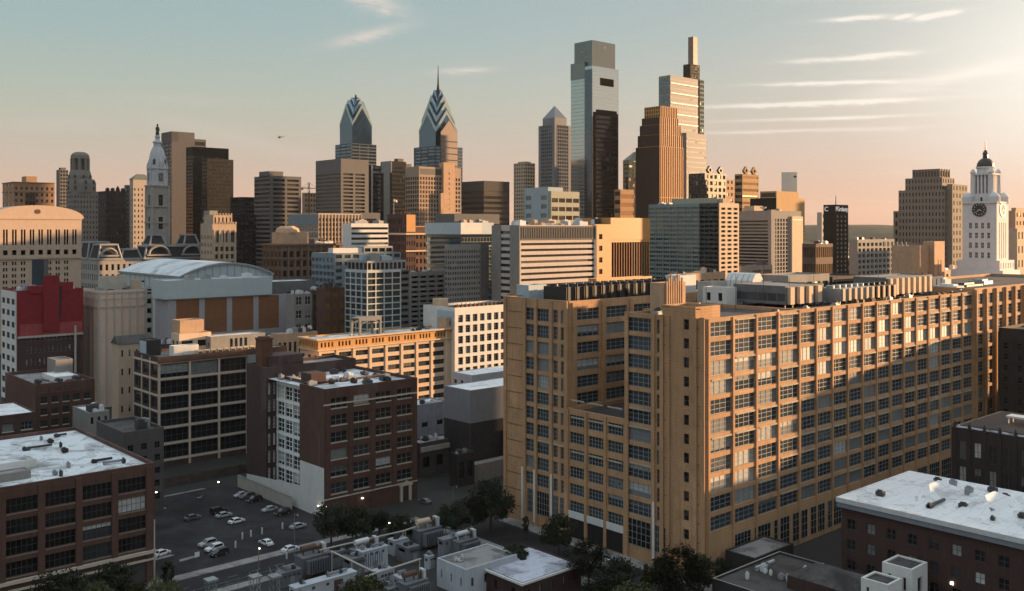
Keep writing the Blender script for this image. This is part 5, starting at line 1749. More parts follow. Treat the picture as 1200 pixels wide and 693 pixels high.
simple('reflection_slab', 'black slab added as the dark reflection on the tall mirror-glass tower', 'office tower', 696, 698.5, 724.5, 131, 1095, black_clad, N=FS(12, 40, .8, .7, zt=3, g='glass_black', rec=.12), roof=roof_dark, ph=[(.12, .95, .1, .9, 3.0)], minw=5)  # dark reflection on the mirror glass, built as an added slab
simple('orange_small_tower', 'small orange-lit office block between the black reflection slab and the gold stepped tower', 'office block', 720, 727, 743, 222, 980, wallm('orange_stone', (.42, .25, .14)), N=FS(1, 14, .96, .5, zt=3, g='glass_gold', bars=(8, 1)), E=FS(1, 14, .9, .5, g='glass_brown'), roof=roof_grey)
t = tower('green_glass_tower', 'small green glass tower with a sloped top peeking out left of the gold stepped tower', 'tower', 734, 737, 752, 188, 1300)
t.block(0, 0, t.w, t.l + 6, 0, t.h, black_clad, None, N=FS(3, 30, .9, .8, g='glass_green'), E=FS(3, 30, .9, .8, g='glass_green'), par=0)
mb = MB()
mb.prism([(0, 0), (t.w, 0), (t.w, t.l + 6), (0, t.l + 6)], t.h, t.h + 12, 0, [(t.w * .5, t.l * .3), (t.w, t.l * .3), (t.w, t.l * .7), (t.w * .5, t.l * .7)])
t.part('sloped_roof', mb, MATS['glass_green'])
t.block(-6, -4, t.w, 0, 0, zat(207, 1290), black_clad, roof_dark, N=FS(4, 20, .6, .5, g='glass_brown'), par=.5, name='lower_block')
t.done()
t = tower('gold_stepped_tower', 'tall golden granite tower stepping back at its left corner, with shade painted dark on its left side', 'skyscraper', 745, 773, 801, 172, 1100)
dk = wallm('gold_painted_shade', (.055, .04, .035), var=.15, rough=.7, spec=.15)  # darker copy of the granite: shade painted on the left faces
gs = dict(g='glass_gold', rec=.35)
zts = [zat(y, 1110) for y in (172, 158, 146, 137, 124)]
steps = [(0.0, 0.0), (2.6, 2.6), (5.2, 5.2), (7.8, 7.8)]
gN = lambda n, f: FS(n, f, .52, .82, g='glass_gold', rec=.3)
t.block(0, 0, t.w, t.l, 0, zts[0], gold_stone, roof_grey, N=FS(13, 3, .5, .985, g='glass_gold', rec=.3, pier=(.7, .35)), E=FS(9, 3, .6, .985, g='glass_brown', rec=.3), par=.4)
pz = zts[0]
for k in range(1, 4):
    o = steps[k][0]
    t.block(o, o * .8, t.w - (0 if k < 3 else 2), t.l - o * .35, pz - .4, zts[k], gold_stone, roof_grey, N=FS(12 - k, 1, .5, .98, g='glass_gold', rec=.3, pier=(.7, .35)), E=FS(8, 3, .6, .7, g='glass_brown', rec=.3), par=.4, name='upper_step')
    pz = zts[k]
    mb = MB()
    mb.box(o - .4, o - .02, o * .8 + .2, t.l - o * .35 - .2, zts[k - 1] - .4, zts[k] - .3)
    t.part('painted_shade', mb, wallm('gold_painted_shade', (.055, .04, .035), var=.15, rough=.7, spec=.15))
t.block(9.5, 7, t.w - 3, t.l - 5, pz - .4, zts[4], gold_stone, roof_grey, N=FS(10, 1, .5, .94, g='glass_gold', rec=.3, pier=(.7, .35)), E=FS(7, 3, .6, .7, g='glass_brown', rec=.3), par=.4, name='upper_step')
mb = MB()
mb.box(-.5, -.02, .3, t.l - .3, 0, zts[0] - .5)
t.part('painted_shade', mb, dk, label='dark sheet painted as shade on the left side')
t.done()
t = tower('mast_tower', 'tallest tower, pale glass with light floor bands and a slender square mast on top', 'skyscraper', 772, 785.5, 818, 88, 1241)
glassm('glass_mast', (.14, .15, .155), rough=.5, blind=.1, bcol=(.2, .19, .18), dirt=.1, spec=.2)
ctg = wallm('mast_tower_panel', (.25, .245, .25), var=.08, rough=.6, spec=.15)
t.block(0, 0, t.w, t.l, 0, t.h, ctg, roof_grey, par=1, N=FS(10, 48, .9, .4, zt=2, g='glass_mast', rec=.12), E=FS(5, 24, .9, .8, zt=2, g='glass_blue', rec=.12))
mb = MB()
for y in (99, 110.5, 122, 135, 146):
    mb.box(.5, t.w - .5, -.8, -.01, zat(y, 1250), zat(y, 1250) + 1.2)
t.part('light_band', mb, plain('pale_band', (.75, .72, .68), .4), label='pale horizontal bands')
rw = t.w
t.block(rw, 1, rw + 4, t.l, 0, t.h + 1.5, black_clad, None, par=0, N=FS(1, 30, .9, .8, g='glass_deep'), name='dark_slot')
t.block(rw + 4, 0, rw + 13, t.l, 0, t.h + .5, wallm('green_panel', (.22, .25, .22)), None, par=0, N=FS(2, 48, .85, .6, g='glass_green'), name='end_bay')
zb0, zb1, zb2 = t.h, zat(72.5, 1260), zat(39, 1260)
t.block(rw - 11, 4, rw + 9, t.l - 3, zb0 - 1, zb1, bronze, roof_dark, par=.4, N=FS(6, 6, .7, .6, g='glass_brown'), E=FS(4, 6, .7, .6, g='glass_brown'), name='crown_block')
t.block(rw - 3, 5.5, rw + 6, 14, zb1 - .5, zb2, wallm('mast_panel', (.24, .19, .16), rough=.4), None, par=0, name='mast')
c0_ = t.w
t.block(-1 + t.w * .52, -3.2, rw + 14, 0, 0, zat(154, 1240), wallm('mast_tower_panel', (0, 0, 0)), roof_grey, par=.8, N=FS(9, 30, .94, .4, zt=8, g='glass_mast', rec=.12), name='lower_front')
mb = MB()
for y in (161, 172, 184, 195, 207):
    mb.box(t.w * .52, rw + 13.5, -3.6, -3.21, zat(y, 1240), zat(y, 1240) + .8)
t.part('seam', mb, dark_metal)
t.done()

# --- right of the tall towers
gk = wallm('diamond_dark', (.04, .035, .033), rough=.5)


def diamond_tower(label, xl, xc, xr, yt, d, m, N, E, ndia, zz=None):
    t = tower('notched_top_tower', label, 'office tower', xl, xc, xr, yt, d)
    t.block(0, 0, t.w, t.l, 0, t.h, m, roof_dark, par=1, N=N, E=E)
    for k in range(ndia):
        mb = MB()
        x = t.w * (k + .5) / ndia if ndia > 1 else t.w * .7
        s = 4.0
        for y in (0.0, ):
            ring = [(x - s, t.h + s - .8), (x, t.h - .8), (x + s, t.h + s - .8), (x, t.h + 2 * s - .8)]
            n = len(mb.v)
            for q in (0, 2.5):
                for f_ in (1.0, .5):
                    mb.v += [(x + (u - x) * f_, y + q, t.h + s - .8 + (z - t.h - s + .8) * f_) for u, z in ring]
            for i in range(4):
                j = (i + 1) % 4
                for f in ((n + i, n + j, n + 4 + j, n + 4 + i), (n + 8 + j, n + 8 + i, n + 12 + i, n + 12 + j), (n + j, n + i, n + 8 + i, n + 8 + j), (n + 4 + i, n + 4 + j, n + 12 + j, n + 12 + i)):
                    mb.f.append(f)
                    mb.m.append(0)
        t.part('diamond_ornament', mb, m)
    t.done()
    return t


t = diamond_tower('dark faceted tower crown with round-cut balconies and a diamond ornament above the teal apartment block', 807, 826, 851, 203, 900, gk, FS(5, 22, .6, .6, g='glass_brown'), FS(5, 22, .6, .6, g='glass_dark'), 2)
simple('tan_stair_tower', 'small tan tower with open dark galleries between the two diamond-topped towers', 'tower', 846, 851, 864, 210, 930, tan_pale, N=FS(3, 22, .5, .5, g='glass_dark'), E=FS(1, 22, .5, .5, g='glass_dark'))
diamond_tower('golden banded tower with two diamond ornaments on its top corners', 861, 870, 889, 204, 900, wallm('gold_banded', (.46, .29, .15)), FS(1, 22, .96, .4, g='glass_gold', bars=(6, 1)), FS(1, 22, .9, .5, g='glass_dark'), 2)
t = tower('gold_stepped_office', 'wide golden stepped office building with shade painted dark on its left side', 'office building', 879, 910, 943, 224, 800)
gd_ = wallm('gold_office', (.48, .30, .14), var=.1)
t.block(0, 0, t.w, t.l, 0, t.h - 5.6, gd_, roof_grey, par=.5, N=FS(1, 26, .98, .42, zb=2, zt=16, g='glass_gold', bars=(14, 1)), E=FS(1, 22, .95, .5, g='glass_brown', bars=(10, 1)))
t.block(0, 0.01, t.w * .78, t.l * .62, t.h - 6.2, t.h, gd_, roof_grey, par=.5, E=FS(1, 1, .9, .6, g='glass_brown'), name='upper_step')
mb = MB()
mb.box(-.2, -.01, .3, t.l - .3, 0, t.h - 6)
t.part('painted_shade', mb, black_clad)  # black sheet paints the shade of the left side
t.done()
c = P(925, 1650)
t = T('curved_glass_tower', 'distant pale curved glass tower rising behind the gold stepped office', 'tower', c[0], c[1])
zt1 = zat(202, 1650)
mb = MB()
pts = [(-10, 9), (0, -3), (11, -8), (16, -6), (14, 8), (0, 14)]
mb.prism(pts, 0, zt1)
t.part('wall', mb, MATS['glass_sky'])
mb = MB()
mb.prism([(5, -6.4), (9, -8.2), (9, -7.6), (5, -5.9)], zt1 - 9, zt1 - 6)
t.part('logo_panel', mb, rust)
t.done()
t = tower('grey_slab_hotel', 'grey hotel slab with fine dark floor lines and a blank sand-coloured end wall', 'hotel', 864, 903, 939, 247, 640)
gh_ = wallm('hotel_concrete', (.25, .235, .22), var=.12)
t.block(0, 0, t.w, t.l, 0, t.h, gh_, roof_grey, par=1, E=FS(1, 36, .985, .55, um=.2, zb=8, zt=6, g='glass_dark', rec=.7), N=FS(5, 30, .62, .74, um=4.0, um2=t.w * .44, zb=8, zt=5, g='glass_deep', rec=.5))
x0_ = wx((t.x, t.y), 926.5)
mb = MB()
mb.box(x0_, t.w + .2, -1.2, -.01, 0, t.h - 3.6)
mb.box(x0_ + .6, t.w - .4, -1.25, -1.2, t.h - 6.2, t.h - 5.6, 1)
t.part('blank_wall', mb, [cream_wall, dark_metal])
mb = MB()
mb.box(-.6, 4.2, -.9, -.01, 0, t.h + .6)
mb.box(-.6, -.01, -.01, 1.6, 0, t.h + .6)
t.part('pilaster', mb, gh_)
t.block(2, 14, 12, 22, t.h - 1, t.h + 3.5, warm_conc, roof_grey, par=.3, name='penthouse')
mb = MB()
mb.loft(5, 9, [(.3, t.h - 1), (.3, t.h + 2)], 6)
mb.loft(5, 9, [(.2, t.h + 1.2), (1.6, t.h + 1.6), (2.3, t.h + 2.6), (2.4, t.h + 2.7), (1.6, t.h + 2.0), (.2, t.h + 1.6)], 12)
t.part('satellite_dish', mb, white_paint)
units(t, 14, 2, t.w - 2, t.l - 2, t.h - 1, 5, 111, [grey_metal, warm_conc])
t.done()
glassm('glass_stripe', (.16, .14, .125), rough=.6, blind=.1, bcol=(.2, .18, .16), spec=.2)
t = tower('sign_tower', 'black tower with white window stripes and a lit letter sign round its top', 'tower', 965, 978.5, 994, 240, 900)
t.block(0, 0, t.w, t.l, 0, t.h, black_clad, roof_dark, par=.8, E=FS(1, 1, .2, .2, g='glass_dark', skip=lambda i, j: True), N=FS(3, 22, .42, .5, um=1.5, zt=9, zb=3, g='glass_stripe', rec=.2))
mb = MB()
mb.tube((t.w * .5, 6, t.h - 1), (t.w * .5, 6, t.h + 9), .5, .25)
t.part('antenna', mb, dark_metal)
glow = plain('sign_letter', (.55, .52, .50), .5, emit=.25)
for txt, off, rz, size in (('PGrolauty', (1.2, -.12, t.h - 6.0), 0.0, 6.2), ('C', (-.12, t.l * .92, t.h - 6.0), -pi / 2, 6.0)):
    cu = bpy.data.curves.new('sign_text', 'FONT')
    cu.body = txt
    cu.size = size
    cu.extrude = .1
    cu.materials.append(glow)
    tmp = bpy.data.objects.new('sign_text', cu)
    COL.objects.link(tmp)
    bpy.context.view_layer.update()
    me = bpy.data.meshes.new_from_object(tmp)
    bpy.data.objects.remove(tmp)
    o = link('sign_text', me, t.e, off)
    o.rotation_euler = (pi / 2, 0, rz)
    if rz == 0:
        bpy.context.view_layer.update()
        o.scale.x = (t.w - 2.4) / max(1, o.dimensions.x)
t.done()
simple('pale_slab', 'narrow pale slab hidden behind the black sign tower', 'tower', 962, 963, 972, 249, 1100, pale_conc, N=FS(2, 12, .5, .5, g='glass_brown'))
simple('brown_low_office', 'low bronze-glass office block with an orange-lit right half, below the gold office', 'office block', 940, 956, 976, 286, 520, wallm('bronze_panel', (.16, .11, .08)), N=FS(8, 8, .8, .6, g='glass_gold'), E=FS(6, 8, .8, .6, g='glass_brown'), nu=3, seed=112)
t = simple('white_apartments', 'white apartment block with dark recessed loggias in the middle distance', 'apartment block', 1001, 1005, 1048, 281, 640, grey_conc, N=FS(9, 14, .62, .62, zt=1.5, zb=20, g='glass_deep', rec=1.0, bars=(2, 1), fm='frame_white'), nu=5, seed=113)

# --- stepped school board tower, theatre blocks, white clock tower
t = tower('stepped_stone_tower', 'massive grey stone tower with stepped shoulders, its right edge lit orange', 'tower', 1053, 1107, 1124, 222, 900)
ss = wallm('grey_limestone', (.24, .20, .165), var=.2, streak=.3)
wf = lambda n, f, **k: FS(n, f, .36, .56, g='glass_brown', rec=.4, **k)
t.block(0, 0, t.w, t.l, 0, t.h, ss, roof_grey, par=1, E=wf(14, 18, zb=4, zt=1), N=wf(6, 18, zb=4, zt=1))
t.block(3, 3.7, t.w - 1.5, t.l - 5.2, t.h - 1, zat(208, 907), ss, roof_grey, par=1, E=wf(12, 2), N=wf(5, 2), name='upper_step')
t.block(6, 7.5, t.w - 3.7, t.l - 11, zat(209, 907), zat(198, 912), ss, roof_grey, par=1, E=wf(9, 1, pier=(.8, .4)), N=wf(4, 1, pier=(.8, .4)), name='upper_step')
t.block(4.5, -5.2, t.w + 6, 0, 0, zat(216, 900), ss, None, par=0, N=wf(5, 17, zb=4), name='side_bay')
t.block(1.5, t.l, t.w - 3, t.l + 6, 0, zat(248, 960), ss, roof_grey, par=.5, E=wf(1, 12), name='side_bay')
t.done()
t = tower('theatre_block', 'windowless tan block with a lit orange right half below the stepped stone tower', 'building', 1045, 1069, 1092, 288, 470)
t.block(0, 0, t.w, t.l, 0, t.h, tan_pale, roof_grey, par=.6, N=FS(3, 1, .16, .5, zb=20, g='glass_gold'))
mb = MB()
for k in range(7):
    mb.box(.3, .9, 1 + k * 2.2, 1.9 + k * 2.2, t.h - .6, t.h + 1.8)
t.part('vent_pipe', mb, grey_conc)
t.done()
t = tower('pavilion_block', 'smaller tan pavilion with two tall slit windows right of the windowless tan block', 'building', 1091, 1095, 1107, 283, 480)
t.block(0, 0, t.w, t.l + 4, 0, t.h, tan_pale, roof_grey, par=.6, N=FS(2, 1, .24, .62, zb=52, zt=6, um=2.6, um2=2.6, g='glass_gold'))
t.done()
t = tower('clock_tower_building', 'white terracotta building with a clock tower, lantern and dark dome, lit on its right side', 'clock tower', 1134, 1168, 1184, 236, 470)
ws = wallm('white_terracotta', (.66, .65, .65), var=.12, streak=.2)
a = max(t.w, t.l * .8)
t.w, t.l = a * .86, a * .98
wn = lambda n, f, **k: FS(n, f, .42, .56, g='glass_brown', rec=.5, bars=(2, 2), fr=.14, fm='frame_white', **k)
t.block(0, 0, t.w, t.l, 0, t.h, ws, roof_grey, par=.8, E=FS(4, 4, .46, .60, um=2.4, zb=66.4, zt=t.h - 85.8, g='glass_brown', rec=.5, bars=(2, 2), fr=.14, fm='frame_white'), N=FS(4, 1, .34, .9, um=2.2, zb=66.4, zt=t.h - 85.8, g='glass_brown', rec=.5, bars=(1, 12), fr=.2, fm='frame_white'), trim=((.9, .2, .5),))
mb = MB()
for sx in (0, 1):
    for sy in (0, 1):
        mb.loft(1.8 + sx * (t.w - 3.6), 1.8 + sy * (t.l - 3.6), [(2.6, t.h - .9), (2.6, t.h + 2.4), (2.2, t.h + 3.2), (1.2, t.h + 4.2), (.3, t.h + 4.6)], 12)
t.part('corner_drum', mb, ws)
zl = t.h
bx_, by_ = t.w * .5, t.l * .5
s_ = t.w * .335
zla, zlb = t.h + 3.2, zat(203, 476)
t.block(bx_ - s_, by_ - s_, bx_ + s_, by_ + s_, t.h - .8, zla, ws, None, par=0, E=FS(1, 1, .12, .5, g='glass_dark'), name='lantern_base')
t.block(bx_ - s_, by_ - s_, bx_ + s_, by_ + s_, zla, zlb, ws, roof_grey, par=.6, E=FS(4, 1, .5, .86, um=1.4, um2=1.4, g='glass_dark', rec=1.2, bars=(1, 3), fr=.3, fm='frame_white', name='lantern_window'), N=FS(4, 1, .5, .86, um=1.4, um2=1.4, g='glass_dark', rec=1.2, bars=(1, 3), fr=.3, fm='frame_white', name='lantern_window'), name='lantern', trim=((.8, 0, .5),))
mb = MB()
for sx in (-1, 1):
    for sy in (-1, 1):
        mb.loft(bx_ + sx * (s_ - .5), by_ + sy * (s_ - .5), [(1.3, zla - 1), (1.1, zlb), (1.5, zlb + .4), (.9, zlb + 1.6), (.1, zlb + 2.4)], 8)
mb.loft(bx_, by_, [(s_ * .80, zlb - .7), (s_ * .80, zlb + 2.4), (s_ * .9, zlb + 2.6), (s_ * .9, zlb + 3.4)], 16)
t.part('drum', mb, ws)
mb = MB()
R_ = s_ * .84
zd = zlb + 3.4
mb.loft(bx_, by_, [(R_ * cos(k * pi / 18), zd + R_ * 1.12 * sin(k * pi / 18)) for k in range(9)], 20)
t.part('dome', mb, plain('dome_copper', (.045, .035, .030), .45), smooth=False, label='dark ribbed dome')
mb = MB()
zr = zd + R_ * 1.1
mb.loft(bx_, by_, [(1.3, zr - .3), (1.1, zr + 1.6), (1.5, zr + 1.8), (.9, zr + 3.2), (.25, zr + 4.0), (.2, zr + 7), (.05, zr + 9.5)], 10)
t.part('finial', mb, plain('dome_copper', (0, 0, 0)))
for k in (0, 1):
    mb = MB()
    zc_ = zat(245.5, 470)
    ring = [(cos(2 * pi * i / 28), sin(2 * pi * i / 28)) for i in range(28)]
    if k == 0:
        q = lambda u, v, o: (-o, t.l * .5 - u, zc_ + v)
    else:
        q = lambda u, v, o: (t.w * .5 + u, -o, zc_ + v)
    R1 = 3.5
    for i in range(28):
        (u0, v0), (u1, v1) = ring[i], ring[(i + 1) % 28]
        mb.poly([q(u0 * R1, v0 * R1, .12), q(u1 * R1, v1 * R1, .12), q(0, 0, .12)][::1], 0)
        mb.poly([q(u0 * R1 * .88, v0 * R1 * .88, .3), q(u1 * R1 * .88, v1 * R1 * .88, .3), q(u1 * R1, v1 * R1, .3), q(u0 * R1, v0 * R1, .3)], 1)
    for i in range(12):
        an = i * pi / 6
        e1, e2 = (cos(an) * R1 * .62, sin(an) * R1 * .62), (cos(an) * R1 * .82, sin(an) * R1 * .82)
        nx_, ny_ = -sin(an) * .14, cos(an) * .14
        mb.poly([q(e1[0] - nx_, e1[1] - ny_, .28), q(e2[0] - nx_, e2[1] - ny_, .28), q(e2[0] + nx_, e2[1] + ny_, .28), q(e1[0] + nx_, e1[1] + ny_, .28)], 2)
    for an, ln in ((-.5, 2.1), (3.9, 2.9)):
        mb.poly([q(-.22 * sin(an), .22 * cos(an), .36), q(.22 * sin(an), -.22 * cos(an), .36), q(ln * cos(an), ln * sin(an), .36)], 2)
    t.part('clock_face', mb, [plain('clock_dark', (.030, .030, .032), .4) if k == 0 else plain('clock_pale', (.22, .16, .11), .7, spec=.1), plain('clock_iron', (.05, .05, .05), .4), plain('clock_mark', (.55, .55, .55), .5)])
# stepped base
t.block(-3, -4, t.w + 4, t.l + 4.5, 0, zat(317, 470), ws, roof_white, par=.7, E=FS(4, 1, .34, .3, um=4.5, um2=7, zb=zat(333, 470), zt=4, g='glass_brown', rec=.5, bars=(2, 2), fr=.14, fm='frame_white'), N=FS(8, 1, .3, .4, zb=zat(333, 470), zt=1, g='glass_brown'), name='base_step')
t.block(-1.5, -2, t.w + 2, t.l + 2, zat(318, 470), zat(305.5, 470), ws, roof_white, par=.7, E=None, N=FS(6, 1, .3, .5, g='glass_brown'), name='base_step')
t.block(-7, -16, t.w + 16, t.l + 9, 0, zat(329, 462), ws, roof_white, par=.7, E=FS(13, 1, .42, .5, zb=zat(349, 462), zt=2, g='glass_brown', rec=.5, bars=(2, 2), fr=.14, fm='frame_white'), name='base_wing')
t.done()
simple('tan_slab', 'dark-sided tan slab at the right edge behind the white clock tower', 'tower', 1183, 1190, 1212, 247, 800, tan_pale, E=None, N=FS(6, 14, .4, .5, g='glass_brown'), ph=[(.1, .6, .2, .8, 2.5)])
simple('tan_low_block', 'low tan block under the tan slab at the right edge', 'building', 1185, 1192, 1215, 268, 700, warm_conc, N=FS(6, 8, .4, .5, g='glass_brown'))

# --- the belt of mid-rise blocks behind the loft
t = tower('teal_apartments', 'large apartment block of teal glass bays with a cream-framed end lit by the sun', 'apartment block', 761, 843, 866, 238, 560)
t.block(0, 0, t.w, t.l * 1.0, 0, t.h, cream_wall, roof_grey, par=.8, N=FS(3, 36, .66, .52, um=.8, um2=.4, zt=2, g='glass_dark', rec=.9, bars=(2, 1)), E=None, pm=None)
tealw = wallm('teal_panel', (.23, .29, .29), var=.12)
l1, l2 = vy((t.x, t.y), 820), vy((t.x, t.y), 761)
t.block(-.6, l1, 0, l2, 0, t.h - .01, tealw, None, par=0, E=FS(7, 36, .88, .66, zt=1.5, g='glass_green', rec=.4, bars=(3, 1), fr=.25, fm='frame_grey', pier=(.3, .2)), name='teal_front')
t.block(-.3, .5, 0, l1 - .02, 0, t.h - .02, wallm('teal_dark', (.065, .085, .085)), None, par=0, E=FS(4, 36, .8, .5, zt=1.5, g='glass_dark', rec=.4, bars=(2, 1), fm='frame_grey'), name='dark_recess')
t.block(3, 4, t.w * .5, t.l * .7, t.h - .8, t.h + 3.2, wallm('sage_panel', (0, 0, 0)), roof_grey, par=.3, name='penthouse')
t.block(t.w * .25, 1.0, t.w * .6, 6, t.h - .8, t.h + 2.6, warm_conc, roof_grey, par=.3, name='penthouse')
mb = MB()
for k in range(4):
    mb.loft(t.w * .55, 12 + k * 4, [(1.4, t.h - .8), (1.4, t.h + 2.6), (.8, t.h + 3.0)], 12)
t.part('tank', mb, dark_metal)
units(t, 2, l1, t.w - 2, l2 - 2, t.h - .8, 8, 121, [dark_metal, grey_metal, pale_metal], 2, 6, (1, 2.6))
t.done()
t = tower('orange_slot_block', 'orange-tan office block with a wide panel of dark vertical slots, lit by the sun', 'office block', 694, 697.5, 762, 263, 512)
t.block(0, 0, t.w * .28, 22, 0, t.h, gold_stone, roof_grey, par=.6, N=FS(1, 13, .44, .45, um=1.2, um2=5.2, zb=0, zt=3.5, g='glass_brown'))
t.block(t.w * .28, .4, t.w, 22, 0, t.h + 3.6, gold_stone, roof_grey, par=.6, N=FS(15, 1, .90, .99, um=.6, um2=.4, zb=0, zt=13, g='glass_dark', rec=.4), name='slotted_wall', trim=((12, .2, .25),))
units(t, 1, 2, t.w - 1, 20, t.h - .6, 8, 122, [dark_metal, pale_metal, grey_metal], 1.4, 4, (1.5, 4))
t.done()
t = tower('orange_low_block', 'low orange block with slit windows below the slotted office block', 'building', 696, 699, 764, 327, 345)
t.block(0, 0, t.w, 4, 0, t.h, gold_stone, roof_grey, par=.6, N=FS(14, 1, .3, .5, zb=t.h - 9, zt=1.6, um=5, g='glass_gold'))
t.done()
t = tower('ribbon_office', 'long cream office block with thin ribbon windows and a blank grey left wall', 'office block', 577, 609, 698, 264, 470)
t.block(0, 0, t.w, t.l, 0, t.h, wallm('ribbon_panel', (.56, .49, .45), var=.15), roof_white, par=.8, N=FS(1, 19, .985, .42, um=.5, zb=20, zt=8.2, g='glass_brown', rec=.7, bars=(40, 1), v=.65),
        E=FS(1, 19, .40, .46, um=0, zb=20, zt=2, g='glass_deep', bars=(4, 1)))
mb = MB()
mb.box(-.5, -.01, -.3, t.l * .33, 0, t.h - .1)
mb.box(-.5, -.01, t.l * .67, t.l, 0, t.h - .1)
t.part('end_wall', mb, grey_conc, label='blank grey end wall')
t.block(.4, -.3, t.w - .1, 0, t.h - 7.4, t.h - .4, grey_tower, None, par=0, N=FS(44, 1, .5, .8, g='glass_dark', rec=.2), name='top_louver')
mb = MB()
mb.box(t.w - .6, t.w + .4, -.7, -.31, 0, t.h + .2)
t.part('pilaster', mb, grey_conc)
units(t, 4, 2, t.w - 2, t.l - 3, t.h - .8, 16, 123, [white_paint, cream_wall, dark_metal, tan_pale, blue_metal], 2, 7, (1.2, 4.0))
t.done()
t = tower('glass_belt_office', 'office block with a blank white top band over green glass floors', 'office block', 499, 540, 578, 261, 590)
t.block(0, 0, t.w, t.l, 0, t.h - 7.2, MATS['glass_deep'], None, par=0, N=FS(1, 12, .98, .6, zt=1, zb=20, g='glass_green', bars=(10, 1), fr=.2, fm='frame_grey', rec=.3), E=FS(1, 12, .98, .6, zb=20, zt=1, g='glass_deep', bars=(14, 1), fr=.2, fm='frame_dark', rec=.3))
t.block(-.5, -.5, t.w, t.l + .3, t.h - 7.2, t.h, blue_metal, roof_grey, par=.8, name='top_band')
mb = MB()
mb.box(-.45, t.w * .62, -.62, -.51, t.h - 7.0, t.h - .2)
t.part('top_panel', mb, white_paint)
t.block(3, 10, t.w + 14, t.l - 6, t.h - .8, t.h + 5.6, grey_tower, roof_grey, par=.4, name='penthouse')
units(t, 1, 1, t.w - 1, 9, t.h - .8, 6, 124, [grey_metal, cream_wall, rust], 2, 5, (1.5, 4))
t.done()
t = tower('grid_block', 'grey concrete block with a dense grid of small square windows', 'office block', 521, 527, 563, 287, 470)
t.block(0, 0, t.w, t.l, 0, t.h, grey_conc, roof_grey, par=.6, N=FS(13, 22, .54, .52, zb=14, zt=2.2, g='glass_dark', rec=.5), E=FS(2, 22, .54, .5, zb=14, zt=2.2, g='glass_dark'))
t.block(t.w, 3, t.w + 8, t.l + 5, 0, t.h + .5, wallm('grey_stair', (.14, .14, .14)), roof_grey, par=.4, name='stair_block')
t.done()
t = tower('parking_deck', 'grey parking garage with open dark decks', 'parking garage', 474, 481, 521, 319, 480)
t.block(0, 0, t.w, max(t.l, 10), 0, t.h, grey_conc, roof_dark, par=1.2, N=FS(4, 20, .86, .46, zb=10, zt=1.5, g='glass_dark', rec=1.5, pier=(.9, .3)), E=FS(1, 20, .8, .46, zb=10, zt=1.5, g='glass_dark', rec=1.5))
units(t, 1, 1, t.w - 1, 9, t.h - 1.2, 9, 125, [pale_metal, dark_metal, rust], 1, 2.4, (.8, 1.8))
t.done()
t = tower('white_frame_offices', 'glass office block in a thin white square frame, behind the cornice loft roof', 'office block', 404, 430, 481, 317, 435)
t.block(0, 0, t.w * .78, t.l, 0, t.h, wallm('frame_white_wall', (.50, .52, .51), var=.1), roof_grey, par=.8,
        N=FS(4, 21, .90, .84, zb=2, zt=1, um=.3, g='glass_green', rec=.4, bars=(2, 1), fr=.15, fm='frame_dark'), E=FS(4, 21, .86, .82, zb=2, zt=1, g='glass_blue', rec=.4, bars=(2, 1), fr=.15, fm='frame_dark'))
t.block(t.w * .78, .8, t.w, t.l, 0, t.h - .4, grey_tower, roof_grey, par=.6, N=FS(1, 21, .8, .5, zb=2, g='glass_dark', rec=1), name='balcony_wing')
t.block(.8, 1, t.w * .92, t.l - 1, t.h - .8, t.h + 4.2, grey_metal, roof_dark, N=FS(9, 1, .7, .6, g='glass_dark'), E=FS(5, 1, .8, .6, g='glass_dark'), par=.4, name='penthouse')
units(t, 3, 3, t.w - 5, t.l - 3, t.h + 3.8, 8, 126, [blue_metal, grey_metal, dark_metal], 2, 6, (1.5, 3.5))
t.done()
t = tower('blue_grey_block', 'blue-grey office block with long white roof vents behind the white-framed offices', 'office block', 365, 392, 470, 297, 520)
t.block(0, 0, t.w, t.l, 0, t.h, wallm('blue_grey_panel', (.20, .23, .25), var=.1), roof_grey, par=.6, N=FS(8, 18, .7, .5, g='glass_deep', bars=(2, 1)), E=FS(6, 18, .8, .55, g='glass_blue', zt=2))
t.block(1, 3, t.w * .45, 8, t.h - .6, t.h + 2.6, white_paint, roof_white, par=.2, name='penthouse')
t.block(t.w * .46, 2, t.w * .9, 9, t.h - .6, t.h + 3.4, grey_metal, roof_dark, N=FS(4, 1, .8, .5, g='glass_dark'), par=.2, name='penthouse')
units(t, 2, 9, t.w - 2, t.l - 1, t.h - .6, 8, 127, [blue_metal, grey_metal, dark_metal], 2, 5, (1, 3))
t.done()
t = tower('white_striped_office', 'office slab with bold white and black horizontal stripes', 'office block', 406, 411.5, 455, 262, 600)
t.block(0, 0, t.w, t.l + 5, 0, t.h, white_paint, roof_grey, par=.6, N=FS(1, 18, .985, .46, zb=26, zt=1.5, g='glass_dark', rec=.5, v=.5))
units(t, 1, 1, t.w, t.l + 4, t.h - .6, 4, 128, [grey_metal], 3, 8, (1.5, 3))
t.done()
t = tower('beige_column_office', 'beige office block with close vertical columns and a blue glass left side', 'office block', 338, 373, 446, 250, 700)
t.block(0, 0, t.w * .68, t.l, 0, t.h, warm_conc, roof_grey, par=.8, N=FS(13, 18, .6, .66, zb=26, zt=3, g='glass_brown', rec=.8, pier=(.7, .5)), E=FS(1, 14, .98, .75, zb=20, zt=9, g='glass_blue', bars=(10, 1), fr=.2))
t.block(t.w * .68, .6, t.w, t.l, 0, t.h + .8, grey_tower, roof_grey, par=.6, N=FS(1, 1, .6, .3, zb=t.h - 12, g='glass_dark'), name='side_wing')
mb = MB()
mb.box(-.4, -.01, .5, t.l - .2, t.h - 8.6, t.h - .8)
t.part('top_band', mb, wallm('blue_grey_panel', (0, 0, 0)))
t.done()
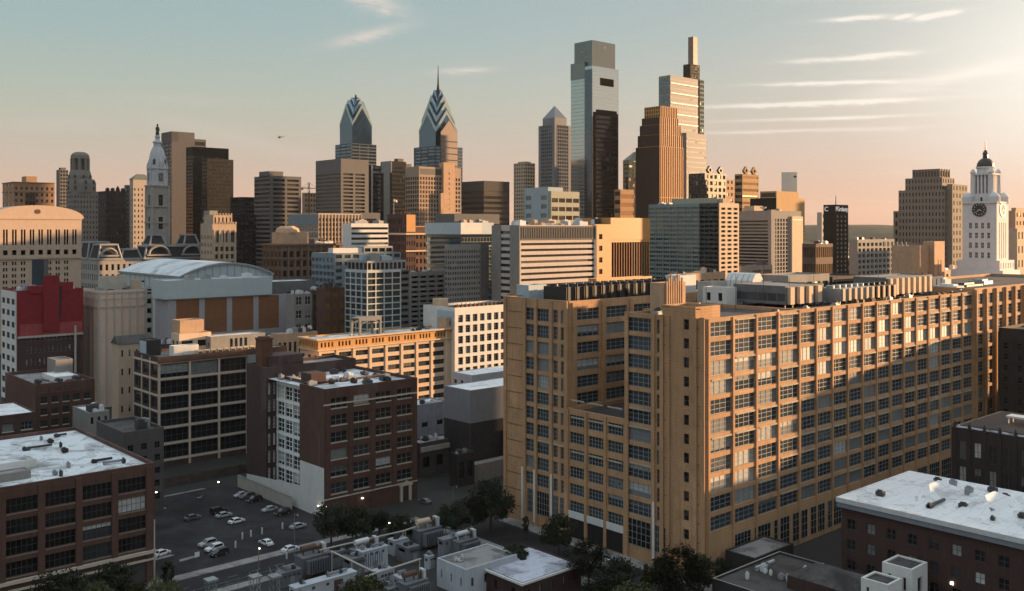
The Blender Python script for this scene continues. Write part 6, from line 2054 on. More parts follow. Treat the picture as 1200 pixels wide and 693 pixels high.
t = tower('ornate_brown_block', 'ornate brown stone office building with tall window bays and a pale rooftop pavilion', 'office building', 308, 330, 405, 286, 590)
ob = wallm('brown_stone', (.21, .135, .10), var=.25, streak=.25)
t.block(0, 0, t.w, t.l, 0, t.h, ob, roof_grey, par=1, N=FS(10, 9, .56, .64, zb=16, zt=3.5, g='glass_brown', rec=.8, pier=(1.2, .6)), E=FS(5, 9, .5, .6, zb=16, zt=3.5, g='glass_brown', rec=.8, pier=(1.0, .5)), trim=((1.2, 0, 1.2), (9.5, 8.8, .8)))
t.block(3, 4, t.w * .46, t.l - 6, t.h - 1, t.h + 7, tan_pale, roof_grey, par=.4, name='penthouse')
mb = MB()
mb.loft(t.w * .22, t.l * .45, [(8, t.h + 6.9), (7, t.h + 9.5), (4, t.h + 11)], 8)
t.part('pavilion_roof', mb, tan_pale)
units(t, t.w * .5, 2, t.w - 1, t.l - 2, t.h - 1, 8, 129, [tan_pale, white_paint, dark_metal], 2, 6, (1.5, 4.5))
t.done()
t = tower('gothic_stone_tower', 'tan gothic stone tower with arcaded top stages lit on the right side', 'tower', 235, 249, 277, 262, 570)
gt = wallm('gothic_stone', (.46, .34, .245), var=.2, streak=.25)
t.block(0, 0, t.w, t.l, 0, t.h, gt, roof_grey, par=.8, N=FS(4, 14, .56, .62, um=1, um2=1, zb=10, zt=13, g='glass_brown', rec=.9, pier=(.8, .5)), E=FS(4, 16, .4, .5, zb=6, zt=6, g='glass_brown', rec=.6))
mb = MB()
for k in range(3):
    x = 2.4 + k * 4.3
    mb.box(x, x + 2.6, -.3, -.01, t.h - 11.2, t.h - 5.6)
    mb.loft(x + 1.3, -.16, [(1.3, 0), (1.3, .1)], 12)
    for q in range(len(mb.v) - 24, len(mb.v)):
        vx, vyy, vz = mb.v[q]
        mb.v[q] = (vx, -.2 - vz, t.h - 5.6 + vyy + .16)
t.part('arched_window', mb, dark_metal)
t.block(1, 1, t.w - 2.2, t.l - 3, t.h - .8, zat(252, 575), gt, roof_grey, par=.5, N=FS(5, 1, .4, .5, g='glass_brown'), name='upper_step')
mb = MB()
for k in range(9):
    x = .4 + k * (t.w - 1.2) / 8
    mb.box(x, x + .8, -.4, .4, t.h - .2, t.h + 1.0)
for k in range(7):
    x = 1.4 + k * (t.w - 4.4) / 6
    mb.box(x, x + .7, .7, 1.4, zat(252, 575) - .1, zat(252, 575) + 1.0)
t.part('crenellation', mb, gt, kind='stuff')
t.block(2, t.l * .5, 7, t.l, t.h - 1, zat(247, 580), grey_conc, roof_grey, par=.3, name='penthouse')
t.done()
t = tower('brown_brick_complex', 'brown brick office complex with an orange edge painted as sunlight and white string courses', 'office block', 454, 476, 487, 251, 650)
t.block(0, 0, t.w, t.l, 0, t.h, brown_brick, roof_dark, par=.8, E=FS(10, 12, .4, .6, zb=20, zt=2, g='glass_dark'), N=FS(4, 12, .4, .55, zb=20, zt=6, g='glass_brown'))
t.block(t.w, .5, t.w + 13, t.l * .6, 0, t.h - 8.5, red_brick, roof_dark, par=.8, N=FS(4, 11, .5, .55, zb=18, zt=4, g='glass_brown'), name='side_wing')
mb = MB()
mb.box(-.4, t.w + 13, -.4, -.01, t.h - 14, t.h - 12.8)
mb.box(-.4, t.w + 13, -.4, -.01, t.h - 25.5, t.h - 24.5)
mb.box(-.4, -.01, 0, t.l, t.h - 14, t.h - 12.8)
t.part('string_course', mb, cream_wall)
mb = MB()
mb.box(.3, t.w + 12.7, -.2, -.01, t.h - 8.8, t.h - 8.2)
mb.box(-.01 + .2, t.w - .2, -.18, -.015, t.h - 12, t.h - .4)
t.part('painted_sun_face', mb, gold_stone)  # sunlight on the brown brick painted as an orange sheet
units(t, .5, 2, t.w, t.l - 2, t.h - .8, 5, 130, [brown_brick, rust], 1.5, 4, (1, 3))
t.done()
for (lb, xl, xc, xr, yt, d, m, N, sd) in (
        ('dark brick mid-rise with orange-lit top storeys left of the white-framed offices', 376, 381, 405, 338, 445, red_brick, FS(3, 10, .7, .55, g='glass_gold', bars=(3, 1)), 141),
        ('small pale grey building with white window frames beside the dark end of the exhibition wing', 336, 345, 366, 345, 450, grey_conc, FS(2, 8, .6, .6, g='glass', bars=(2, 2), fm='frame_white'), 142),
        ('narrow dark brick house with a rusty roof just left of the brick mid-rise', 362, 366, 378, 342, 470, brown_brick, FS(2, 9, .5, .5, g='glass_dark'), 143)):
    t = tower('mid_rise', lb, 'building', xl, xc, xr, yt, d)
    t.block(0, 0, t.w, max(8, t.l), 0, t.h, m, roof_dark, par=.6, N=N)
    units(t, .5, .5, t.w - .5, max(7, t.l), t.h - .6, 6, sd, [pale_metal, rust, dark_metal], 1, 3, (1, 3))
    t.done()
# low blocks seen through the gap on the right and behind the long roof
for (lb, xl, xc, xr, yt, d, m, N, sd) in (
        ('long low office with dark ribbon windows behind the loft roof', 965, 972, 1020, 303, 900, grey_conc, FS(1, 6, .98, .5, zt=1, g='glass_dark'), 151),
        ('low cream block with pale pipes on its roof behind the loft roof', 1017, 1022, 1049, 308, 860, cream_wall, FS(4, 5, .5, .4, g='glass_brown'), 152),
        ('low pale block with a long sunlit parapet behind the loft roof hut', 930, 936, 972, 308, 820, pale_conc, FS(8, 5, .6, .4, zt=4, g='glass_dark'), 153),
        ('low tan block beside the foot of the teal apartments', 795, 803, 850, 321, 480, tan_pale, FS(6, 5, .7, .4, g='glass_brown'), 154),
        ('low grey block with an awning roof below the grey slab hotel', 862, 868, 905, 312, 600, grey_conc, FS(3, 5, .8, .5, g='glass_dark'), 155),
        ('low rust-coloured block between the windowless tan block and the clock tower', 1098, 1102, 1128, 317, 560, tan_pale, FS(5, 6, .5, .5, g='glass_brown'), 156)):
    t = tower('low_block', lb, 'building', xl, xc, xr, yt, d)
    t.block(0, 0, t.w, max(10, t.l), 0, t.h, m, roof_white, par=.6, N=N)
    units(t, .5, .5, t.w - .5, max(7, t.l), t.h - .6, 6, sd, [pale_metal, cream_wall, dark_metal], 1.5, 4, (1, 3))
    t.done()
# ---------------------------------------------------------------- ground, streets, hills
asph = roofm('asphalt', (0.032, 0.031, 0.033), (0.020, 0.019, 0.020), .6, .05)
lot_m = roofm('lot_asphalt', (0.044, 0.042, 0.045), (0.020, 0.019, 0.020), .8, .06)
walk_m = roofm('pavement', (0.27, 0.255, 0.245), (0.12, 0.11, 0.105), .6, .15)
earth = roofm('city_ground', (0.042, 0.042, 0.040), (0.035, 0.036, 0.032), .6, .01)
paint_m = plain('road_paint', (.22, .22, .21), .8)
mb = MB()
mb.poly([(-3000, -6000, 0), (12000, -6000, 0), (12000, 12000, 0), (-3000, 12000, 0)])
structure('ground', mb, earth)


def sheet(name, x0, x1, y0, y1, z, m):
    mb = MB()
    mb.poly([(x0, y0, z), (x1, y0, z), (x1, y1, z), (x0, y1, z)])
    return structure(name, mb, m)


YR0, YR1 = 207.6, 218.6                     # the street along X
sheet('street', -60, 900, YR0, YR1, .004, asph)
sheet('cross_street', 165, 177.5, -60, YR0, .006, asph)
mb = MB()
mb.box(-60, 163, YR1, YR1 + 3.4, 0, .14)
mb.box(183, 900, YR0 - 3.6, YR0, 0, .14)
mb.box(-60, 162.5, YR0 - 3, YR0, 0, .14)
mb.box(178.4, 182.6, -60, YR0 - 3.7, 0, .142)
mb.box(160, 164.4, 140, YR0 - 3.2, 0, .142)
mb.box(176, 240, YR1, YR1 + 3.2, 0, .14)
structure('pavement', mb, walk_m)
sheet('car_park', 90, 143, YR1 + 3.5, 292, .008, lot_m)
mb = MB()
for k in range(10):
    mb.poly([(164 + k * 1.25, YR0 - .2 - .0, .012), (164.6 + k * 1.25, YR0 - .2, .012), (164.6 + k * 1.25, YR0 + 3.0, .012), (164 + k * 1.25, YR0 + 3.0, .012)])
for k in range(30):
    mb.poly([(60 + k * 6, 213.0, .012), (62.5 + k * 6, 213.0, .012), (62.5 + k * 6, 213.15, .012), (60 + k * 6, 213.15, .012)])
for k in range(0):
    mb.poly([(100 + k * 2.8, 262, .014), (100.12 + k * 2.8, 262, .014), (100.12 + k * 2.8, 267, .014), (100 + k * 2.8, 267, .014)])
    mb.poly([(100 + k * 2.8, 240, .014), (100.12 + k * 2.8, 240, .014), (100.12 + k * 2.8, 245, .014), (100 + k * 2.8, 245, .014)])
structure('road_markings', mb, paint_m)
mb = MB()
rr = random.Random(4)
for k in range(7):
    x, y = rr.uniform(95, 112), rr.uniform(276, 290)
    mb.poly([(x, y, .016), (x + rr.uniform(2, 5), y + .3, .016), (x + rr.uniform(2, 5), y + 2.0, .016), (x + .4, y + 2.2, .016)])
for (x, y, w, l) in ((93, 236, 6, 3), (98, 231, 5, 2), (118, 290, 14, 1.5)):
    mb.poly([(x, y, .016), (x + w, y + .4, .016), (x + w * .9, y + l, .016), (x + .6, y + l * .8, .016)])
structure('concrete_patches', mb, walk_m)


def hill(name, d0, d1, h, seed, m):
    r = random.Random(seed)
    mb = MB()
    nx, ny = 90, 6
    prof = [sum(r.uniform(.2, 1) * sin(k * f / 90 * 2 * pi + r.uniform(0, 6)) / f for f in (1, 2, 3, 5, 8)) if False else 0 for k in range(nx + 1)]
    ph = [r.uniform(0, 6.28) for _ in range(6)]
    for j in range(ny + 1):
        for i in range(nx + 1):
            a = radians(-62 + 124 * i / nx)
            d = d0 + (d1 - d0) * j / ny
            e = sin(pi * j / ny) if j < ny else 0
            q = .72 + .2 * sin(i * .11 + ph[0]) + .1 * sin(i * .31 + ph[1]) + .05 * sin(i * .83 + ph[2])
            dx, dy = cos(ANG - a) * d, sin(ANG - a) * d
            mb.v.append((dx, dy, -5 + (h + 5) * e * q + (r.uniform(-2, 2) if 0 < j < ny else 0)))
    for j in range(ny):
        for i in range(nx):
            n = j * (nx + 1) + i
            mb.f.append((n, n + 1, n + nx + 2, n + nx + 1))
            mb.m.append(0)
    structure(name, mb, m)


hill('hills', 6200, 8200, 112, 3, roofm('wooded_hill', (0.045, 0.055, 0.035), (0.03, 0.04, 0.028), .6, .004))

# the low city between the named blocks and the hills, far too many roofs to count
r = random.Random(17)
fm_ = [wallm('far_brick', (.16, .10, .075)), wallm('far_stone', (.30, .26, .22)), wallm('far_grey', (.20, .20, .20)), wallm('far_pale', (.42, .38, .34))]
mb = MB()
for k in range(2600):
    d = 700 + 4800 * r.random() ** 1.3
    px = r.uniform(-250, 1450)
    x, y = P(px, d)
    w, l, h = r.uniform(10, 36), r.uniform(10, 36), r.choice((8, 10, 12, 14, 18, 24)) * r.uniform(.8, 1.3)
    if d < 1500 and not 990 < px < 1060:
        h *= 1.2
    mb.box(x, x + w, y, y + l, 0, h, r.randrange(4), False)
    if r.random() < .5:
        mb.box(x + w * .3, x + w * .6, y + l * .3, y + l * .6, h, h + 3, r.randrange(4), False)
structure('low_city', mb, fm_, kind='stuff', label='low roofs of the far city reaching to the hills')
mb = MB()
leafm = None

# ---------------------------------------------------------------- trees
def foliage(name, rgb, rgb2):
    m, nt, b = newmat(name)
    geo = nt.nodes.new('ShaderNodeNewGeometry')
    col = mixc(nt, geo.outputs['Random Per Island'], tuple(rgb) + (1,), tuple(rgb2) + (1,))
    nt.links.new(col, b.inputs['Base Color'])
    b.inputs['Roughness'].default_value = .75
    b.inputs['Specular IOR Level'].default_value = .25
    MATS[name] = m
    return m


leaf_d = foliage('leaf_dark', (.010, .014, .008), (.026, .033, .015))
leaf_o = foliage('leaf_olive', (.026, .030, .012), (.072, .075, .030))
bark = plain('bark', (.06, .045, .035), .9)


def crown_mesh(seed, rad, h, z0, n, conifer=False, leaf=.42):
    r = random.Random(seed)
    mb = MB()
    cl = []
    if conifer:
        for k in range(110):
            t_ = r.random() ** .8
            a = r.uniform(0, 2 * pi)
            q = rad * (1 - t_) * r.uniform(.55, 1.05)
            cl.append((q * cos(a), q * sin(a), z0 + h * t_, .35 + .5 * (1 - t_)))
    else:
        for k in range(44):
            a, e = r.uniform(0, 2 * pi), r.uniform(-.5, 1)
            q = rad * r.uniform(.35, 1.08) * sqrt(max(.12, 1 - e * e * .8))
            cl.append((q * cos(a), q * sin(a), z0 + h * .45 + e * h * .46, rad * r.uniform(.14, .36)))
    for k in range(n):
        cx_, cy_, cz_, cr = r.choice(cl)
        d = Vector((r.gauss(0, 1), r.gauss(0, 1), r.gauss(0, .8)))
        d = d.normalized() * cr * r.uniform(.45, 1.1)
        p = Vector((cx_, cy_, cz_)) + d
        u = Vector((r.gauss(0, 1), r.gauss(0, 1), r.gauss(0, 1))).normalized()
        v = u.orthogonal().normalized()
        s = leaf * r.uniform(.5, 1.2)
        mb.poly([tuple(p - u * s), tuple(p + v * s * .6), tuple(p + u * s), tuple(p - v * s * .6)])
    return mb


def trunk_mesh(seed, h, r0, rad):
    r = random.Random(seed)
    mb = MB()
    mb.tube((0, 0, -.1), (.1, .05, h * .5), r0, r0 * .7, 8)
    mb.tube((.1, .05, h * .5), (.15, 0, h * .92), r0 * .68, r0 * .2, 8)
    for k in range(7):
        a = r.uniform(0, 2 * pi)
        z = h * r.uniform(.32, .7)
        q = rad * r.uniform(.5, .85)
        mb.tube((.08, .03, z), (q * cos(a), q * sin(a), z + h * r.uniform(.12, .3)), r0 * .38, r0 * .1, 6)
    return mb


TREES = {}
for i, (kind, rad, h, z0, n, con, lm) in enumerate((('broad', 4.6, 8.5, 2.2, 5200, False, leaf_d), ('round', 3.4, 6.0, 1.8, 3600, False, leaf_d), ('olive', 4.2, 6.6, 2.0, 4600, False, leaf_o),
                                                    ('conifer', 2.1, 9.0, .8, 3600, True, leaf_o), ('column', 1.7, 9.5, 1.0, 3000, False, leaf_d), ('bush', 1.6, 2.0, .1, 1300, False, leaf_d))):
    TREES[kind] = (crown_mesh(50 + i, rad, h, z0, n, con, .30 if not con else .26).mesh('crown', lm), trunk_mesh(70 + i, z0 + h * .8, .30, rad).mesh('trunk', bark))
treename = {'broad': 'broadleaf_tree', 'round': 'broadleaf_tree', 'olive': 'broadleaf_tree', 'conifer': 'conifer_tree', 'column': 'column_tree', 'bush': 'bush'}


def tree(kind, px, y, s, label, rz, group, z=0.0):
    x, yy = G(px, y, z)
    t = T(treename[kind], label, 'bush' if kind == 'bush' else 'tree', x, yy, z, group, rz)
    t.e.scale = (s, s, s * (1 + .1 * sin(rz * 5)))
    link('crown', TREES[kind][0], t.e)
    link('trunk', TREES[kind][1], t.e)
    return t


GT = 'street trees in the foreground'
for a in (('broad', 388, 645, 1.0, 'wide dark tree left of the row in front of the red-brown office block', .3),
          ('broad', 418, 642, .95, 'dark round tree in front of the middle windows of the red-brown office block', 1.9),
          ('round', 444, 637, .95, 'smaller dark tree by the doorway end of the red-brown office block', 4.0),
          ('broad', 133, 712, .95, 'dark leafy tree against the stone band of the lower left brick factory', 2.2),
          ('olive', 108, 735, 1.05, 'olive green tree at the lower left corner of the picture', 1.2),
          ('olive', 160, 722, .8, 'small olive tree beside the wooden pole of the brick factory', 3.2),
          ('column', 196, 700, .85, 'slim dark column tree between the brick factory and the car park', .8),
          ('broad', 555, 628, .9, 'dark spreading tree over the street corner left of the tan loft', 2.6),
          ('column', 616, 632, .55, 'small narrow tree on the pavement along the tan loft', .2),
          ('olive', 425, 722, 1.0, 'olive tree at the bottom edge among the transformers', 2.0),
          ('broad', 726, 712, .9, 'dark tree by the parked van, first of the clump under the tan loft', 1.4),
          ('broad', 778, 704, .8, 'dark tree close to the foot of the tan loft, right of the conifer', 5.2),
          ('conifer', 757, 722, 1.15, 'pointed olive conifer at the bottom edge in front of the tan loft', 2.4),
          ('round', 700, 722, 1.0, 'dark tree at the bottom edge beside the white-roofed brick shed', 3.7),
          ('broad', 848, 690, .62, 'dark shrubby tree at the near corner of the tan loft', 4.4),
          ('broad', 575, 622, 1.25, 'broad dark tree at the street corner nearest the tan loft', 5.0),
          ('broad', 532, 633, 1.0, 'dark tree behind the blast wall box of the substation', .9),
          ('broad', 655, 655, .9, 'dark tree on the pavement by the entrance canopy of the tan loft', 1.6),
          ('broad', 690, 690, 1.1, 'large dark tree just left of the parked white van', 3.3),
          ('broad', 800, 722, 1.25, 'large dark tree at the bottom edge under the near corner of the tan loft', 2.9),
          ('olive', 742, 735, 1.1, 'olive tree at the bottom edge left of the pointed conifer', 4.6),
          ('broad', 820, 700, .9, 'dark tree pressed against the near corner of the tan loft', 1.1),
          ('broad', 70, 752, 1.2, 'dark tree at the bottom edge under the middle bays of the brick factory', 2.6),
          ('olive', 190, 735, 1.1, 'olive tree at the bottom edge right of the wooden pole', .7),
          ('broad', 470, 640, .8, 'dark tree at the foot of the office block doorway steps', 2.2),
          ('round', 876, 682, .6, 'dark bushy tree against the lit side of the tan loft, over the flat dark roof', .6)):
    tree(*a, group=GT)
t = tree('round', 600, 690, 1.0, 'dark round tree growing between the two low pale roofs', 1.1, None)
t.e.location = (152.5, 168.6, 0)

# ---------------------------------------------------------------- cars
carmats = {k: plain('car_' + k, v, .35, .0, spec=.6) for k, v in dict(white=(.72, .72, .74), silver=(.36, .37, .39), black=(.02, .02, .022), grey=(.10, .10, .11), red=(.15, .025, .02)).items()}
tyre_m = plain('tyre', (.02, .02, .02), .9)
rim_m = plain('rim', (.35, .35, .36), .4, .6)
cglass = plain('car_glass', (.012, .014, .016), .1, spec=.8)
tail_m = plain('tail_light', (.30, .02, .015), .3)
head_m = plain('head_light', (.70, .70, .68), .2)


def car_meshes(kind):
    L_, Wd = (4.6, 1.82) if kind == 'sedan' else ((4.7, 1.9) if kind == 'suv' else (5.4, 2.0))
    hb, hr = (.92, 1.46) if kind == 'sedan' else ((1.05, 1.76) if kind == 'suv' else (1.15, 2.15))
    if kind == 'sedan':
        prof = [(-L_ / 2, .45), (-L_ / 2 + .06, .82), (-L_ * .34, hb), (-L_ * .22, hr - .04), (L_ * .05, hr), (L_ * .16, hr - .1), (L_ * .29, hb), (L_ / 2 - .25, .80), (L_ / 2, .52), (L_ / 2 - .05, .24), (-L_ / 2 + .05, .24)]
        gl = [(-L_ * .31, hb + .02), (-L_ * .215, hr - .09), (L_ * .04, hr - .06), (L_ * .15, hr - .15), (L_ * .26, hb + .02)]
    elif kind == 'suv':
        prof = [(-L_ / 2, .5), (-L_ / 2 + .05, hb), (-L_ * .44, hr - .1), (-L_ * .36, hr), (L_ * .06, hr), (L_ * .24, hb + .04), (L_ / 2 - .2, .95), (L_ / 2, .6), (L_ / 2 - .05, .28), (-L_ / 2 + .05, .28)]
        gl = [(-L_ * .42, hb + .05), (-L_ * .40, hr - .16), (-L_ * .34, hr - .1), (L_ * .04, hr - .1), (L_ * .19, hb + .06)]
    else:
        prof = [(-L_ / 2, .5), (-L_ / 2 + .04, hr - .15), (-L_ * .44, hr), (L_ * .22, hr), (L_ * .34, 1.25), (L_ / 2 - .1, 1.0), (L_ / 2, .6), (L_ / 2 - .05, .28), (-L_ / 2 + .05, .28)]
        gl = [(L_ * .02, 1.3), (L_ * .02, hr - .2), (L_ * .20, hr - .2), (L_ * .31, 1.3)]
    body = MB()
    n = len(prof)
    for sgn in (-1, 1):
        for x, z in prof:
            tuck = .16 * max(0, (z - hb) / (hr - hb)) if z > hb else 0
            body.v.append((x, sgn * (Wd / 2 - tuck), z))
    for i in range(n):
        j = (i + 1) % n
        body.f.append((i, j, n + j, n + i))
        body.m.append(0)
    body.f += [tuple(reversed(range(n))), tuple(range(n, 2 * n))]
    body.m += [0, 0]
    me = body.mesh('body', carmats['white'])
    import bmesh
    bm = bmesh.new()
    bm.from_mesh(me)
    bmesh.ops.recalc_face_normals(bm, faces=bm.faces)
    bmesh.ops.bevel(bm, geom=[e for e in bm.edges], offset=.07, segments=2, affect='EDGES', clamp_overlap=True)
    bm.to_mesh(me)
    bm.free()
    g = MB()
    for sgn in (-1, 1):
        pts = []
        for x, z in gl:
            tuck = .16 * max(0, (z - hb) / (hr - hb))
            pts.append((x, sgn * (Wd / 2 - tuck + .012), z))
        g.poly(pts if sgn < 0 else pts[::-1])
    # windscreen and rear window lie just above the body's slopes
    def slope(a, b, o):
        (x0, z0), (x1, z1) = a, b
        dx, dz = x1 - x0, z1 - z0
        ln = sqrt(dx * dx + dz * dz)
        nx, nz = -dz / ln * o, dx / ln * o
        A = (x0 + dx * .1 + nx, z0 + dz * .1 + nz)
        B = (x0 + dx * .92 + nx, z0 + dz * .92 + nz)
        wa, wb = Wd / 2 - .2, Wd / 2 - .24
        g.poly([(A[0], -wa, A[1]), (A[0], wa, A[1]), (B[0], wb, B[1]), (B[0], -wb, B[1])])
    if kind == 'sedan':
        slope(prof[2], prof[3], .02)
        slope(prof[5], prof[6], .02)
    elif kind == 'suv':
        slope(prof[1], prof[2], .02)
        slope(prof[4], prof[5], .02)
    else:
        slope(prof[3], prof[4], .02)
    gm_ = g.mesh('window_glass', cglass)
    wh = MB()
    R_ = .33 if kind == 'sedan' else .37
    ring = [(R_ * cos(2 * pi * i / 14), R_ * sin(2 * pi * i / 14)) for i in range(14)]
    n = 14
    wh.v = [(x, -.11, z) for x, z in ring] + [(x, .11, z) for x, z in ring] + [(x * .62, -.125, z * .62) for x, z in ring] + [(x * .62, .125, z * .62) for x, z in ring]
    for i in range(n):
        j = (i + 1) % n
        wh.f += [(i, j, n + j, n + i), (j, i, 2 * n + i, 2 * n + j), (n + i, n + j, 3 * n + j, 3 * n + i)]
        wh.m += [0, 0, 0]
    wh.f += [tuple(range(2 * n, 3 * n)), tuple(range(3 * n, 4 * n))]
    wh.m += [1, 1]
    wm = wh.mesh('wheel', [tyre_m, rim_m])
    li = MB()
    li.box(L_ / 2 - .12, L_ / 2 + .01, -.22, .22, .62, .78)
    hl = li.mesh('headlight', head_m)
    tl = MB()
    tl.box(-L_ / 2 - .01, -L_ / 2 + .1, -.14, .14, .72, .92)
    tm = tl.mesh('tail_light', tail_m)
    return me, gm_, wm, hl, tm, L_, Wd, R_


CARS = {k: car_meshes(k) for k in ('sedan', 'suv', 'van')}
BODY = {}


def car(kind, colr, px, y, rz, label, group='cars parked in the lot', z=.01):
    x, yy = G(px, y)
    me, gm_, wm, hl, tm, L_, Wd, R_ = CARS[kind]
    t = T('parked_car', label, 'van' if kind == 'van' else 'car', x, yy, z, group, rz)
    b = BODY.get((kind, colr))
    if b is None:
        b = me.copy()
        b.materials.clear()
        b.materials.append(carmats[colr])
        BODY[(kind, colr)] = b
    link('body', b, t.e)
    link('window_glass', gm_, t.e)
    for sx in (-1, 1):
        for sy in (-1, 1):
            link('wheel', wm, t.e, (sx * L_ * .31, sy * (Wd / 2 - .1), R_))
    for sy in (-1, 1):
        link('headlight', hl, t.e, (0, sy * (Wd / 2 - .34), 0))
        link('tail_light', tm, t.e, (0, sy * (Wd / 2 - .26), .1))


q_ = radians
for a in (('sedan', 'grey', 225, 609, q_(4), 'dark grey sedan alone in the left of the car park'),
          ('sedan', 'silver', 262, 606, q_(3), 'silver sedan, upper one of the close pair in the middle of the car park'),
          ('suv', 'black', 256, 601, q_(3), 'black car half hidden behind the silver sedan in the middle of the car park'),
          ('sedan', 'white', 277, 613, q_(5), 'white sedan, lower one of the close pair in the middle of the car park'),
          ('suv', 'silver', 243, 640, q_(186), 'silver van-like car, upper of the two pale cars near the pavement'),
          ('suv', 'white', 251, 645.5, q_(186), 'white car with roof rails next to the dark car near the pavement'),
          ('suv', 'black', 257, 651, q_(186), 'dark car closest to the pavement of the car park, beside the white one'),
          ('sedan', 'silver', 283, 582, q_(184), 'pale car at the far corner of the car park by the low wall'),
          ('suv', 'black', 298, 588, q_(184), 'black car under the white framed light court at the back of the car park'),
          ('suv', 'grey', 290, 584, q_(184), 'grey car between the pale and the black one at the back of the car park'),
          ('sedan', 'silver', 316, 599, q_(184), 'silver car nose-out under the painted wall'),
          ('suv', 'black', 331, 603, q_(184), 'black car against the white painted wall'),
          ('sedan', 'white', 312, 638.5, q_(96), 'white sedan standing across the car park entrance'),
          ('sedan', 'white', 189, 651, q_(15), 'white car half hidden by the slim column tree')):
    car(*a)
car('sedan', 'white', 340, 646, q_(3), 'white sedan parked on the street under the tall lamp post', 'cars parked on the streets')
car('sedan', 'silver', 349, 619, q_(2), 'silver car partly under the dark trees of the office block', 'cars parked on the streets')
car('suv', 'black', 573, 588, q_(90), 'black car stopped by the crossing at the corner of the tan loft', 'cars parked on the streets')
car('sedan', 'grey', 498, 590, q_(92), 'grey car in the dark yard right of the office block doorway', 'cars parked on the streets')
car('van', 'white', 704, 664, q_(88), 'white van parked at the kerb below the tan loft', 'cars parked on the streets')
t = T('scooter', 'pale motor scooter parked by the fence at the back of the car park', 'scooter', *G(234, 585))
mb = MB()
mb.box(-.7, .5, -.18, .18, .35, .62)
mb.tube((.5, 0, .5), (.75, 0, 1.05), .05, .04)
mb.tube((.75, -.35, 1.05), (.75, .35, 1.05), .03)
t.part('body', mb, carmats['silver'])
for x in (-.55, .7):
    link('wheel', CARS['sedan'][2], t.e, (x, 0, .3)).scale = (.8, .5, .8)

# ---------------------------------------------------------------- lamps, poles, posts
glow_m = plain('lamp_glow', (1, 1, 1))
post_m = plain('post_metal', (.16, .16, .16), .6)


def street_lamp(px, y, h, label, lit=True, arm=1.4):
    x, yy = G(px, y)
    t = T('street_lamp', label, 'street lamp', x, yy, .01, 'street lamps')
    mb = MB()
    mb.tube((0, 0, 0), (0, 0, h), .11, .07, 8)
    mb.tube((0, 0, h - .1), (0, -arm, h + .25), .05, .04, 6)
    mb.loft(0, 0, [(.22, 0), (.2, .3), (.12, .5)], 8)
    t.part('post', mb, post_m)
    mb = MB()
    mb.box(-.16, .16, -arm - .5, -arm + .1, h + .18, h + .36)
    t.part('lamp_head', mb, post_m)
    mb = MB()
    mb.loft(0, -arm - .2, [(.05, h - .06), (.2, h + .02), (.2, h + .17)], 10)
    t.part('lamp_bulb', mb, glow_m if lit else frame_white)


street_lamp(303, 668, 5.2, 'lit lamp post on the pavement by the car park entrance', True, .3)
street_lamp(345, 652, 10.5, 'tall pale lamp post in front of the white painted wall', False)
street_lamp(455, 640, 6.0, 'lit lamp post standing before the doorway of the office block', True, .3)
street_lamp(531, 607, 9.0, 'unlit dark lamp post at the street corner left of the tan loft', False)
street_lamp(589, 613, 9.5, 'lamp post against the edge of the tan loft', False)
for (px, y, d, label) in ((183, 577, 274.8, 'bright wall lamp on the plain dark grey building beside the brick factory'), (256, 565, 300, 'bright lamp on a low post before the fence at the back of the car park'),
                          (383, 594, 272.2, 'bright lamp at the corner of the red-brown office block, low left'), (425, 584, 280.2, 'bright lamp under the sills in the middle of the office block front'),
                          (471, 573, 289.5, 'bright lamp on the office block front, above the doorway'), (373, 593, 273.0, 'cool white pair of lamps on the painted wall')):
    x, yy = P(px, d)
    t = T('wall_lamp', label, 'wall lamp', x, yy, zat(y, d), 'lit wall lamps')
    mb = MB()
    mb.loft(0, 0, [(.06, -.15), (.24, -.08), (.24, .1), (.1, .16)], 10)
    t.part('lamp_bulb', mb, glow_m)
    mb = MB()
    mb.box(-.08, .08 if px != 373 else 1.3, -.1, .9 if px != 373 else .1, .2, .32)
    t.part('bracket', mb, post_m)
    if px == 256:
        mb = MB()
        mb.tube((0, .3, -zat(y, d)), (0, .3, .3), .09, .07, 8)
        t.part('post', mb, post_m)
x, yy = G(181, 692)
t = T('wooden_pole', 'tall pale wooden pole at the right corner of the brick factory', 'pole', x, yy)
mb = MB()
mb.tube((0, 0, 0), (0, 0, 16), .2, .14, 8)
t.part('pole', mb, pale_conc)
mb = MB()
mb.box(-.9, .9, -.08, .08, 14.8, 15.0)
t.part('cross_arm', mb, bark)
for k, (px, y) in enumerate(((284, 632), (294, 629), (307, 626), (331, 620), (276, 642), (336, 655))):
    x, yy = G(px, y)
    t = T('gate_post', 'short pale post, %s along the front edge of the car park' % ('second', 'third', 'fourth', 'fifth', 'first', 'last')[k], 'post', x, yy, 0, 'posts along the car park front')
    mb = MB()
    mb.loft(0, 0, [(.22, 0), (.22, 1.6), (.14, 1.75)], 8)
    t.part('post', mb, white_paint)
x, yy = G(231, 662)
t = T('parking_sign', 'white square parking sign on a post beside the pavement', 'sign', x, yy)
mb = MB()
mb.box(-.6, .6, -.05, .05, 1.9, 3.1)
t.part('panel', mb, white_paint)
mb = MB()
mb.box(-.05, .05, .06, .14, 0, 3.0)
t.part('post', mb, post_m)
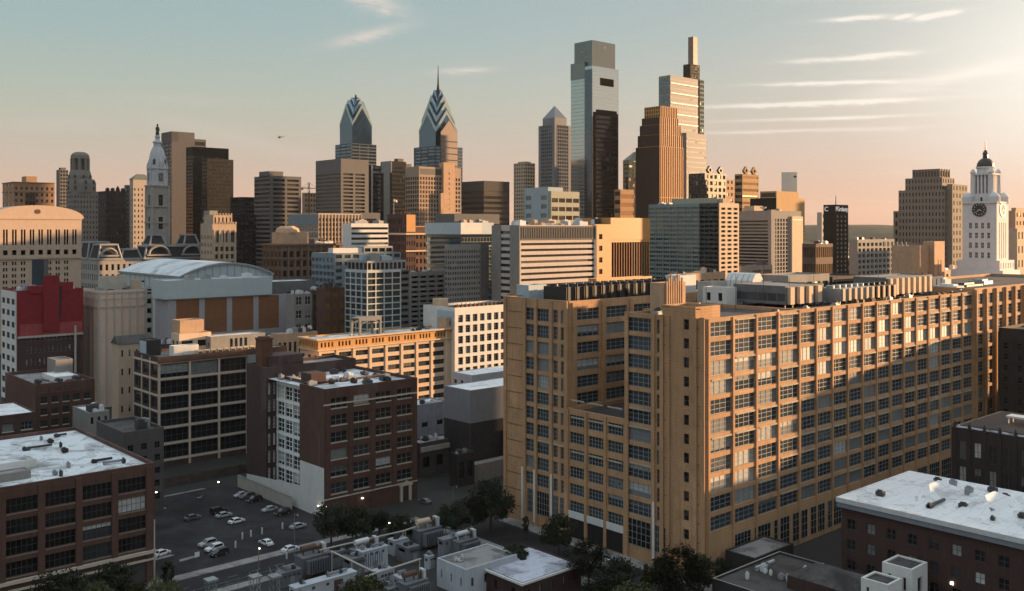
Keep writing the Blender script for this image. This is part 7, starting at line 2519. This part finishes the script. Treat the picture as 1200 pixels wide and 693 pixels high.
# fence at the back of the lot
x0_, y0_ = P(186, 304)
x1_ = x0_ + 46
t = T('boundary_fence', 'weathered wooden fence with pale boards at the back of the car park', 'fence', x0_, y0_)
mb = MB()
for k in range(30):
    mb.box(k * 1.5, k * 1.5 + 1.42, 0, .1, 0, 3.0 + .15 * sin(k * 2.2), 0)
    mb.box(k * 1.5 - .06, k * 1.5 + .06, .1, .24, 0, 3.2, 0)
t.part('board', mb, wallm('fence_board', (.13, .10, .085), var=.4), kind='stuff')
# low wall along the light court side of the lot
t = T('concrete_wall', 'stained pale concrete wall along the back right of the car park', 'wall', 140.2, 252)
mb = MB()
mb.box(0, .4, 0, 34, 0, 3.4)
mb.box(-.06, .46, 0, 34, 3.4, 3.55)
t.part('wall', mb, pale_conc)
t.part('coping', (lambda m_: (m_.box(-.1, .5, 0, 34, 3.56, 3.7), m_)[1])(MB()), grey_conc)

# ---------------------------------------------------------------- substation in the foreground
fin_m = wallm('transformer_grey', (.16, .165, .18), var=.2)
bank_m = wallm('enclosure_pale', (.46, .48, .52), var=.15)
orange_m = plain('hazard_orange', (.42, .13, .04), .6)
GS = 'transformers of the substation'


def transformer(px, y, rz, label, sc=1.0, tank=pale_metal):
    x, yy = G(px, y)
    t = T('transformer', label, 'transformer', x, yy, 0.02, GS, rz)
    t.e.scale = (sc, sc, sc)
    mb = MB()
    mb.box(-3.2, 3.2, -1.5, 1.5, .4, 4.2)
    mb.box(-3.35, 3.35, -1.65, 1.65, 4.2, 4.4)
    mb.box(-3.4, 3.4, -1.2, 1.2, 0, .4)
    for k in range(8):
        mb.box(-3.0 + k * .8, -2.9 + k * .8, -1.62, -1.5, .6, 4.1)
    t.part('tank', mb, fin_m)
    for sy in (-1, 1):
        mb = MB()
        for k in range(9):
            mb.box(-2.6 + k * .62, -2.4 + k * .62, sy * 2.6 - .7, sy * 2.6 + .7, 1.0, 4.0)
        mb.box(-2.7, 2.8, sy * 2.6 - .12, sy * 2.6 + .12, 3.7, 3.95)
        mb.box(-2.7, 2.8, sy * 2.6 - .12, sy * 2.6 + .12, 1.0, 1.25)
        t.part('radiator', mb, fin_m)
    mb = MB()
    mb.tube((-2.6, .4, 5.9), (1.0, .4, 5.9), .62, .62, 14)
    mb.box(-2.2, -2.0, .2, .6, 4.3, 5.5)
    mb.box(.4, .6, .2, .6, 4.3, 5.5)
    t.part('conservator', mb, tank)
    for k in range(3):
        mb = MB()
        px_ = 1.4 + k * .7
        prof = [(.16, 4.35)]
        for q in range(6):
            prof += [(.3, 4.6 + q * .28), (.15, 4.7 + q * .28)]
        prof += [(.06, 6.3), (.06, 6.6)]
        mb.loft(px_, -.5 + .4 * (k % 2), prof, 8)
        t.part('bushing', mb, rust)
    mb = MB()
    mb.box(2.4, 3.1, -.9, .9, 4.4, 6.4)
    t.part('cabinet', mb, pale_metal)
    return t


transformer(366, 672, 0, 'transformer with a rust-orange tank on top, left end of the substation', 1.05, rust)
transformer(428, 664, 0, 'transformer with a grey tank behind the white enclosure in the middle of the substation', 1.05)
transformer(500, 640, 0, 'transformer with a cream tank, farthest back in the substation', 1.1, cream_wall)
transformer(545, 651, 0, 'transformer with a pale tank behind the white-walled low building', .95)
transformer(484, 702, 0, 'transformer with rusty top gear at the bottom edge next to the white-walled building', .95, rust)


def enclosure(px, y, w, l, h, label, m, extra=True):
    x, yy = G(px, y)
    t = T('equipment_enclosure', label, 'enclosure', x, yy, 0, 'substation enclosures')
    mb = MB()
    mb.box(0, w, 0, l, 0, h)
    mb.box(-.12, w + .12, -.12, l + .12, h, h + .22)
    t.part('housing', mb, m)
    mb = MB()
    mb.box(w * .45, w * .45 + 1.1, -.06, -.004, .1, 2.2)
    t.part('door', mb, frame_grey)
    mb = MB()
    for k in range(4):
        mb.box(.6 + k * w / 4.4, 1.3 + k * w / 4.4, -.05, -.004, h - 1.1, h - .5)
        mb.box(-.05, -.004, l * .25, l * .75, h - 1.1, h - .5)
    t.part('louver', mb, dark_metal)
    if extra:
        units(t, .4, .3, w - .6, l - .3, h + .2, 4, int(px), [grey_metal, dark_metal], .5, 1.1, (.4, .9))
    return t


e = enclosure(346, 716, 15.5, 2.6, 4.6, 'long white enclosure wall with a brown crossed gate panel, lower middle', bank_m)
mb = MB()
mb.box(9.6, 11.4, -.08, -.01, .2, 4.2)
mb.tube((9.7, -.14, .3), (11.3, -.14, 4.1), .08)
mb.tube((9.7, -.14, 4.1), (11.3, -.14, .3), .08)
e.part('gate_panel', mb, rust)
enclosure(424, 672, 7.5, 2.6, 4.8, 'white equipment box with rounded panels beside the grey tank transformer', bank_m)
enclosure(412, 680, 3.6, 4.0, 4.6, 'grey ribbed equipment box in front of the white one', fin_m)
enclosure(478, 662, 3.4, 5.0, 3.8, 'dark grey cabinet in front of the farthest transformer', fin_m)
enclosure(520, 655, 9.0, 2.4, 4.4, 'grey blast wall box right of the cream-tank transformer', wallm('blast_wall', (.24, .245, .27)))
enclosure(502, 668, 1.6, 1.6, 3.0, 'small white cabinet between the dark cabinet and the low building', bank_m)
enclosure(455, 706, 3.0, 3.2, 2.6, 'low dark cabinet left of the rusty-topped transformer at the bottom', fin_m)
enclosure(470, 696, 3.2, 3.2, 3.2, 'pale square cabinet behind the rusty-topped transformer at the bottom', bank_m)
enclosure(388, 668, 4.0, 3.6, 3.8, 'pale tilted-roof box between the two left transformers', wallm('blast_wall', (0, 0, 0)))


def busbar(a, b, label, z=5.4):
    (x0, y0), (x1, y1) = G(*a, z), G(*b, z)
    t = T('conduit_beam', label, 'beam', x0, y0, 0, 'pale beams over the substation')
    mb = MB()
    dx, dy = x1 - x0, y1 - y0
    mb.tube((0, 0, z), (dx, dy, z), .22, .22, 6)
    t.part('beam', mb, pale_conc)
    for k in range(3):
        f = k / 2 * .96 + .02
        mb = MB()
        mb.tube((dx * f, dy * f, 0), (dx * f, dy * f, z - .2), .16, .14, 6)
        t.part('post', mb, pale_conc)


enclosure(444, 690, 4.2, 2.8, 3.4, 'white cabinet with a grey door in front of the middle beam of the substation', bank_m)
enclosure(405, 706, 3.4, 3.0, 2.8, 'grey cabinet beside the end of the long white enclosure wall', fin_m)
enclosure(536, 640, 5.5, 2.4, 3.6, 'grey cabinet behind the pale-tank transformer, near the street corner', fin_m)
enclosure(330, 690, 5.0, 2.6, 3.2, 'dark grey cabinet left of the rust-orange tank transformer', fin_m)
enclosure(462, 652, 4.0, 2.6, 3.6, 'pale cabinet under the far end of the long beam', bank_m)
busbar((374, 645), (474, 622), 'long pale beam on posts behind the substation transformers')
busbar((388, 646), (438, 670), 'short pale beam running towards the camera from the long one')
busbar((428, 676), (493, 655), 'pale beam on posts in front of the grey cabinets')
busbar((474, 622), (523, 605), 'pale beam at the far right end of the substation, by the street')
x, yy = G(252, 700)
for k, (px, y) in enumerate(((247, 716), (299, 706), (322, 700))):
    x, yy = G(px, y)
    t = T('gantry', 'pale lattice gantry at the bottom left of the substation, %s' % ('left one', 'middle one', 'right one')[k], 'gantry', x, yy, 0, 'lattice gantries')
    mb = MB()
    for sx in (-.9, .9):
        for sy in (-.9, .9):
            mb.tube((sx, sy, 0), (sx * .8, sy * .8, 6.5 - k), .09, .07, 4)
    for q in range(4):
        z = 1 + q * 1.4
        mb.tube((-.9, -.9, z), (.9, -.9, z + 1.4), .05, .05, 4)
        mb.tube((-.9, .9, z + 1.4), (-.9, -.9, z), .05, .05, 4)
        mb.tube((.9, -.9, z), (.9, .9, z + 1.4), .05, .05, 4)
    mb.box(-1.2, 1.2, -1.2, 1.2, 6.5 - k, 6.9 - k)
    t.part('frame', mb, grey_metal)
x0_, y0_ = G(205, 716)
t = T('wire_fence', 'mesh fence with thin posts along the street side of the substation', 'fence', x0_, YR0 - 3.4)
mb = MB()
for k in range(28):
    mb.tube((k * 2.6, 0, 0), (k * 2.6, 0, 2.6), .05, .05, 5)
for z in (.4, 1.1, 1.8, 2.5):
    mb.tube((0, 0, z), (27 * 2.6, 0, z), .025, .025, 4)
t.part('post', mb, grey_metal, kind='stuff')

# ---------------------------------------------------------------- low buildings along the bottom edge
def low_roof(name, label, px, y, z, xl, xr, wall, roof, N=None, E=None, eaves=None):
    c = G(px, y, z)
    t = T(name, label, 'building', c[0], c[1])
    t.w, t.l = wx(c, xr), vy(c, xl)
    t.block(0, 0, t.w, t.l, 0, z, wall, roof, par=.25, N=N, E=E)
    if eaves:
        mb = MB()
        mb.box(-.5, t.w + .4, -.5, -.01, z - .35, z + .1)
        mb.box(-.5, -.01, 0, t.l + .4, z - .35, z + .1)
        t.part('eaves', mb, eaves)
    return t


t = low_roof('white_walled_building', 'low white-walled building with a flat grey roof in the bottom middle', 546, 668, 6.4, 512, 606, bank_m, roof_grey, E=FS(3, 1, .14, .3, g='glass_dark'), N=FS(4, 1, .2, .3, g='glass_dark'))
units(t, 1, 1, t.w - 1, t.l - 1, 6.15, 4, 201, [grey_metal, pale_metal], .5, 1.2, (.4, .8))
t.done()
t = low_roof('brick_shed_building', 'low dark brick shed with a pale lilac-white roof and white eaves, bottom middle', 612, 684, 5.2, 552, 681, dark_brick, roofm('roof_lilac', (.50, .51, .58), (.20, .2, .23), .5), E=FS(3, 1, .2, .4, g='glass_dark'), N=FS(5, 1, .16, .4, g='glass_white_blind'), eaves=white_paint)
t.done()
fx0, fy0 = G(830, 676, 8)
t = T('flat_roofed_garage', 'low dark building with a black flat roof cluttered with vents, bottom right', 'building', fx0, fy0 - 96)
LW, LL = 25.5, 95.0
t.block(0, 0, LW, LL, 0, 8, black_stone, roof_dark, par=.5, E=FS(14, 1, .3, .4, g='glass_dark'), cop=grey_conc)
mb = MB()
mb.box(8, 19, LL - 30, LL - 13, 7.5, 10.2)
mb.prism([(8, LL - 30), (19, LL - 30), (19, LL - 13), (8, LL - 13)], 10.2, 12.0, 1, [(12, LL - 26), (15, LL - 26), (15, LL - 17), (12, LL - 17)])
t.part('hipped_roof', mb, [dark_brick, roof_dark])
mb = MB()
mb.box(12, 22, LL - 44, LL - 34, 7.5, 9.2)
t.part('roof_step', mb, roof_dark)
for (px, y, z, w, l, h) in ((1074, 668, 15.0, 6.6, 6.2, 7.5), (1046, 686, 13.6, 5.4, 5.6, 6.1)):
    c = G(px - 5, y, z)
    c = (c[0] - fx0, c[1] - (fy0 - 96))
    t.block(c[0], c[1], c[0] + w, c[1] + l, z - h, z, white_paint, roof_dark, par=.3, E=FS(2, 1, .2, .4, zb=1, g='glass_dark', bars=(1, 1)), N=FS(1, 1, .3, .4, g='glass_dark'), name='stair_head', rname='stair_roof')
units(t, 1, LL - 40, LW - 1, LL - 2, 7.5, 18, 204, [white_paint, pale_metal], .3, .9, (.5, 1.5), name='roof_vent')
units(t, 1, LL - 60, LW - 1, LL - 2, 7.5, 26, 202, [white_paint, pale_metal, dark_metal, grey_metal], .5, 1.7, (.5, 1.6))
t.done()
x, yy = G(912, 648, 8)
t = low_roof('yard_canopy', 'dark canopy roof against the foot of the tan loft, bottom right', 885, 655, 6.5, 850, 930, black_stone, roof_grey)
t.done()

# ---------------------------------------------------------------- helicopter
c = P(327.5, 1750)
t = T('helicopter', 'tiny dark helicopter hovering in the sky left of the blunt glass spire', 'helicopter', c[0], c[1], zat(161, 1750), None, ANG - radians(90))
hm = plain('helicopter_paint', (.03, .028, .027), .4)
mb = MB()
mb.loft(0, 0, [(.2, -2.6), (1.1, -2.2), (1.45, -.8), (1.4, .8), (.8, 2.2), (.4, 3.0)], 12)
mb.v = [(z, y, x) for x, y, z in mb.v]
t.part('cabin', mb, hm)
mb = MB()
mb.tube((2.4, 0, .4), (8.2, 0, .8), .5, .22, 8)
mb.box(7.7, 8.5, -.08, .08, .5, 2.6)
t.part('tail_boom', mb, hm)
mb = MB()
mb.tube((0, 0, 1.2), (0, 0, 2.2), .18, .18, 6)
for k in range(4):
    an = k * pi / 2 + .35
    mb.tube((0, 0, 2.2), (5.6 * cos(an), 5.6 * sin(an), 2.15), .16, .1, 4)
t.part('rotor', mb, hm)
for sy in (-1, 1):
    mb = MB()
    mb.tube((-2, sy * 1.2, -2.0), (2, sy * 1.2, -2.0), .1)
    mb.tube((-1, sy * .8, -1.0), (-1, sy * 1.2, -2.0), .08)
    mb.tube((1, sy * .8, -1.0), (1, sy * 1.2, -2.0), .08)
    t.part('skid', mb, hm)

# ---------------------------------------------------------------- haze over the whole place
if HAZE > 0:
    mb = MB()
    mb.box(-3100, 12100, -6100, 12100, -1.0, 352.0)
    hz = structure('haze', mb, [], kind='stuff', label='thin warm evening haze')
    m = bpy.data.materials.new('haze')
    m.use_nodes = True
    nt = m.node_tree
    nt.nodes.clear()
    pv = nt.nodes.new('ShaderNodeVolumePrincipled')
    pv.inputs['Color'].default_value = (.92, .86, .82, 1)
    pv.inputs['Density'].default_value = HAZE
    pv.inputs['Anisotropy'].default_value = .2
    ou = nt.nodes.new('ShaderNodeOutputMaterial')
    nt.links.new(pv.outputs[0], ou.inputs['Volume'])
    hz.data.materials.append(m)
